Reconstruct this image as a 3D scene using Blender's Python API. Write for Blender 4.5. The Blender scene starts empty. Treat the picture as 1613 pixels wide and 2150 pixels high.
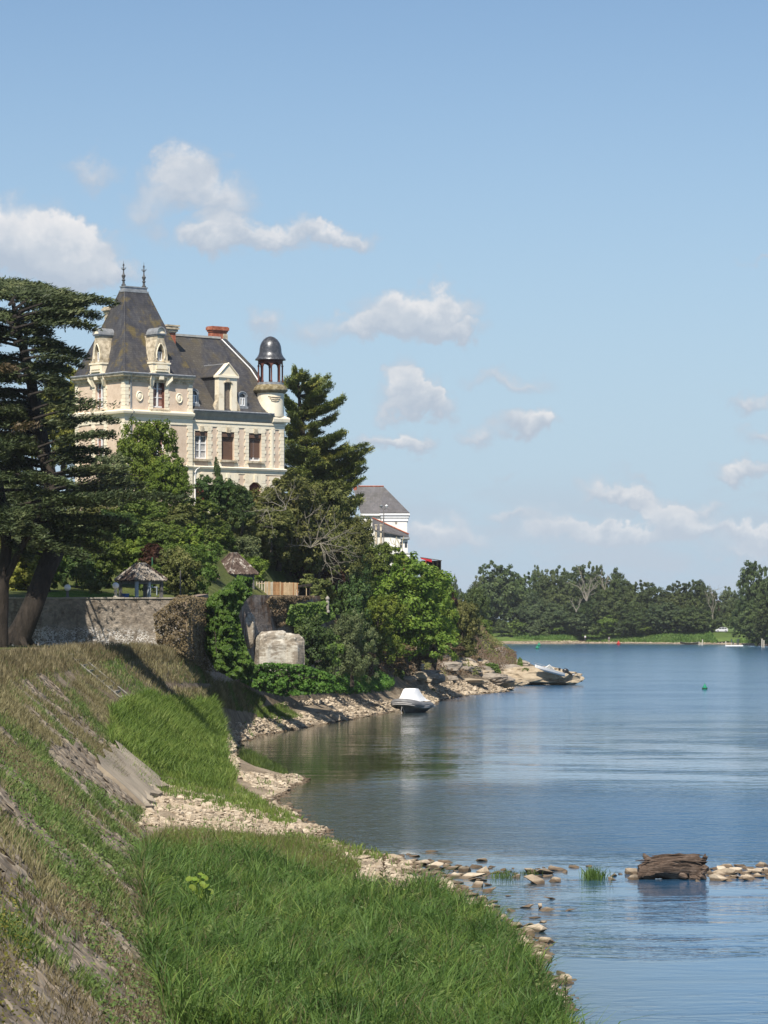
import bpy, bmesh, math, random
import numpy as np
from mathutils import Vector, Matrix, noise as mnoise
R = math.radians
rng = np.random.default_rng(7)
random.seed(7)
SC = bpy.context.scene
COL = SC.collection

# ------------------------------------------------------------------ camera, sky, sun, exposure
F = 6600.0          # focal length in photograph pixels (2150 px tall frame)
HZ = 1290.0         # row of the horizon
CAMZ = 9.0
cam_d = bpy.data.cameras.new("camera")
cam = bpy.data.objects.new("camera", cam_d)
COL.objects.link(cam)
cam.location = (0, 0, CAMZ)
cam.rotation_euler = (math.pi / 2, 0, 0)
cam_d.sensor_fit = 'VERTICAL'
cam_d.sensor_height = 36.0
cam_d.lens = 36.0 * F / 2150.0
cam_d.shift_y = (HZ - 1075.0) / 2150.0
cam_d.clip_start = 0.5
cam_d.clip_end = 20000
SC.camera = cam

SC.view_settings.view_transform = 'Standard'
SC.view_settings.look = 'None'
SC.view_settings.gamma = 1.0
SC.view_settings.exposure = 0.45
SC.view_settings.use_curve_mapping = False
SC.render.engine = 'CYCLES'
SC.cycles.use_denoising = True
SC.cycles.max_bounces = 6
SC.cycles.diffuse_bounces = 2
SC.cycles.glossy_bounces = 3
SC.cycles.transmission_bounces = 3
SC.cycles.transparent_max_bounces = 6
SC.cycles.volume_bounces = 0
SC.cycles.sample_clamp_indirect = 6

SUN_EL = R(50)
SUN_AZ = R(13)      # how far left of straight behind the camera
sdir = Vector((-math.sin(SUN_AZ) * math.cos(SUN_EL), -math.cos(SUN_AZ) * math.cos(SUN_EL), math.sin(SUN_EL)))
sun_d = bpy.data.lights.new("sun", 'SUN')
sun_d.energy = 5.0
sun_d.angle = R(0.53)
sun_d.color = (1.0, 0.93, 0.82)
sun = bpy.data.objects.new("sun", sun_d)
COL.objects.link(sun)
sun.rotation_euler = sdir.to_track_quat('Z', 'Y').to_euler()
sun.location = (-100, -200, 300)

world = bpy.data.worlds.new("World")
SC.world = world
world.use_nodes = True
world.cycles.sampling_method = 'MANUAL'
world.cycles.sample_map_resolution = 512


class NT:
    """small helper to write node graphs"""
    def __init__(self, tree):
        self.t = tree

    def n(self, kind, ins=(), **kw):
        nd = self.t.nodes.new(kind)
        for k, v in kw.items():
            setattr(nd, k, v)
        for i, v in enumerate(ins):
            if v is None:
                continue
            if isinstance(v, bpy.types.NodeSocket):
                self.t.links.new(v, nd.inputs[i])
            else:
                nd.inputs[i].default_value = v
        return nd

    def m(self, op, a, b=None, c=None, clamp=False):
        nd = self.n('ShaderNodeMath', (a, b, c), operation=op)
        nd.use_clamp = clamp
        return nd.outputs[0]

    def v(self, op, a, b=None):
        nd = self.n('ShaderNodeVectorMath', (a, b), operation=op)
        return nd.outputs['Value'] if op in ('LENGTH', 'DOT_PRODUCT') else nd.outputs[0]

    def noise(self, vec, scale, detail=4, rough=0.55, dist=0.0, out=0):
        nd = self.t.nodes.new('ShaderNodeTexNoise')
        if vec is not None:
            self.t.links.new(vec, nd.inputs['Vector'])
        nd.inputs['Scale'].default_value = scale
        nd.inputs['Detail'].default_value = detail
        nd.inputs['Roughness'].default_value = rough
        nd.inputs['Distortion'].default_value = dist
        return nd.outputs[out]

    def ramp(self, fac, stops, interp='LINEAR'):
        nd = self.t.nodes.new('ShaderNodeValToRGB')
        nd.color_ramp.interpolation = interp
        els = nd.color_ramp.elements
        while len(els) < len(stops):
            els.new(0.5)
        for e, (p, c) in zip(els, stops):
            e.position = p
            e.color = (*c, 1) if len(c) == 3 else c
        self.t.links.new(fac, nd.inputs[0])
        return nd.outputs[0]

    def mix(self, fac, a, b, mode='MIX'):
        nd = self.t.nodes.new('ShaderNodeMix')
        nd.data_type = 'RGBA'
        nd.blend_type = mode
        nd.clamp_factor = True
        for s, v in ((nd.inputs[0], fac), (nd.inputs[6], a), (nd.inputs[7], b)):
            if isinstance(v, bpy.types.NodeSocket):
                self.t.links.new(v, s)
            elif isinstance(v, (int, float)):
                s.default_value = v
            else:
                s.default_value = (*v, 1) if len(v) == 3 else v
        return nd.outputs[2]

    def sep(self, vec):
        return self.n('ShaderNodeSeparateXYZ', (vec,)).outputs

    def comb(self, x, y, z):
        return self.n('ShaderNodeCombineXYZ', (x, y, z)).outputs[0]

    def smooth(self, x, a, b):
        nd = self.n('ShaderNodeMapRange', (x, a, b, 0.0, 1.0))
        nd.interpolation_type = 'SMOOTHSTEP'
        return nd.outputs[0]


SKY_STRENGTH = 0.076


def build_sky():
    t = NT(world.node_tree)
    world.node_tree.nodes.clear()
    sky = t.n('ShaderNodeTexSky', sky_type='NISHITA')
    sky.sun_disc = False
    sky.sun_elevation = SUN_EL
    # the texture's rotation turns clockwise from +Y seen from above
    sky.sun_rotation = math.atan2(sdir.x, sdir.y)
    sky.altitude = 50
    sky.air_density = 1.0
    sky.dust_density = 0.25
    sky.ozone_density = 4.0
    co = t.n('ShaderNodeTexCoord').outputs['Generated']
    x, y, z = t.sep(co)[0:3]
    # pale blue summer haze low in the sky, all round
    sky_col = t.mix(t.m('MULTIPLY', t.smooth(z, 0.22, -0.02), 0.88), sky.outputs[0], (4.2, 5.65, 7.35))
    # direction -> tangent plane in front (units: photograph pixels from the vanishing point)
    ys = t.m('MAXIMUM', y, 0.02)
    u = t.m('MULTIPLY', t.m('DIVIDE', x, ys), F / 100)
    v = t.m('MULTIPLY', t.m('DIVIDE', z, ys), F / 100)
    # the named clouds stand in the part of the sky before the viewer; elsewhere scattered ones
    front = t.m('MULTIPLY', t.m('MULTIPLY', t.smooth(y, 0.2, 0.5), t.smooth(t.m('ABSOLUTE', u), 17.0, 14.0)), t.smooth(v, 26.0, 20.0))
    P0 = t.comb(u, v, 0.0)
    n1 = t.noise(P0, 0.75, 5, 0.6, 0.2, out=1)
    n2 = t.noise(P0, 3.0, 4, 0.6, 0.0, out=1)
    off = t.v('SCALE', t.v('SUBTRACT', n1, (0.5, 0.5, 0.5)))
    off.node.inputs['Scale'].default_value = 1.7
    off2 = t.v('SCALE', t.v('SUBTRACT', n2, (0.5, 0.5, 0.5)))
    off2.node.inputs['Scale'].default_value = 0.38
    P = t.v('ADD', t.v('ADD', P0, off), off2)
    P = t.v('MULTIPLY', P, (1, 1, 0))
    # clouds: (centre x, centre y, radius x, radius y, opacity) in photograph pixels
    blobs = [
        (40, 520, 175, 105, 1.0), (140, 540, 120, 85, 1.0), (-120, 520, 160, 90, 1), (190, 580, 130, 42, .6),
        (395, 350, 85, 55, .8), (370, 400, 95, 60, .62), (310, 470, 70, 60, .42), (480, 430, 80, 60, .6), (480, 500, 110, 48, .6),
        (610, 500, 120, 42, .6), (710, 495, 75, 28, .6), (195, 358, 70, 38, .45), (420, 520, 80, 30, .5),
        (875, 655, 140, 58, 1.0), (780, 690, 90, 36, .8), (960, 690, 80, 26, .7), (550, 672, 42, 46, .5), (650, 690, 80, 42, .42),
        (860, 830, 78, 40, .75), (915, 845, 70, 34, .75), (848, 790, 34, 46, .35), (830, 865, 60, 22, .5),
        (1112, 885, 58, 42, .95), (1010, 898, 66, 32, .5), (1060, 788, 110, 26, .42),
        (865, 922, 56, 30, .8), (790, 928, 60, 32, .65),
        (1570, 848, 80, 28, .6), (1550, 982, 76, 32, .7), (1600, 912, 80, 28, .5), (1650, 980, 80, 24, .5), (1600, 548, 44, 10, .35),
        (1270, 1048, 90, 36, .55), (1365, 1045, 80, 36, .6), (1335, 1000, 60, 18, .35), (1090, 1080, 100, 26, .5), (1055, 990, 36, 12, .3),
        (1402, 1095, 62, 50, 1.0), (1605, 1115, 80, 36, 1.0), (1480, 1112, 90, 34, .7), (900, 1120, 110, 44, .7), (1230, 1130, 190, 34, .6),
    ]
    blobs += [(1480, 1062, 80, 30, .5), (1180, 1105, 80, 30, .5), (1320, 1142, 110, 30, .5), (1560, 1155, 110, 28, .5), (980, 1150, 100, 28, .45)]
    blobs = [(a_, b_, c_ * 1.12, d_ * 1.12, e_) for (a_, b_, c_, d_, e_) in blobs]
    wsum = 0.0
    tsum = 0.0
    Py = t.sep(P)[1]
    for (cx, cy, rx, ry, op) in blobs:
        q = t.n('ShaderNodeVectorMath', (P, (100 / rx, 100 / ry, 0), (-(cx - 806.5) / rx, -(HZ - cy) / ry, 0)), operation='MULTIPLY_ADD').outputs[0]
        w = t.m('MULTIPLY_ADD', t.v('LENGTH', q), -op, op, clamp=True)
        wsum = t.m('ADD', w, wsum)
        tsum = t.m('MULTIPLY_ADD', w, t.m('MULTIPLY_ADD', Py, 100 / ry, -(HZ - cy) / ry), tsum)
    dens = wsum
    shade = t.m('DIVIDE', tsum, t.m('ADD', wsum, 0.001))
    ndet = t.noise(P0, 1.6, 6, 0.62)
    dens = t.m('MULTIPLY', dens, t.m('ADD', 0.72, t.m('MULTIPLY', ndet, 0.56)))
    a = t.smooth(dens, 0.0, 0.52)
    # low veil of far cloud over the horizon
    hv = t.noise(t.v('MULTIPLY', P0, (0.42, 1.3, 1)), 1.0, 6, 0.6, 0.3)
    lowband = t.m('MULTIPLY', t.smooth(v, 3.3, 1.6), t.smooth(v, -0.6, 0.5))
    veil = t.m('MULTIPLY', t.m('MULTIPLY', t.smooth(hv, 0.38, 0.58), lowband), 0.6)
    alpha = t.m('MULTIPLY', t.m('MAXIMUM', t.m('MULTIPLY', a, 0.88), veil), 1.0)
    # scattered clouds behind the viewer and to the sides
    zz = t.m('MAXIMUM', z, 0.05)
    pl = t.comb(t.m('DIVIDE', x, zz), t.m('DIVIDE', y, zz), 0.0)
    gen = t.smooth(t.noise(pl, 0.9, 6, 0.6), 0.56, 0.72)
    gen = t.m('MULTIPLY', gen, t.smooth(z, 0.03, 0.12))
    lit = t.m('ADD', t.m('MULTIPLY', shade, 0.95), t.m('ADD', t.m('MULTIPLY', ndet, 0.9), -0.08))
    lit = t.m('MULTIPLY', lit, t.smooth(dens, 0.05, 0.55))
    ccol = t.ramp(lit, [(0.0, (4.7, 5.3, 6.2)), (0.4, (5.9, 6.3, 6.9)), (1.0, (8.9, 8.6, 8.45))])
    vcol = (6.0, 6.9, 7.9)
    ccol = t.mix(t.smooth(v, 2.8, 1.2), ccol, t.mix(0.35, ccol, vcol))
    mx = t.n('ShaderNodeMix', data_type='RGBA')
    t.t.links.new(alpha, mx.inputs[0])
    t.t.links.new(sky_col, mx.inputs[6])
    t.t.links.new(ccol, mx.inputs[7])
    mx2 = t.n('ShaderNodeMix', data_type='RGBA')
    t.t.links.new(t.m('MULTIPLY', gen, 0.8), mx2.inputs[0])
    t.t.links.new(sky_col, mx2.inputs[6])
    mx2.inputs[7].default_value = (8.2, 8.4, 8.8, 1)
    bg1 = t.n('ShaderNodeBackground', (mx.outputs[2], SKY_STRENGTH))
    bg2 = t.n('ShaderNodeBackground', (mx2.outputs[2], SKY_STRENGTH))
    bg = t.n('ShaderNodeMixShader', (front, bg2.outputs[0], bg1.outputs[0]))
    out = t.n('ShaderNodeOutputWorld', (bg.outputs[0],))


build_sky()


# ------------------------------------------------------------------ helpers
def P(px, py, Y):
    """the place that stands at this row and column of the photograph at distance Y"""
    return ((px - 806.5) * Y / F, Y, CAMZ - (py - HZ) * Y / F)


def W(px, py, z=0.0):
    Y = F * (CAMZ - z) / (py - HZ)
    return ((px - 806.5) * Y / F, Y, z)


MATS = {}


def new_mat(name):
    m = bpy.data.materials.new(name)
    m.use_nodes = True
    m.node_tree.nodes.clear()
    return m, NT(m.node_tree)


def finish(t, color, rough=0.8, bump=None, bstr=0.3, bdist=0.05, spec=0.3, metal=0.0, normal=None, **kw):
    p = t.t.nodes.new('ShaderNodeBsdfPrincipled')
    def put(nm, v):
        if isinstance(v, bpy.types.NodeSocket):
            t.t.links.new(v, p.inputs[nm])
        elif isinstance(v, (tuple, list)):
            p.inputs[nm].default_value = (*v, 1) if len(v) == 3 else v
        else:
            p.inputs[nm].default_value = v
    put('Base Color', color)
    put('Roughness', rough)
    put('Specular IOR Level', spec)
    put('Metallic', metal)
    for k, v in kw.items():
        put(k, v)
    if bump is not None:
        b = t.n('ShaderNodeBump', (bstr, bdist))
        b.inputs['Strength'].default_value = bstr
        b.inputs['Distance'].default_value = bdist
        t.t.links.new(bump, b.inputs['Height'])
        t.t.links.new(b.outputs[0], p.inputs['Normal'])
    t.n('ShaderNodeOutputMaterial', (p.outputs[0],))
    return p


def simple(name, stops, scale=2.0, rough=0.85, bstr=0.3, bdist=0.02, detail=5, spec=0.25, coord='Object', stretch=(1, 1, 1), metal=0.0, nscale2=None):
    """noise-mottled surface"""
    if name in MATS:
        return MATS[name]
    m, t = new_mat(name)
    co = t.n('ShaderNodeTexCoord').outputs[coord]
    co = t.v('MULTIPLY', co, stretch)
    a = t.noise(co, scale, detail, 0.6)
    b = t.noise(co, scale * 6.3, 3, 0.6)
    f = t.m('ADD', t.m('MULTIPLY', a, 0.7), t.m('MULTIPLY', b, 0.3))
    f = t.smooth(f, 0.3, 0.7)
    c = t.ramp(f, stops)
    finish(t, c, rough, f, bstr, bdist, spec, metal)
    MATS[name] = m
    return m


def leaf_mat(name, c1, c2, c3=None, trans=0.35, rough=0.55, scale=0.6, spec=0.25):
    if name in MATS:
        return MATS[name]
    m, t = new_mat(name)
    geo = t.n('ShaderNodeNewGeometry')
    oi = t.n('ShaderNodeObjectInfo')
    pos = geo.outputs['Position']
    a = t.noise(pos, scale, 3, 0.6)
    rnd = geo.outputs['Random Per Island']
    f = t.m('ADD', t.m('MULTIPLY', t.smooth(a, 0.32, 0.68), 0.55), t.m('MULTIPLY', rnd, 0.45))
    stops = [(0.0, c1), (0.75, c2)]
    if c3:
        stops = [(0.0, c1), (0.6, c2), (0.97, c3)]
    c = t.ramp(f, stops)
    hsv = t.n('ShaderNodeHueSaturation')
    t.t.links.new(c, hsv.inputs['Color'])
    t.t.links.new(t.m('ADD', 0.485, t.m('MULTIPLY', oi.outputs['Random'], 0.03)), hsv.inputs['Hue'])
    t.t.links.new(t.m('ADD', 0.85, t.m('MULTIPLY', oi.outputs['Random'], 0.3)), hsv.inputs['Value'])
    c = hsv.outputs[0]
    p = t.n('ShaderNodeBsdfPrincipled')
    t.t.links.new(c, p.inputs['Base Color'])
    p.inputs['Roughness'].default_value = rough
    p.inputs['Specular IOR Level'].default_value = spec
    tr = t.n('ShaderNodeBsdfTranslucent')
    t.t.links.new(t.mix(0.5, c, t.mix(1.0, c, (1.0, 1.25, 0.45), 'MULTIPLY')), tr.inputs['Color'])
    mx = t.n('ShaderNodeMixShader', (trans, p.outputs[0], tr.outputs[0]))
    t.n('ShaderNodeOutputMaterial', (mx.outputs[0],))
    MATS[name] = m
    return m


def tag(o, label=None, cat=None, group=None, kind=None):
    if label: o['label'] = label
    if cat: o['category'] = cat
    if group: o['group'] = group
    if kind: o['kind'] = kind
    return o


def thing(name, label, cat, loc=(0, 0, 0), rz=0.0, group=None):
    o = bpy.data.objects.new(name, None)
    COL.objects.link(o)
    o.location = loc
    o.rotation_euler = (0, 0, rz)
    o.empty_display_size = 0.3
    return tag(o, label, cat, group)


def link(name, me, parent=None, mat=None):
    o = bpy.data.objects.new(name, me)
    COL.objects.link(o)
    if parent is not None:
        o.parent = parent
    if mat is not None and not me.materials:
        me.materials.append(mat)
    return o


def copy_tree(o, parent=None):
    c = o.copy()
    COL.objects.link(c)
    if parent is not None:
        c.parent = parent
    for ch in o.children:
        copy_tree(ch, c)
    return c


def mesh_np(name, verts, faces_flat, counts, mat=None, smooth=False, mats=None, midx=None):
    """fast mesh from arrays: verts (N,3), flat vertex indices and face sizes"""
    me = bpy.data.meshes.new(name)
    verts = np.asarray(verts, np.float32)
    faces_flat = np.asarray(faces_flat, np.int32)
    counts = np.asarray(counts, np.int32)
    me.vertices.add(len(verts))
    me.vertices.foreach_set('co', verts.ravel())
    me.loops.add(len(faces_flat))
    me.loops.foreach_set('vertex_index', faces_flat)
    me.polygons.add(len(counts))
    st = np.zeros(len(counts), np.int32)
    st[1:] = np.cumsum(counts)[:-1]
    me.polygons.foreach_set('loop_start', st)
    if mats:
        for mm in mats:
            me.materials.append(mm)
        if midx is not None:
            me.polygons.foreach_set('material_index', np.asarray(midx, np.int32))
    elif mat:
        me.materials.append(mat)
    me.update(calc_edges=True)
    me.polygons.foreach_set('use_smooth', np.full(len(counts), bool(smooth)))
    return me


def nrm(a):
    return a / np.maximum(np.linalg.norm(a, axis=-1, keepdims=True), 1e-9)


def cards(name, C, D, N, L, Wd, mat, bend=0.0):
    """rhombic leaf cards: centre, long axis, face normal, length, width"""
    C = np.asarray(C, float)
    n = len(C)
    D = nrm(np.asarray(D, float))
    S = nrm(np.cross(D, N))
    L = np.broadcast_to(np.asarray(L, float).reshape(-1, 1), (n, 1))
    Wd = np.broadcast_to(np.asarray(Wd, float).reshape(-1, 1), (n, 1))
    V = np.empty((n, 4, 3))
    V[:, 0] = C - D * L * 0.5
    V[:, 1] = C + S * Wd * 0.5
    V[:, 2] = C + D * L * 0.5
    V[:, 3] = C - S * Wd * 0.5
    return mesh_np(name, V.reshape(-1, 3), np.arange(4 * n), np.full(n, 4), mat)


def rand_dir(n, r=None):
    r = r or rng
    v = r.normal(size=(n, 3))
    return nrm(v)


class MB:
    """collects simple solids, then links them as ONE mesh object"""
    def __init__(self, xf=None):
        self.v = []
        self.f = []
        self.xf = xf

    def add(self, vs, fs):
        b = len(self.v)
        if self.xf:
            vs = [self.xf(*p) for p in vs]
        self.v.extend(vs)
        self.f.extend([tuple(i + b for i in f) for f in fs])
        return self

    def box(self, x0, x1, y0, y1, z0, z1):
        vs = [(x0, y0, z0), (x1, y0, z0), (x1, y1, z0), (x0, y1, z0), (x0, y0, z1), (x1, y0, z1), (x1, y1, z1), (x0, y1, z1)]
        return self.add(vs, [(0, 3, 2, 1), (4, 5, 6, 7), (0, 1, 5, 4), (1, 2, 6, 5), (2, 3, 7, 6), (3, 0, 4, 7)])

    def prism(self, poly, z0, z1, poly_top=None):
        n = len(poly)
        pt = poly_top or poly
        vs = [(p[0], p[1], z0) for p in poly] + [(p[0], p[1], z1) for p in pt]
        fs = [tuple(range(n - 1, -1, -1)), tuple(range(n, 2 * n))]
        fs += [(i, (i + 1) % n, (i + 1) % n + n, i + n) for i in range(n)]
        return self.add(vs, fs)

    def extr(self, poly, y0, y1):
        """polygon in x,z pushed along y"""
        n = len(poly)
        vs = [(p[0], y0, p[1]) for p in poly] + [(p[0], y1, p[1]) for p in poly]
        fs = [tuple(range(n)), tuple(range(2 * n - 1, n - 1, -1))]
        fs += [((i + 1) % n, i, i + n, (i + 1) % n + n) for i in range(n)]
        return self.add(vs, fs)

    def lathe(self, cx, cy, prof, n=16, a0=0.0, a1=2 * math.pi):
        full = abs(a1 - a0 - 2 * math.pi) < 1e-6
        m = n if full else n + 1
        vs = []
        for (r, z) in prof:
            for i in range(m):
                a = a0 + (a1 - a0) * i / n
                vs.append((cx + r * math.cos(a), cy + r * math.sin(a), z))
        fs = []
        for k in range(len(prof) - 1):
            for i in range(n):
                j = (i + 1) % m
                fs.append((k * m + i, k * m + j, (k + 1) * m + j, (k + 1) * m + i))
        if full:
            if prof[0][0] > 1e-4: fs.append(tuple(range(m - 1, -1, -1)))
            if prof[-1][0] > 1e-4: fs.append(tuple(range((len(prof) - 1) * m, len(prof) * m)))
        return self.add(vs, fs)

    def tube(self, pts, rad, n=6, cap=True):
        pts = [Vector(p) for p in pts]
        if not hasattr(rad, '__len__'):
            rad = [rad] * len(pts)
        vs = []
        up = Vector((0, 0, 1))
        prev = None
        for i, p in enumerate(pts):
            d = (pts[min(i + 1, len(pts) - 1)] - pts[max(i - 1, 0)])
            if d.length < 1e-9: d = Vector((0, 0, 1))
            d.normalize()
            if prev is None:
                s = d.cross(up)
                if s.length < 0.1: s = d.cross(Vector((1, 0, 0)))
            else:
                s = prev - d * prev.dot(d)
                if s.length < 1e-4: s = d.orthogonal()
            s.normalize()
            prev = s
            w = d.cross(s)
            for k in range(n):
                a = 2 * math.pi * k / n
                vs.append(tuple(p + (s * math.cos(a) + w * math.sin(a)) * rad[i]))
        fs = []
        for i in range(len(pts) - 1):
            for k in range(n):
                j = (k + 1) % n
                fs.append((i * n + k, i * n + j, (i + 1) * n + j, (i + 1) * n + k))
        if cap:
            fs.append(tuple(range(n - 1, -1, -1)))
            fs.append(tuple(range((len(pts) - 1) * n, len(pts) * n)))
        return self.add(vs, fs)

    def sphere(self, c, r, n=12, m=8, sq=(1, 1, 1)):
        prof = []
        vs = []
        fs = []
        for i in range(m + 1):
            a = math.pi * i / m
            for k in range(n):
                b = 2 * math.pi * k / n
                vs.append((c[0] + r * sq[0] * math.sin(a) * math.cos(b), c[1] + r * sq[1] * math.sin(a) * math.sin(b), c[2] - r * sq[2] * math.cos(a)))
        for i in range(m):
            for k in range(n):
                j = (k + 1) % n
                fs.append((i * n + k, i * n + j, (i + 1) * n + j, (i + 1) * n + k))
        return self.add(vs, fs)

    def build(self, name, mat, parent=None, smooth=False, bevel=0.0):
        me = bpy.data.meshes.new(name)
        me.from_pydata([tuple(p) for p in self.v], [], self.f)
        me.materials.append(mat)
        bm = bmesh.new()
        bm.from_mesh(me)
        bmesh.ops.remove_doubles(bm, verts=bm.verts, dist=1e-5)
        bmesh.ops.recalc_face_normals(bm, faces=bm.faces)
        if bevel > 0:
            bmesh.ops.bevel(bm, geom=[e for e in bm.edges], offset=bevel, segments=1, affect='EDGES')
        bm.to_mesh(me)
        bm.free()
        if smooth:
            me.polygons.foreach_set('use_smooth', np.full(len(me.polygons), True))
            try:
                me.set_sharp_from_angle(angle=R(40))
            except Exception:
                pass
        return link(name, me, parent)


def in_poly(px, py, poly):
    """vectorised point in polygon"""
    inside = np.zeros(len(px), bool)
    n = len(poly)
    j = n - 1
    for i in range(n):
        xi, yi = poly[i]
        xj, yj = poly[j]
        c = ((yi > py) != (yj > py)) & (px < (xj - xi) * (py - yi) / (yj - yi + 1e-12) + xi)
        inside ^= c
        j = i
    return inside


# ------------------------------------------------------------------ terrain of the near bank
# sections across the bank: distance, then (x, z) from river bed to hinterland
# columns: bed, shore, foot, mid, top, wall_foot, wall_top, hill_1, hill_2, far
SEC = [
    (35,  [(9, -1.5), (3.8, 0), (-2.0, 1.0), (-5.2, 4), (-8.5, 7), (-14, 7.1), (-22, 7.2), (-30, 8), (-45, 9), (-130, 12)]),
    (69,  [(9, -1.5), (4.2, 0), (-4.7, 1.0), (-8.0, 4), (-11.3, 7), (-16, 7.1), (-24, 7.2), (-32, 8), (-45, 9), (-130, 12)]),
    (80,  [(9, -1.5), (4.3, 0), (-5.6, 1.0), (-8.9, 4), (-12.2, 7), (-16, 7.1), (-24, 7.2), (-32, 8), (-45, 9), (-130, 12)]),
    (88,  [(8, -1.5), (4.1, 0), (-6.4, 1.0), (-9.7, 4), (-13, 7), (-17, 7.1), (-24, 7.2), (-32, 8), (-45, 9), (-130, 12)]),
    (95,  [(7, -1.5), (3.3, 0), (-7.0, 1.0), (-10.3, 4), (-13.7, 7), (-18, 7.1), (-25, 7.2), (-33, 8), (-45, 9), (-130, 12)]),
    (106, [(6, -1.4), (2.2, 0), (-8.0, 1.0), (-11.2, 4), (-14.5, 7), (-18, 7.1), (-25, 7.2), (-33, 8), (-45, 9), (-130, 12)]),
    (117, [(5, -1.4), (0.0, 0), (-8.9, 1.0), (-12.0, 4), (-15.3, 7), (-19, 7.1), (-25, 7.2), (-33, 8), (-45, 9), (-130, 12)]),
    (124, [(3, -1.4), (-2.1, 0), (-9.4, 1.0), (-12.6, 4), (-15.9, 7), (-19, 7.1), (-25, 7.2), (-33, 8), (-45, 9), (-130, 12)]),
    (130, [(3, -1.4), (-2.3, 0), (-9.9, 1.0), (-13.2, 4), (-16.5, 7), (-20, 7.1), (-26, 7.2), (-33, 8), (-45, 9), (-130, 12)]),
    (138, [(2, -1.4), (-3.7, 0), (-10.2, 1.0), (-13.5, 4), (-16.8, 7), (-20, 7.1), (-26, 7.2), (-33, 7.3), (-45, 7.4), (-130, 9)]),
    (152, [(2, -1.4), (-5.4, 0), (-10.6, 1.1), (-13.9, 4), (-17.2, 7), (-20, 7.1), (-26, 7.2), (-33, 7.3), (-45, 7.4), (-130, 9)]),
    (163, [(2, -1.4), (-4.8, 0), (-10.8, 1.4), (-13.8, 4.2), (-16.9, 7), (-20, 7.1), (-26, 7.2), (-33, 7.3), (-45, 7.4), (-130, 8)]),
    (172, [(2, -1.4), (-4.3, 0), (-10.6, 1.6), (-13.6, 4.4), (-16.6, 7), (-20, 7.1), (-26, 7.2), (-33, 7.3), (-45, 7.4), (-130, 8)]),
    (181, [(0, -1.4), (-7.2, 0), (-10.6, 1.7), (-13.4, 4.5), (-16.2, 7), (-20, 7.1), (-26, 7.2), (-33, 7.3), (-45, 7.4), (-130, 8)]),
    (192, [(-2, -1.4), (-9.0, 0), (-10.2, 1.5), (-12.0, 4.4), (-13.9, 6.85), (-18, 7.1), (-26, 7.1), (-33, 7.1), (-45, 7.2), (-130, 8)]),
    (197.6, [(-3, -1.4), (-9.4, 0), (-10.0, 1.2), (-11.4, 4.0), (-12.7, 6.5), (-13.4, 6.9), (-22, 7), (-30, 7), (-45, 7.1), (-130, 8)]),
    (198.6, [(-3, -1.4), (-9.5, 0), (-10.0, 1.1), (-11.4, 3.9), (-12.5, 6.3), (-12.85, 6.5), (-13.1, 9.85), (-22, 9.9), (-30, 10), (-130, 12)]),
    (219, [(-4, -1.4), (-10.3, 0), (-10.9, 0.9), (-11.6, 3.4), (-12.2, 5.2), (-12.35, 5.3), (-12.9, 9.9), (-20, 10.6), (-28, 11.2), (-130, 16)]),
    (234, [(-3, -1.4), (-9.2, 0), (-10, 1), (-11, 3), (-11.6, 4.3), (-11.7, 4.4), (-12.2, 10.1), (-17, 12), (-26, 13.5), (-130, 19)]),
    (250, [(0, -1.4), (-6.3, 0), (-8.6, 1.2), (-9.9, 2.8), (-10.6, 3.9), (-10.8, 4), (-11.2, 10.3), (-16, 14), (-26, 16), (-130, 20)]),
    (266, [(2, -1.4), (-3.6, 0), (-6.1, 1.4), (-6.8, 2.8), (-7.2, 4.1), (-7.3, 4.2), (-7.8, 10.4), (-13, 15), (-24, 17.7), (-130, 20)]),
    (280, [(5, -1.4), (-0.9, 0), (-3.8, 1.2), (-5.0, 2.5), (-5.8, 3.5), (-6.1, 4.5), (-7.8, 9), (-11, 14), (-15, 18), (-130, 20)]),
    (312, [(10, -1.4), (4.7, 0), (2.5, 1.2), (1.2, 2.2), (0, 3.5), (-1, 5), (-3, 9), (-6, 13.5), (-10, 18), (-130, 20)]),
    (331, [(12, -1.4), (5.9, 0), (3.5, 1.5), (2, 3), (1, 4), (0, 6), (-2, 9.5), (-5, 13), (-9, 17.5), (-130, 20)]),
    (349, [(16, -1.4), (9.5, 0), (7, 1.2), (5.5, 2.6), (4, 4), (2.7, 6), (0.5, 9.5), (-3, 13), (-7.5, 17), (-130, 20)]),
    (367, [(19, -1.4), (14.6, 0), (12.6, 0.8), (9.8, 2.5), (7.0, 3.8), (5.5, 6), (3, 9.5), (-1, 13.5), (-6, 17), (-130, 20)]),
    (398, [(21, -1.4), (16.5, 0), (15, 1), (12.5, 2.4), (10.5, 4), (8, 7), (5, 10), (1, 13), (-4, 16), (-130, 19)]),
    (414, [(28, -1.4), (24.6, 0), (22.2, 1.0), (17, 2), (12.5, 3.6), (10, 6.5), (7, 10), (3, 13), (-2, 16), (-130, 19)]),
    (432, [(28, -1.4), (25, 0), (22.6, 1.4), (18.5, 2.6), (15.5, 3.6), (13, 7), (9, 10), (4, 13), (-2, 16), (-130, 19)]),
    (446, [(24, -1.4), (20.6, 0), (19.4, 2), (18, 3.2), (15.8, 4.6), (13, 7), (9, 10), (4, 13), (-2, 16), (-130, 18)]),
    (508, [(24, -1.4), (19, 0), (17.8, 1.6), (15.5, 3), (13, 5), (11, 7), (8, 9), (3, 11), (-3, 13), (-130, 16)]),
    (663, [(22, -1.4), (16, 0), (14.5, 1.5), (12, 2.5), (9, 3.5), (6, 4.5), (2, 5.5), (-4, 7), (-12, 9), (-130, 12)]),
    (1100, [(10, -1.4), (4, 0), (2, 1.5), (-1, 2.5), (-4, 3.2), (-8, 3.5), (-14, 4), (-20, 5), (-30, 6), (-130, 8)]),
]
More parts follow.
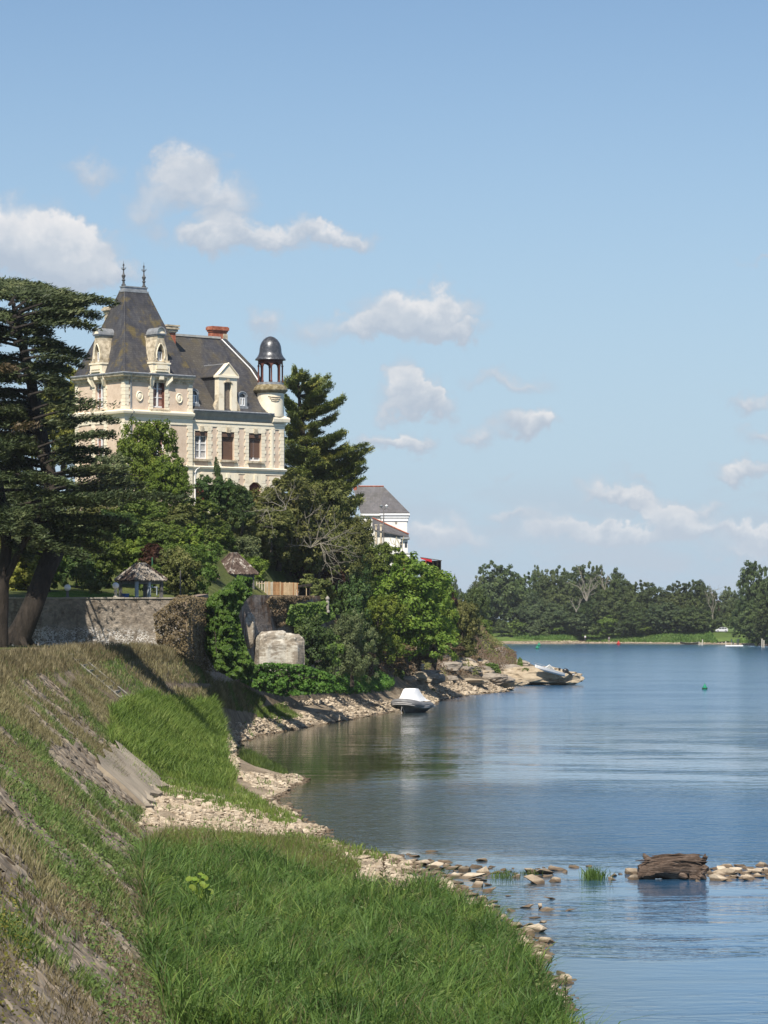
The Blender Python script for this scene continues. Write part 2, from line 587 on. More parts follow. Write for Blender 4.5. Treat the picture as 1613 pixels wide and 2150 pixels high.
SY = np.array([s[0] for s in SEC], float)
SX = np.array([[p[0] for p in s[1]] for s in SEC], float)
SZ = np.array([[p[1] for p in s[1]] for s in SEC], float)


def cols_at(Y):
    Y = np.asarray(Y, float)
    return (np.stack([np.interp(Y, SY, SX[:, i]) for i in range(10)], -1),
            np.stack([np.interp(Y, SY, SZ[:, i]) for i in range(10)], -1))


def wob(x, y, s, seed=0.0):
    """cheap smooth noise in about -1..1, vectorised"""
    x = np.asarray(x, float) * s
    y = np.asarray(y, float) * s
    v = 0
    for k, (a, b, c, w) in enumerate([(1.0, .31, 1.3, .4), (-.47, 1.13, 2.1, .3), (1.9, -1.4, .5, .2), (2.7, 2.3, 4.2, .14), (-4.1, 3.3, 1.1, .1)]):
        v = v + w * np.sin(a * x + b * y + c + seed * (k + 1.7) + 1.5 * np.sin(.6 * b * x - .8 * a * y + seed + k))
    return v


def bank_point(Y, T):
    """T in 0..9 across the columns -> xyz"""
    X, Z = cols_at(Y)
    T = np.clip(np.asarray(T, float), 0, 8.9999)
    i = T.astype(int)
    f = T - i
    ar = np.arange(len(T))
    x = X[ar, i] * (1 - f) + X[ar, i + 1] * f
    z = Z[ar, i] * (1 - f) + Z[ar, i + 1] * f
    dx = wob(Y, Y * 0 + 3, 0.55, 1.0) * 0.28 * np.exp(-((T - 1.2) / 1.2) ** 2)
    soft = np.where((T > 0.6), 1.0, 0.3)
    dz = wob(x, np.asarray(Y) * 0.6, 0.9, 2.0) * 0.10 * soft * np.where((T > 1) & (T < 5), 1, 0.35)
    dz = np.where((T > 4.0) & (T < 6.2), dz * 0.2, dz)
    return np.stack([x + dx, np.asarray(Y, float), z + dz], -1)


def ground_z(x, y):
    """height of the bank under a single spot"""
    X, Z = cols_at(np.array([y]))
    X = X[0]; Z = Z[0]
    return float(np.interp(-x, -X, Z))


def project(pts):
    px = 806.5 + F * pts[:, 0] / pts[:, 1]
    py = HZ + F * (CAMZ - pts[:, 2]) / pts[:, 1]
    return px, py


def loft_sheet(name, Ys, Ts, mat, kind='structure'):
    ny, nt = len(Ys), len(Ts)
    Yg = np.repeat(np.asarray(Ys, float), nt)
    Tg = np.tile(np.asarray(Ts, float), ny)
    v = bank_point(Yg, Tg)
    idx = np.arange(ny * nt).reshape(ny, nt)
    a = idx[:-1, :-1].ravel(); b = idx[1:, :-1].ravel(); c = idx[1:, 1:].ravel(); d = idx[:-1, 1:].ravel()
    f = np.stack([a, d, c, b], -1)[:, ::-1]
    # make the sheet face up
    me = mesh_np(name, v, f.ravel(), np.full(len(f), 4), mat, smooth=True)
    o = link(name, me)
    o['kind'] = kind
    return o
# ------------------------------------------------------------------ ground, river
def mat_pebbly(name, stops, big=1.2, small=9.0, bstr=0.6, bdist=0.06):
    m, t = new_mat(name)
    pos = t.n('ShaderNodeNewGeometry').outputs['Position']
    a = t.noise(pos, 0.35 * big, 4, 0.6)
    vo = t.n('ShaderNodeTexVoronoi', feature='F1')
    t.t.links.new(pos, vo.inputs['Vector'])
    vo.inputs['Scale'].default_value = small
    b = t.noise(pos, small * 0.7, 4, 0.65)
    f = t.m('ADD', t.m('MULTIPLY', t.smooth(a, 0.3, 0.7), 0.5), t.m('MULTIPLY', b, 0.5))
    c = t.ramp(f, stops)
    rv = t.sep(vo.outputs['Color'])[0]
    c = t.mix(0.35, c, t.mix(1.0, c, t.ramp(rv, [(0, (.5, .5, .5)), (1, (1.4, 1.35, 1.3))]), 'MULTIPLY'))
    h = t.m('SUBTRACT', b, t.m('MULTIPLY', vo.outputs['Distance'], 0.8))
    finish(t, c, 0.9, h, bstr, bdist, 0.15)
    return m


M_beach = mat_pebbly('beach_soil', [(0.2, (.13, .105, .07)), (0.5, (.24, .19, .135)), (0.85, (.36, .30, .215))])
M_bed = mat_pebbly('river_bed', [(0.2, (.03, .028, .018)), (0.8, (.08, .07, .045))])
M_revet = mat_pebbly('revetment_mortar', [(0.2, (.10, .078, .052)), (0.5, (.18, .14, .098)), (0.9, (.27, .225, .165))], 1.5, 6.0, 0.5, 0.05)
M_path = mat_pebbly('path_gravel', [(0.2, (.22, .15, .10)), (0.6, (.33, .24, .165)), (0.9, (.40, .31, .22))], 1.0, 14, 0.2, 0.02)
M_garden = mat_pebbly('garden_turf', [(0.2, (.05, .06, .02)), (0.6, (.09, .11, .03)), (0.9, (.17, .16, .06))], 1.0, 12, 0.6, 0.06)
M_earth = mat_pebbly('bank_earth', [(0.2, (.09, .07, .045)), (0.5, (.16, .125, .085)), (0.9, (.26, .215, .155))], 1.5, 4.0, 0.8, 0.12)
M_turf_far = mat_pebbly('far_turf', [(0.2, (.07, .11, .025)), (0.6, (.11, .165, .04)), (0.9, (.19, .21, .07))], 0.1, 1.0, 0.6, 0.3)

Yn = np.concatenate([np.arange(35, 135, 0.8), np.arange(135, 197.6, 1.1), [197.6]])
Yw = np.array([197.6, 198.0, 198.6])
Yf = np.concatenate([np.arange(199, 300, 1.5), np.arange(300, 480, 2.5), np.arange(480, 1101, 20)])
Yall = np.concatenate([Yn, Yw[1:], Yf])
loft_sheet('river_bed', Yall, np.linspace(0, 1.0, 5), M_bed)
loft_sheet('stony_beach', Yall, np.linspace(1, 2.0, 16), M_beach)
revetment = loft_sheet('stone_revetment', Yn, np.linspace(2, 4, 24), M_revet)
loft_sheet('quay_path', Yn, np.linspace(4, 5, 8), M_path)
loft_sheet('quay_ground', Yn, np.linspace(5, 9, 16), M_garden)
loft_sheet('rocky_bank', np.concatenate([Yw, Yf]), np.linspace(2, 6, 36), M_earth)
loft_sheet('garden_hill', np.concatenate([Yw, Yf]), np.linspace(6, 9, 24), M_garden)

# far bank: water line, shingle, grassy bank, meadow to the skyline
far_line = [(-500, 1010), (20, 985), (34, 960), (55, 955), (62, 968), (78, 962), (88, 950), (98, 945), (108, 905), (122, 880), (150, 830), (190, 740), (240, 600), (300, 400), (360, 40)]
FX = np.array([p[0] for p in far_line], float)
FY = np.array([p[1] for p in far_line], float)


def far_sheet(name, offs, mat, res=6.0):
    """offs: list of (metres behind the water line, height)"""
    xs = np.concatenate([np.arange(-500, 0, 30), np.arange(0, 125, 2.0), np.arange(125, 361, 10)])
    ys = np.interp(xs, FX, FY) + wob(xs, xs * 0, 0.23) * 2.0
    n = len(offs)
    V = np.zeros((len(xs), n, 3))
    for k, (o, z) in enumerate(offs):
        V[:, k, 0] = xs + (o * 0.8 if o > 0 else 0) * (xs > 100) * 1.0
        V[:, k, 1] = ys + o
        V[:, k, 2] = z + (wob(xs + 17 * k, xs * 0 + k, 0.35) * 0.18 * (0 < k) if z > 0 else 0)
    idx = np.arange(len(xs) * n).reshape(len(xs), n)
    a = idx[:-1, :-1].ravel(); b = idx[1:, :-1].ravel(); c = idx[1:, 1:].ravel(); d = idx[:-1, 1:].ravel()
    f = np.stack([a, b, c, d], -1)
    me = mesh_np(name, V.reshape(-1, 3), f.ravel(), np.full(len(f), 4), mat, smooth=True)
    return tag(link(name, me), kind='structure')


far_sheet('far_shingle', [(-8, -1.2), (0, 0.0), (3, 0.35), (6, 0.7), (9, .95)], M_beach)
far_sheet('far_bank', [(6.5, .8), (13, 1.9), (24, 3.0), (32, 3.5), (45, 3.7), (120, 3.8), (500, 4.0), (1250, 4.0)], M_turf_far)


def water_material():
    m, t = new_mat('river_water')
    pos = t.n('ShaderNodeNewGeometry').outputs['Position']
    x, y, z = t.sep(pos)[0:3]
    # seen from a bank the ripples lie in long streaks across the stream
    p1 = t.comb(t.m('MULTIPLY', x, 0.55), y, 0.0)
    fine = t.noise(p1, 1.7, 3, 0.6, 0.5)
    mid = t.noise(p1, 0.42, 4, 0.6, 0.6)
    big = t.noise(t.comb(t.m('MULTIPLY', x, 0.35), t.m('MULTIPLY', y, 0.6), 0.0), 0.09, 3, 0.55)
    # rougher band where the current runs over the stone bar, calm pool in front of it
    dist_bar = t.m('SUBTRACT', y, t.m('ADD', 119.0, t.m('MULTIPLY', x, -0.35)))
    band = t.m('MULTIPLY', t.smooth(dist_bar, -1.5, 6.0), t.smooth(dist_bar, 62.0, 26.0))
    band = t.m('MULTIPLY', band, t.smooth(t.m('ADD', x, t.m('MULTIPLY', mid, 4.0)), -5.0, 1.5))
    far = t.smooth(y, 190.0, 330.0)
    open_w = t.smooth(x, -5.0, 8.0)
    patches = t.smooth(t.noise(t.comb(t.m('MULTIPLY', x, 0.22), t.m('MULTIPLY', y, 0.30), 3.0), 0.16, 5, 0.68, 1.0), 0.47, 0.60)
    amp = t.m('ADD', 0.15, t.m('MULTIPLY', band, 1.5))
    amp = t.m('ADD', amp, t.m('MULTIPLY', patches, t.m('ADD', 0.08, t.m('MULTIPLY', open_w, 0.8))))
    amp = t.m('ADD', amp, t.m('MULTIPLY', far, t.m('MULTIPLY', open_w, 0.45)))
    h = t.m('ADD', t.m('MULTIPLY', t.m('SUBTRACT', fine, 0.5), t.m('ADD', 0.055, t.m('MULTIPLY', band, 0.09))), t.m('MULTIPLY', t.m('SUBTRACT', mid, 0.5), 0.16))
    h = t.m('MULTIPLY', h, amp)
    h = t.m('ADD', h, t.m('MULTIPLY', big, 0.03))
    b = t.n('ShaderNodeBump')
    b.inputs['Strength'].default_value = 1.0
    b.inputs['Distance'].default_value = 1.0
    t.t.links.new(h, b.inputs['Height'])
    p = t.n('ShaderNodeBsdfPrincipled')
    # green-brown reflection painted into the shallow near-bank water, bluer out in the stream
    shallow = t.smooth(t.m('ADD', x, t.m('MULTIPLY', mid, 6.0)), 15.0, 2.0)
    t.t.links.new(t.mix(shallow, (0.028, 0.095, 0.19), (0.042, 0.046, 0.024)), p.inputs['Base Color'])
    p.inputs['IOR'].default_value = 1.333
    p.inputs['Specular IOR Level'].default_value = 0.5
    t.t.links.new(t.m('ADD', t.m('ADD', 0.035, t.m('MULTIPLY', band, 0.10)), t.m('MULTIPLY', far, 0.10)), p.inputs['Roughness'])
    t.t.links.new(b.outputs[0], p.inputs['Normal'])
    t.n('ShaderNodeOutputMaterial', (p.outputs[0],))
    return m


M_water = water_material()
wb = MB()
wb.add([(-160, 20, 0), (420, 20, 0), (420, 1250, 0), (-160, 1250, 0)], [(0, 1, 2, 3)])
river = tag(wb.build('river', M_water), kind='structure')
# ------------------------------------------------------------------ building materials
M_stone = simple('cream_stone', [(0, (.62, .53, .385)), (.25, (.78, .69, .52)), (1, (.82, .75, .60))], 1.6, .85, .25, .01)
M_stone_w = simple('weathered_stone', [(0, (.22, .18, .125)), (.5, (.46, .39, .28)), (1, (.66, .58, .44))], 2.4, .9, .4, .02)
M_plaster = simple('pink_plaster', [(0, (.54, .41, .30)), (.5, (.63, .495, .375)), (1, (.69, .555, .43))], 1.2, .9, .2, .01)
M_zinc = simple('zinc', [(0, (.20, .21, .22)), (1, (.38, .39, .40))], 3, .5, .1, .01, metal=.3)
M_lead = simple('dome_lead', [(0, (.035, .037, .042)), (.6, (.075, .078, .085)), (1, (.15, .15, .155))], 5, .33, .25, .015, spec=.6, metal=.35)
M_iron = simple('finial_iron', [(0, (.05, .05, .05)), (1, (.11, .11, .11))], 5, .5)
M_brick = simple('red_brick', [(0, (.22, .07, .04)), (.6, (.36, .12, .07)), (1, (.48, .22, .14))], 3, .9, .3, .02)
M_white = simple('white_paint', [(0, (.70, .70, .69)), (1, (.80, .80, .79))], 3, .5, .05, .005)
M_shutter = simple('brown_blind', [(0, (.11, .065, .045)), (1, (.17, .10, .07))], 2, .6, .4, .01, stretch=(1, 1, 14))
M_wood = simple('red_brown_wood', [(0, (.07, .025, .018)), (1, (.16, .06, .045))], 3, .6)
M_slat = simple('weathered_shutter', [(0, (.14, .115, .09)), (1, (.24, .20, .16))], 5, .8)
M_curtain = simple('pale_curtain', [(0, (.33, .32, .31)), (1, (.5, .49, .47))], 6, .8)
M_redcurt = simple('rosy_curtain', [(0, (.22, .09, .07)), (1, (.45, .30, .25))], 5, .8)


def glass_mat():
    m, t = new_mat('window_glass')
    finish(t, (.045, .05, .055), .12, spec=.6)
    return m


M_glass = glass_mat()


def slate_mat(name, lichen=.5, ochre=.35, base=((.022, .023, .029), (.050, .050, .058), (.10, .097, .096))):
    """slate: cold grey courses with brown growth and patches of yellow lichen"""
    m, t = new_mat(name)
    co = t.n('ShaderNodeTexCoord').outputs['Object']
    a = t.noise(co, .55, 5, .62)
    b = t.noise(t.v('MULTIPLY', co, (1, 1, .35)), 2.6, 5, .65)
    c = t.ramp(t.m('ADD', t.m('MULTIPLY', a, .4), t.m('MULTIPLY', b, .6)), [(.3, base[0]), (.5, base[1]), (.72, base[2])])
    c = t.mix(t.m('MULTIPLY', t.smooth(t.noise(t.v('MULTIPLY', co, (1, 1, .3)), .5, 5, .6), .42, .62), lichen), c, (.085, .073, .055))
    sp = t.noise(co, 7, 4, .7)
    c = t.mix(t.m('MULTIPLY', t.smooth(sp, .58, .7), .7 * lichen), c, (.26, .25, .21))
    zc = t.sep(co)[2]
    c = t.mix(t.m('MULTIPLY', t.smooth(t.noise(co, .8, 5, .65), .5, .66), ochre), c, (.17, .125, .035))
    rows = t.n('ShaderNodeTexBrick')
    t.t.links.new(t.comb(t.m('ADD', t.sep(co)[0], t.sep(co)[1]), zc, 0.0), rows.inputs['Vector'])
    rows.inputs['Scale'].default_value = 1.0
    rows.inputs['Brick Width'].default_value = .32
    rows.inputs['Row Height'].default_value = .2
    rows.inputs['Mortar Size'].default_value = .012
    rows.inputs['Color1'].default_value = (.85, .85, .85, 1)
    rows.inputs['Color2'].default_value = (1.12, 1.12, 1.12, 1)
    rows.inputs['Mortar'].default_value = (.55, .55, .55, 1)
    c = t.mix(.8, c, t.mix(1.0, c, rows.outputs['Color'], 'MULTIPLY'))
    finish(t, c, .62, t.m('ADD', b, t.m('MULTIPLY', t.sep(rows.outputs['Color'])[0], .5)), .35, .03, .35)
    return m


M_slate = slate_mat('slate_roof', .8, .2)
M_slate_t = slate_mat('slate_tower', .45, .6)
M_slate2 = slate_mat('slate_plain', .25, .05, ((.07, .07, .075), (.11, .105, .11), (.16, .15, .155)))
M_slate_d = slate_mat('slate_cheek', .15, .03, ((.03, .03, .034), (.05, .05, .055), (.08, .078, .08)))

# ------------------------------------------------------------------ the chateau
# local frame: x along the river front, y into the house, z up; corner of the pavilion at the origin
CH_X, CH_Y, CH_Z = -23.35, 283.0, 17.5
chateau = thing('chateau', 'large cream stone mansion with steep slate pavilion roof and domed corner turret on the hill', 'mansion', (CH_X, CH_Y, CH_Z), R(40))
Z0 = CH_Z
TW, TD = 7.56, 7.8          # pavilion
WX, WD, WR = 18.4, 11.5, .25  # wing: right end, depth, recess


def zz(z):
    return z - Z0


def f_front(y0):
    return lambda a, d, z: (a, y0 - d, z - Z0)


def f_left():
    return lambda a, d, z: (-d, TD - a, z - Z0)


def wall_grid(xf, a0, a1, z0, z1, holes, depth=.38):
    """wall face with real openings; holes: (a0, a1, z0, z1)"""
    mb = MB()
    ca = sorted({a0, a1, *[h[0] for h in holes], *[h[1] for h in holes]})
    cz = sorted({z0, z1, *[h[2] for h in holes], *[h[3] for h in holes]})
    for i in range(len(ca) - 1):
        for k in range(len(cz) - 1):
            am, zm = (ca[i] + ca[i + 1]) / 2, (cz[k] + cz[k + 1]) / 2
            if any(h[0] < am < h[1] and h[2] < zm < h[3] for h in holes):
                continue
            mb.add([xf(ca[i], 0, cz[k]), xf(ca[i + 1], 0, cz[k]), xf(ca[i + 1], 0, cz[k + 1]), xf(ca[i], 0, cz[k + 1])], [(0, 1, 2, 3)])
    for (x0, x1, y0, y1) in holes:
        q = [(x0, y0), (x1, y0), (x1, y1), (x0, y1)]
        for j in range(4):
            p, r = q[j], q[(j + 1) % 4]
            mb.add([xf(p[0], 0, p[1]), xf(r[0], 0, r[1]), xf(r[0], -depth, r[1]), xf(p[0], -depth, p[1])], [(0, 1, 2, 3)])
    return mb


def fbox(mb, xf, a0, a1, d0, d1, z0, z1):
    c = [xf(a, d, z) for z in (z0, z1) for (a, d) in ((a0, d0), (a1, d0), (a1, d1), (a0, d1))]
    return mb.add(c, [(0, 3, 2, 1), (4, 5, 6, 7), (0, 1, 5, 4), (1, 2, 6, 5), (2, 3, 7, 6), (3, 0, 4, 7)])


def quoin_strip(mb, xf, a0, a1, z0, z1, left=True, right=True, bh=.34, tooth=.13, d=.06):
    """a strip of stone blocks whose outer edges step in and out"""
    n = max(1, int(round((z1 - z0) / bh)))
    h = (z1 - z0) / n
    for i in range(n):
        t = tooth if i % 2 == 0 else 0.0
        fbox(mb, xf, a0 - (t if left else 0), a1 + (t if right else 0), 0.0, d - (.0 if i % 2 else .008), z0 + i * h + .012, z0 + (i + 1) * h - .012)


def casement(xf, c, w, z0, z1, rows=3, depth=.30, parent=None, curtain=M_curtain, arched=False):
    """white two-leaf window with bars: frame > pane"""
    fr = MB()
    t = .07
    fbox(fr, xf, c - w / 2, c - w / 2 + t, -depth, -depth + .08, z0, z1)
    fbox(fr, xf, c + w / 2 - t, c + w / 2, -depth, -depth + .08, z0, z1)
    fbox(fr, xf, c - w / 2 + t, c + w / 2 - t, -depth, -depth + .08, z0, z0 + t * 1.6)
    fbox(fr, xf, c - w / 2 + t, c + w / 2 - t, -depth, -depth + .08, z1 - t, z1)
    fbox(fr, xf, c - .075, c + .075, -depth, -depth + .10, z0 + t * 1.6, z1 - t)
    hh = (z1 - z0 - t * 2.6) / rows
    for i in range(1, rows):
        zc = z0 + t * 1.6 + hh * i
        for s in (-1, 1):
            fbox(fr, xf, c + min(s * .075, s * (w / 2 - t)), c + max(s * .075, s * (w / 2 - t)), -depth, -depth + .07, zc - .028, zc + .028)
    o = fr.build('window', M_white, parent)
    for s in (-1, 1):
        p = MB()
        a, b = sorted((c + s * .075, c + s * (w / 2 - t)))
        fbox(p, xf, a, b, -depth - .03, -depth - .01, z0 + t, z1 - t)
        p.build('pane', M_glass, o)
        k = MB()
        a2, b2 = (a, a + (b - a) * .82) if s < 0 else (b - (b - a) * .82, b)
        # curtain hung behind the glass, in front of it here since the glass is opaque: kept as soft folds
        n = 6
        vs, fs = [], []
        for i in range(n + 1):
            aa = a2 + (b2 - a2) * i / n
            dd = -depth - .006 + (.012 if i % 2 else 0)
            vs += [xf(aa, dd, z0 + t * 1.6), xf(aa, dd, z0 + (z1 - z0) * .74)]
        for i in range(n):
            fs.append((i * 2, i * 2 + 2, i * 2 + 3, i * 2 + 1))
        if curtain:
            k.add(vs, fs)
            k.build('curtain', curtain, o)
    return o


def cornice(path, prof, name, mat, parent, closed=False):
    """stepped moulding along a plan path (points left to right, outside on the right-hand side of travel reversed)"""
    pts = [Vector((p[0], p[1])) for p in path]
    n = len(pts)
    nr = []
    for i in range(n - 1):
        d = (pts[i + 1] - pts[i]).normalized()
        nr.append(Vector((d.y, -d.x)))
    vs, fs = [], []
    m = len(prof)
    for i in range(n):
        if i == 0: nn = nr[0]
        elif i == n - 1: nn = nr[-1]
        else:
            nn = (nr[i - 1] + nr[i])
            nn = nn / max(.3, nn.dot(nr[i]))
        for (o, z) in prof:
            q = pts[i] + nn * o
            vs.append((q.x, q.y, z - Z0))
    for i in range(n - 1):
        for k in range(m):
            k2 = (k + 1) % m
            fs.append((i * m + k, (i + 1) * m + k, (i + 1) * m + k2, i * m + k2))
    fs.append(tuple(range(m)))
    fs.append(tuple(range((n - 1) * m, n * m))[::-1])
    mb = MB()
    mb.add(vs, fs)
    return mb.build(name, mat, parent)


def build_chateau():
    C = chateau
    GF0, ST, MC, EV = 17.5, 22.45, 27.35, 30.75
    fr, fl, fw = f_front(0), f_left(), f_front(WR)
    wall_paint = M_plaster
    # --- walls with openings
    wing_windows = [8.75, 11.82, 15.0]
    tz0, tz1 = 27.75, 30.35
    gfz1 = 21.35
    hF = [(3.78 - .66, 3.78 + .66, tz0, tz1), (3.78 - .7, 3.78 + .7, 23.3, 25.85)]
    wall_grid(fr, 0, TW, GF0, EV, hF).build('wall', M_plaster, C)
    hL = [(3.9 - .66, 3.9 + .66, tz0, tz1), (3.9 - .7, 3.9 + .7, 23.3, 25.85)]
    wall_grid(fl, 0, TD, GF0, EV, hL).build('wall', M_plaster, C)
    hW = [(c - .75, c + .75, 23.3, 25.87) for c in wing_windows] + [(c - .72, c + .72, 18.2, gfz1) for c in wing_windows]
    wall_grid(fw, TW, WX, GF0, 27.6, hW).build('wall', M_plaster, C)
    back = MB()
    back.add([(0, TD, 0), (TW, TD, 0), (TW, TD, zz(27.6)), (0, TD, zz(27.6))], [(0, 1, 2, 3)])
    back.add([(TW, WR, zz(27.3)), (TW, TD, zz(27.3)), (TW, TD, zz(EV)), (TW, 0, zz(EV)), (TW, 0, zz(27.3))], [(0, 1, 2, 3, 4)])
    back.add([(0, TD, zz(27)), (TW, TD, zz(27)), (TW, TD, zz(EV)), (0, TD, zz(EV))], [(0, 1, 2, 3)])
    back.add([(WX, WR, 0), (WX, WD, 0), (WX, WD, zz(27.6)), (WX, WR, zz(27.6))], [(0, 1, 2, 3)])
    back.add([(4.5, WD, 0), (WX, WD, 0), (WX, WD, zz(27.6)), (4.5, WD, zz(27.6))], [(0, 1, 2, 3)])
    back.build('wall', M_stone_w, C)
    # dark boxes behind the openings, coloured to stand for unlit rooms
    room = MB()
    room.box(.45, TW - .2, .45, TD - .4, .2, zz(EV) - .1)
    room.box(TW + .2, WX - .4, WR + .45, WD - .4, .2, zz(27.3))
    room.build('dark_room_box', simple('room_dark', [(0, (.03, .025, .02)), (1, (.05, .04, .035))], 1), C)

    # --- stone dressings: quoins at corners, window surrounds
    for (xf, A0, A1, z0, z1, cuts) in ((fr, 0, TW, 27.5, 30.1, hF[:1]), (fl, 0, TD, 27.5, 30.1, hL[:1])):
        q = MB()
        quoin_strip(q, xf, A0 + .002, A0 + .42, z0, z1, left=False)
        quoin_strip(q, xf, A1 - .42, A1 - .002, z0, z1, right=False)
        for h in cuts:
            quoin_strip(q, xf, h[0] - .38, h[0], z0, h[3] + .05, right=False)
            quoin_strip(q, xf, h[1], h[1] + .38, z0, h[3] + .05, left=False)
        q.build('quoins', M_stone, C)['kind'] = 'stuff'
    q = MB()
    for (xf, A0, A1) in ((fr, 0, TW), (fl, 0, TD)):
        quoin_strip(q, xf, A0 + .002, A0 + .5, ST + .2, 26.3, left=False)
        quoin_strip(q, xf, A1 - .5, A1 - .002, ST + .2, 26.3, right=False)
        c = 3.78 if xf is fr else 3.9
        quoin_strip(q, xf, c - 1.15, c - .7, ST + .2, 26.3, right=False)
        quoin_strip(q, xf, c + .7, c + 1.15, ST + .2, 26.3, left=False)
        quoin_strip(q, xf, A0 + .002, A0 + .5, GF0, ST - .2, left=False)
        quoin_strip(q, xf, A1 - .5, A1 - .002, GF0, ST - .2, right=False)
    q.build('quoins', M_stone, C)['kind'] = 'stuff'
    q = MB()
    fbox(q, fw, TW + .004, TW + .17, 0, .085, ST + .2, 26.3)
    fbox(q, fw, TW + .004, TW + .17, 0, .085, GF0, ST - .2)
    for c in wing_windows:
        quoin_strip(q, fw, c - 1.15, c - .75, ST + .2, 26.3, right=False)
        quoin_strip(q, fw, c + .75, c + 1.15, ST + .2, 26.3, left=False)
    quoin_strip(q, fw, 16.75, 17.2, ST + .2, 26.3)
    fbox(q, fw, 16.84, 17.1, 0, .11, ST + .2, 26.3)
    quoin_strip(q, fw, 17.95, WX - .002, ST + .2, 26.3, right=False)
    for c in wing_windows:
        quoin_strip(q, fw, c - 1.2, c - .72, GF0, 21.9, right=False)
        quoin_strip(q, fw, c + .72, c + 1.2, GF0, 21.9, left=False)
    quoin_strip(q, fw, 16.75, 18.38, GF0, 21.9, right=False)
    q.build('quoins', M_stone, C)['kind'] = 'stuff'

    # lintels with keystones over the first-floor windows, arches on the ground floor
    for c in wing_windows + [3.78]:
        xf = fr if c < TW else fw
        mb = MB()
        fbox(mb, xf, c - .75, c + .75, 0, .062, 25.87, 26.3)
        fbox(mb, xf, c - 1.15, c - .75, .061, .075, 25.9, 26.3)
        fbox(mb, xf, c + .75, c + 1.15, .061, .075, 25.9, 26.3)
        mb.build('lintel', M_stone, C)
        k = MB()
        fbox(k, xf, c - .2, c + .2, .062, .17, 25.80, 26.28)
        ks = k.build('keystone', M_stone_w, C)
        s = MB()
        fbox(s, xf, c - .95, c + .95, 0, .26, 23.08, 23.26)
        s.build('window_sill', M_stone_w, C)
        ap = MB()
        fbox(ap, xf, c - .66, c + .66, 0, .03, ST + .25, 23.06)
        ap.build('apron', M_plaster, C)
    for c in wing_windows:
        mb = MB()
        n = 8
        up, lo = [], []
        for i in range(n + 1):
            a = c - .72 + 1.44 * i / n
            up.append((a, 22.02))
            lo.append((a, gfz1 - .42 + .42 * math.sin(math.pi * i / n)))
        vs = [fw(p[0], .062, p[1]) for p in lo] + [fw(p[0], .062, p[1]) for p in up] + [fw(p[0], -.36, p[1]) for p in lo]
        fs = [(i, i + 1, n + 2 + i, n + 1 + i) for i in range(n)] + [(2 * n + 2 + i, 2 * n + 3 + i, i + 1, i) for i in range(n)]
        mb.add(vs, fs)
        fbox(mb, fw, c - 1.2, c - .72, 0, .07, 21.4, 22.02)
        fbox(mb, fw, c + .72, c + 1.2, 0, .07, 21.4, 22.02)
        fbox(mb, fw, c - .17, c + .17, .062, .15, 21.3, 22.0)
        mb.build('arch', M_stone, C)
        d = MB()
        fbox(d, fw, c - .7, c + .7, -.33, -.28, 18.2, gfz1)
        for j in range(9):
            fbox(d, fw, c - .68 + j * .155, c - .68 + j * .155 + .12, -.28, -.26, 18.2, gfz1)
        d.build('shutter', simple('red_shutter', [(0, (.13, .03, .02)), (1, (.22, .06, .04))], 3, .7), C)
    # first floor: one white window, two brown roller blinds, blind boxes
    for i, c in enumerate(wing_windows):
        mb = MB()
        fbox(mb, fw, c - .74, c + .74, -.28, -.02, 25.42, 25.86)
        mb.build('blind_box', M_shutter, C)
        if i == 0:
            casement(fw, c, 1.46, 23.32, 25.42, 3, .30, C)
        else:
            bz = 23.34 if i == 1 else 23.62
            if i == 2:
                casement(fw, c, 1.46, 23.32, 25.3, 3, .34, C)
            s = MB()
            n = int((25.42 - bz) / .085)
            for j in range(n):
                z = bz + (25.42 - bz) * j / n
                fbox(s, fw, c - .72, c + .72, -.26, -.235 + .0, z + .008, z + (25.42 - bz) / n - .004)
            fbox(s, fw, c - .72, c + .72, -.28, -.262, bz, 25.42)
            s.build('roller_blind', M_shutter, C)
    for xf, c in ((fr, 3.78), (fl, 3.9)):
        casement(xf, c, 1.38, 23.32, 25.8, 3, .3, C, M_redcurt)
        casement(xf, c, 1.28, tz0 + .05, tz1, 3, .3, C, M_redcurt)
        s = MB()
        fbox(s, xf, c + .52, c + .65, -.27, -.05, tz0, tz1)
        s.build('open_shutter', M_wood, C)
        s = MB()
        fbox(s, xf, c - 1.1, c + 1.1, 0, .3, 27.42, 27.6)
        s.build('window_sill', M_stone_w, C)

    # --- mouldings
    p_tower = [(0, TD), (0, 0), (TW, 0)]
    cornice(p_tower, [(0, 26.3), (.07, 26.3), (.07, 26.85), (.16, 26.9), (.22, 27.08), (.40, 27.12), (.45, 27.28), (.45, 27.36), (.06, 27.5), (0, 27.5)], 'main_cornice', M_stone, C)
    cornice(p_tower, [(0, 30.02), (.10, 30.02), (.12, 30.18), (.24, 30.22), (.28, 30.42), (.46, 30.5), (.5, 30.66), (0, 30.7)], 'upper_cornice', M_stone_w, C)
    cornice(p_tower, [(.3, 30.70), (.54, 30.67), (.58, 30.76), (.54, 30.84), (.3, 30.84)], 'gutter', M_zinc, C)
    cornice(p_tower, [(0, 22.2), (.08, 22.2), (.10, 22.4), (.20, 22.46), (.24, 22.56), (0, 22.64)], 'string_course', M_stone, C)
    p_wing = [(TW + .003, WR), (16.9, WR)]
    p_wing2 = [(TW + .003, WR), (WX, WR), (WX, WD)]
    cornice(p_wing2, [(0, 26.3), (.07, 26.3), (.07, 26.62), (.14, 26.66), (.14, 26.84), (0, 26.88)], 'architrave', M_stone, C)
    cornice(p_wing, [(0, 26.9), (.14, 26.9), (.22, 27.2), (.42, 27.5), (.46, 27.62), (0, 27.66)], 'main_cornice', simple('grey_cornice', [(0, (.26, .25, .21)), (1, (.36, .34, .29))], 1.5, .8), C)
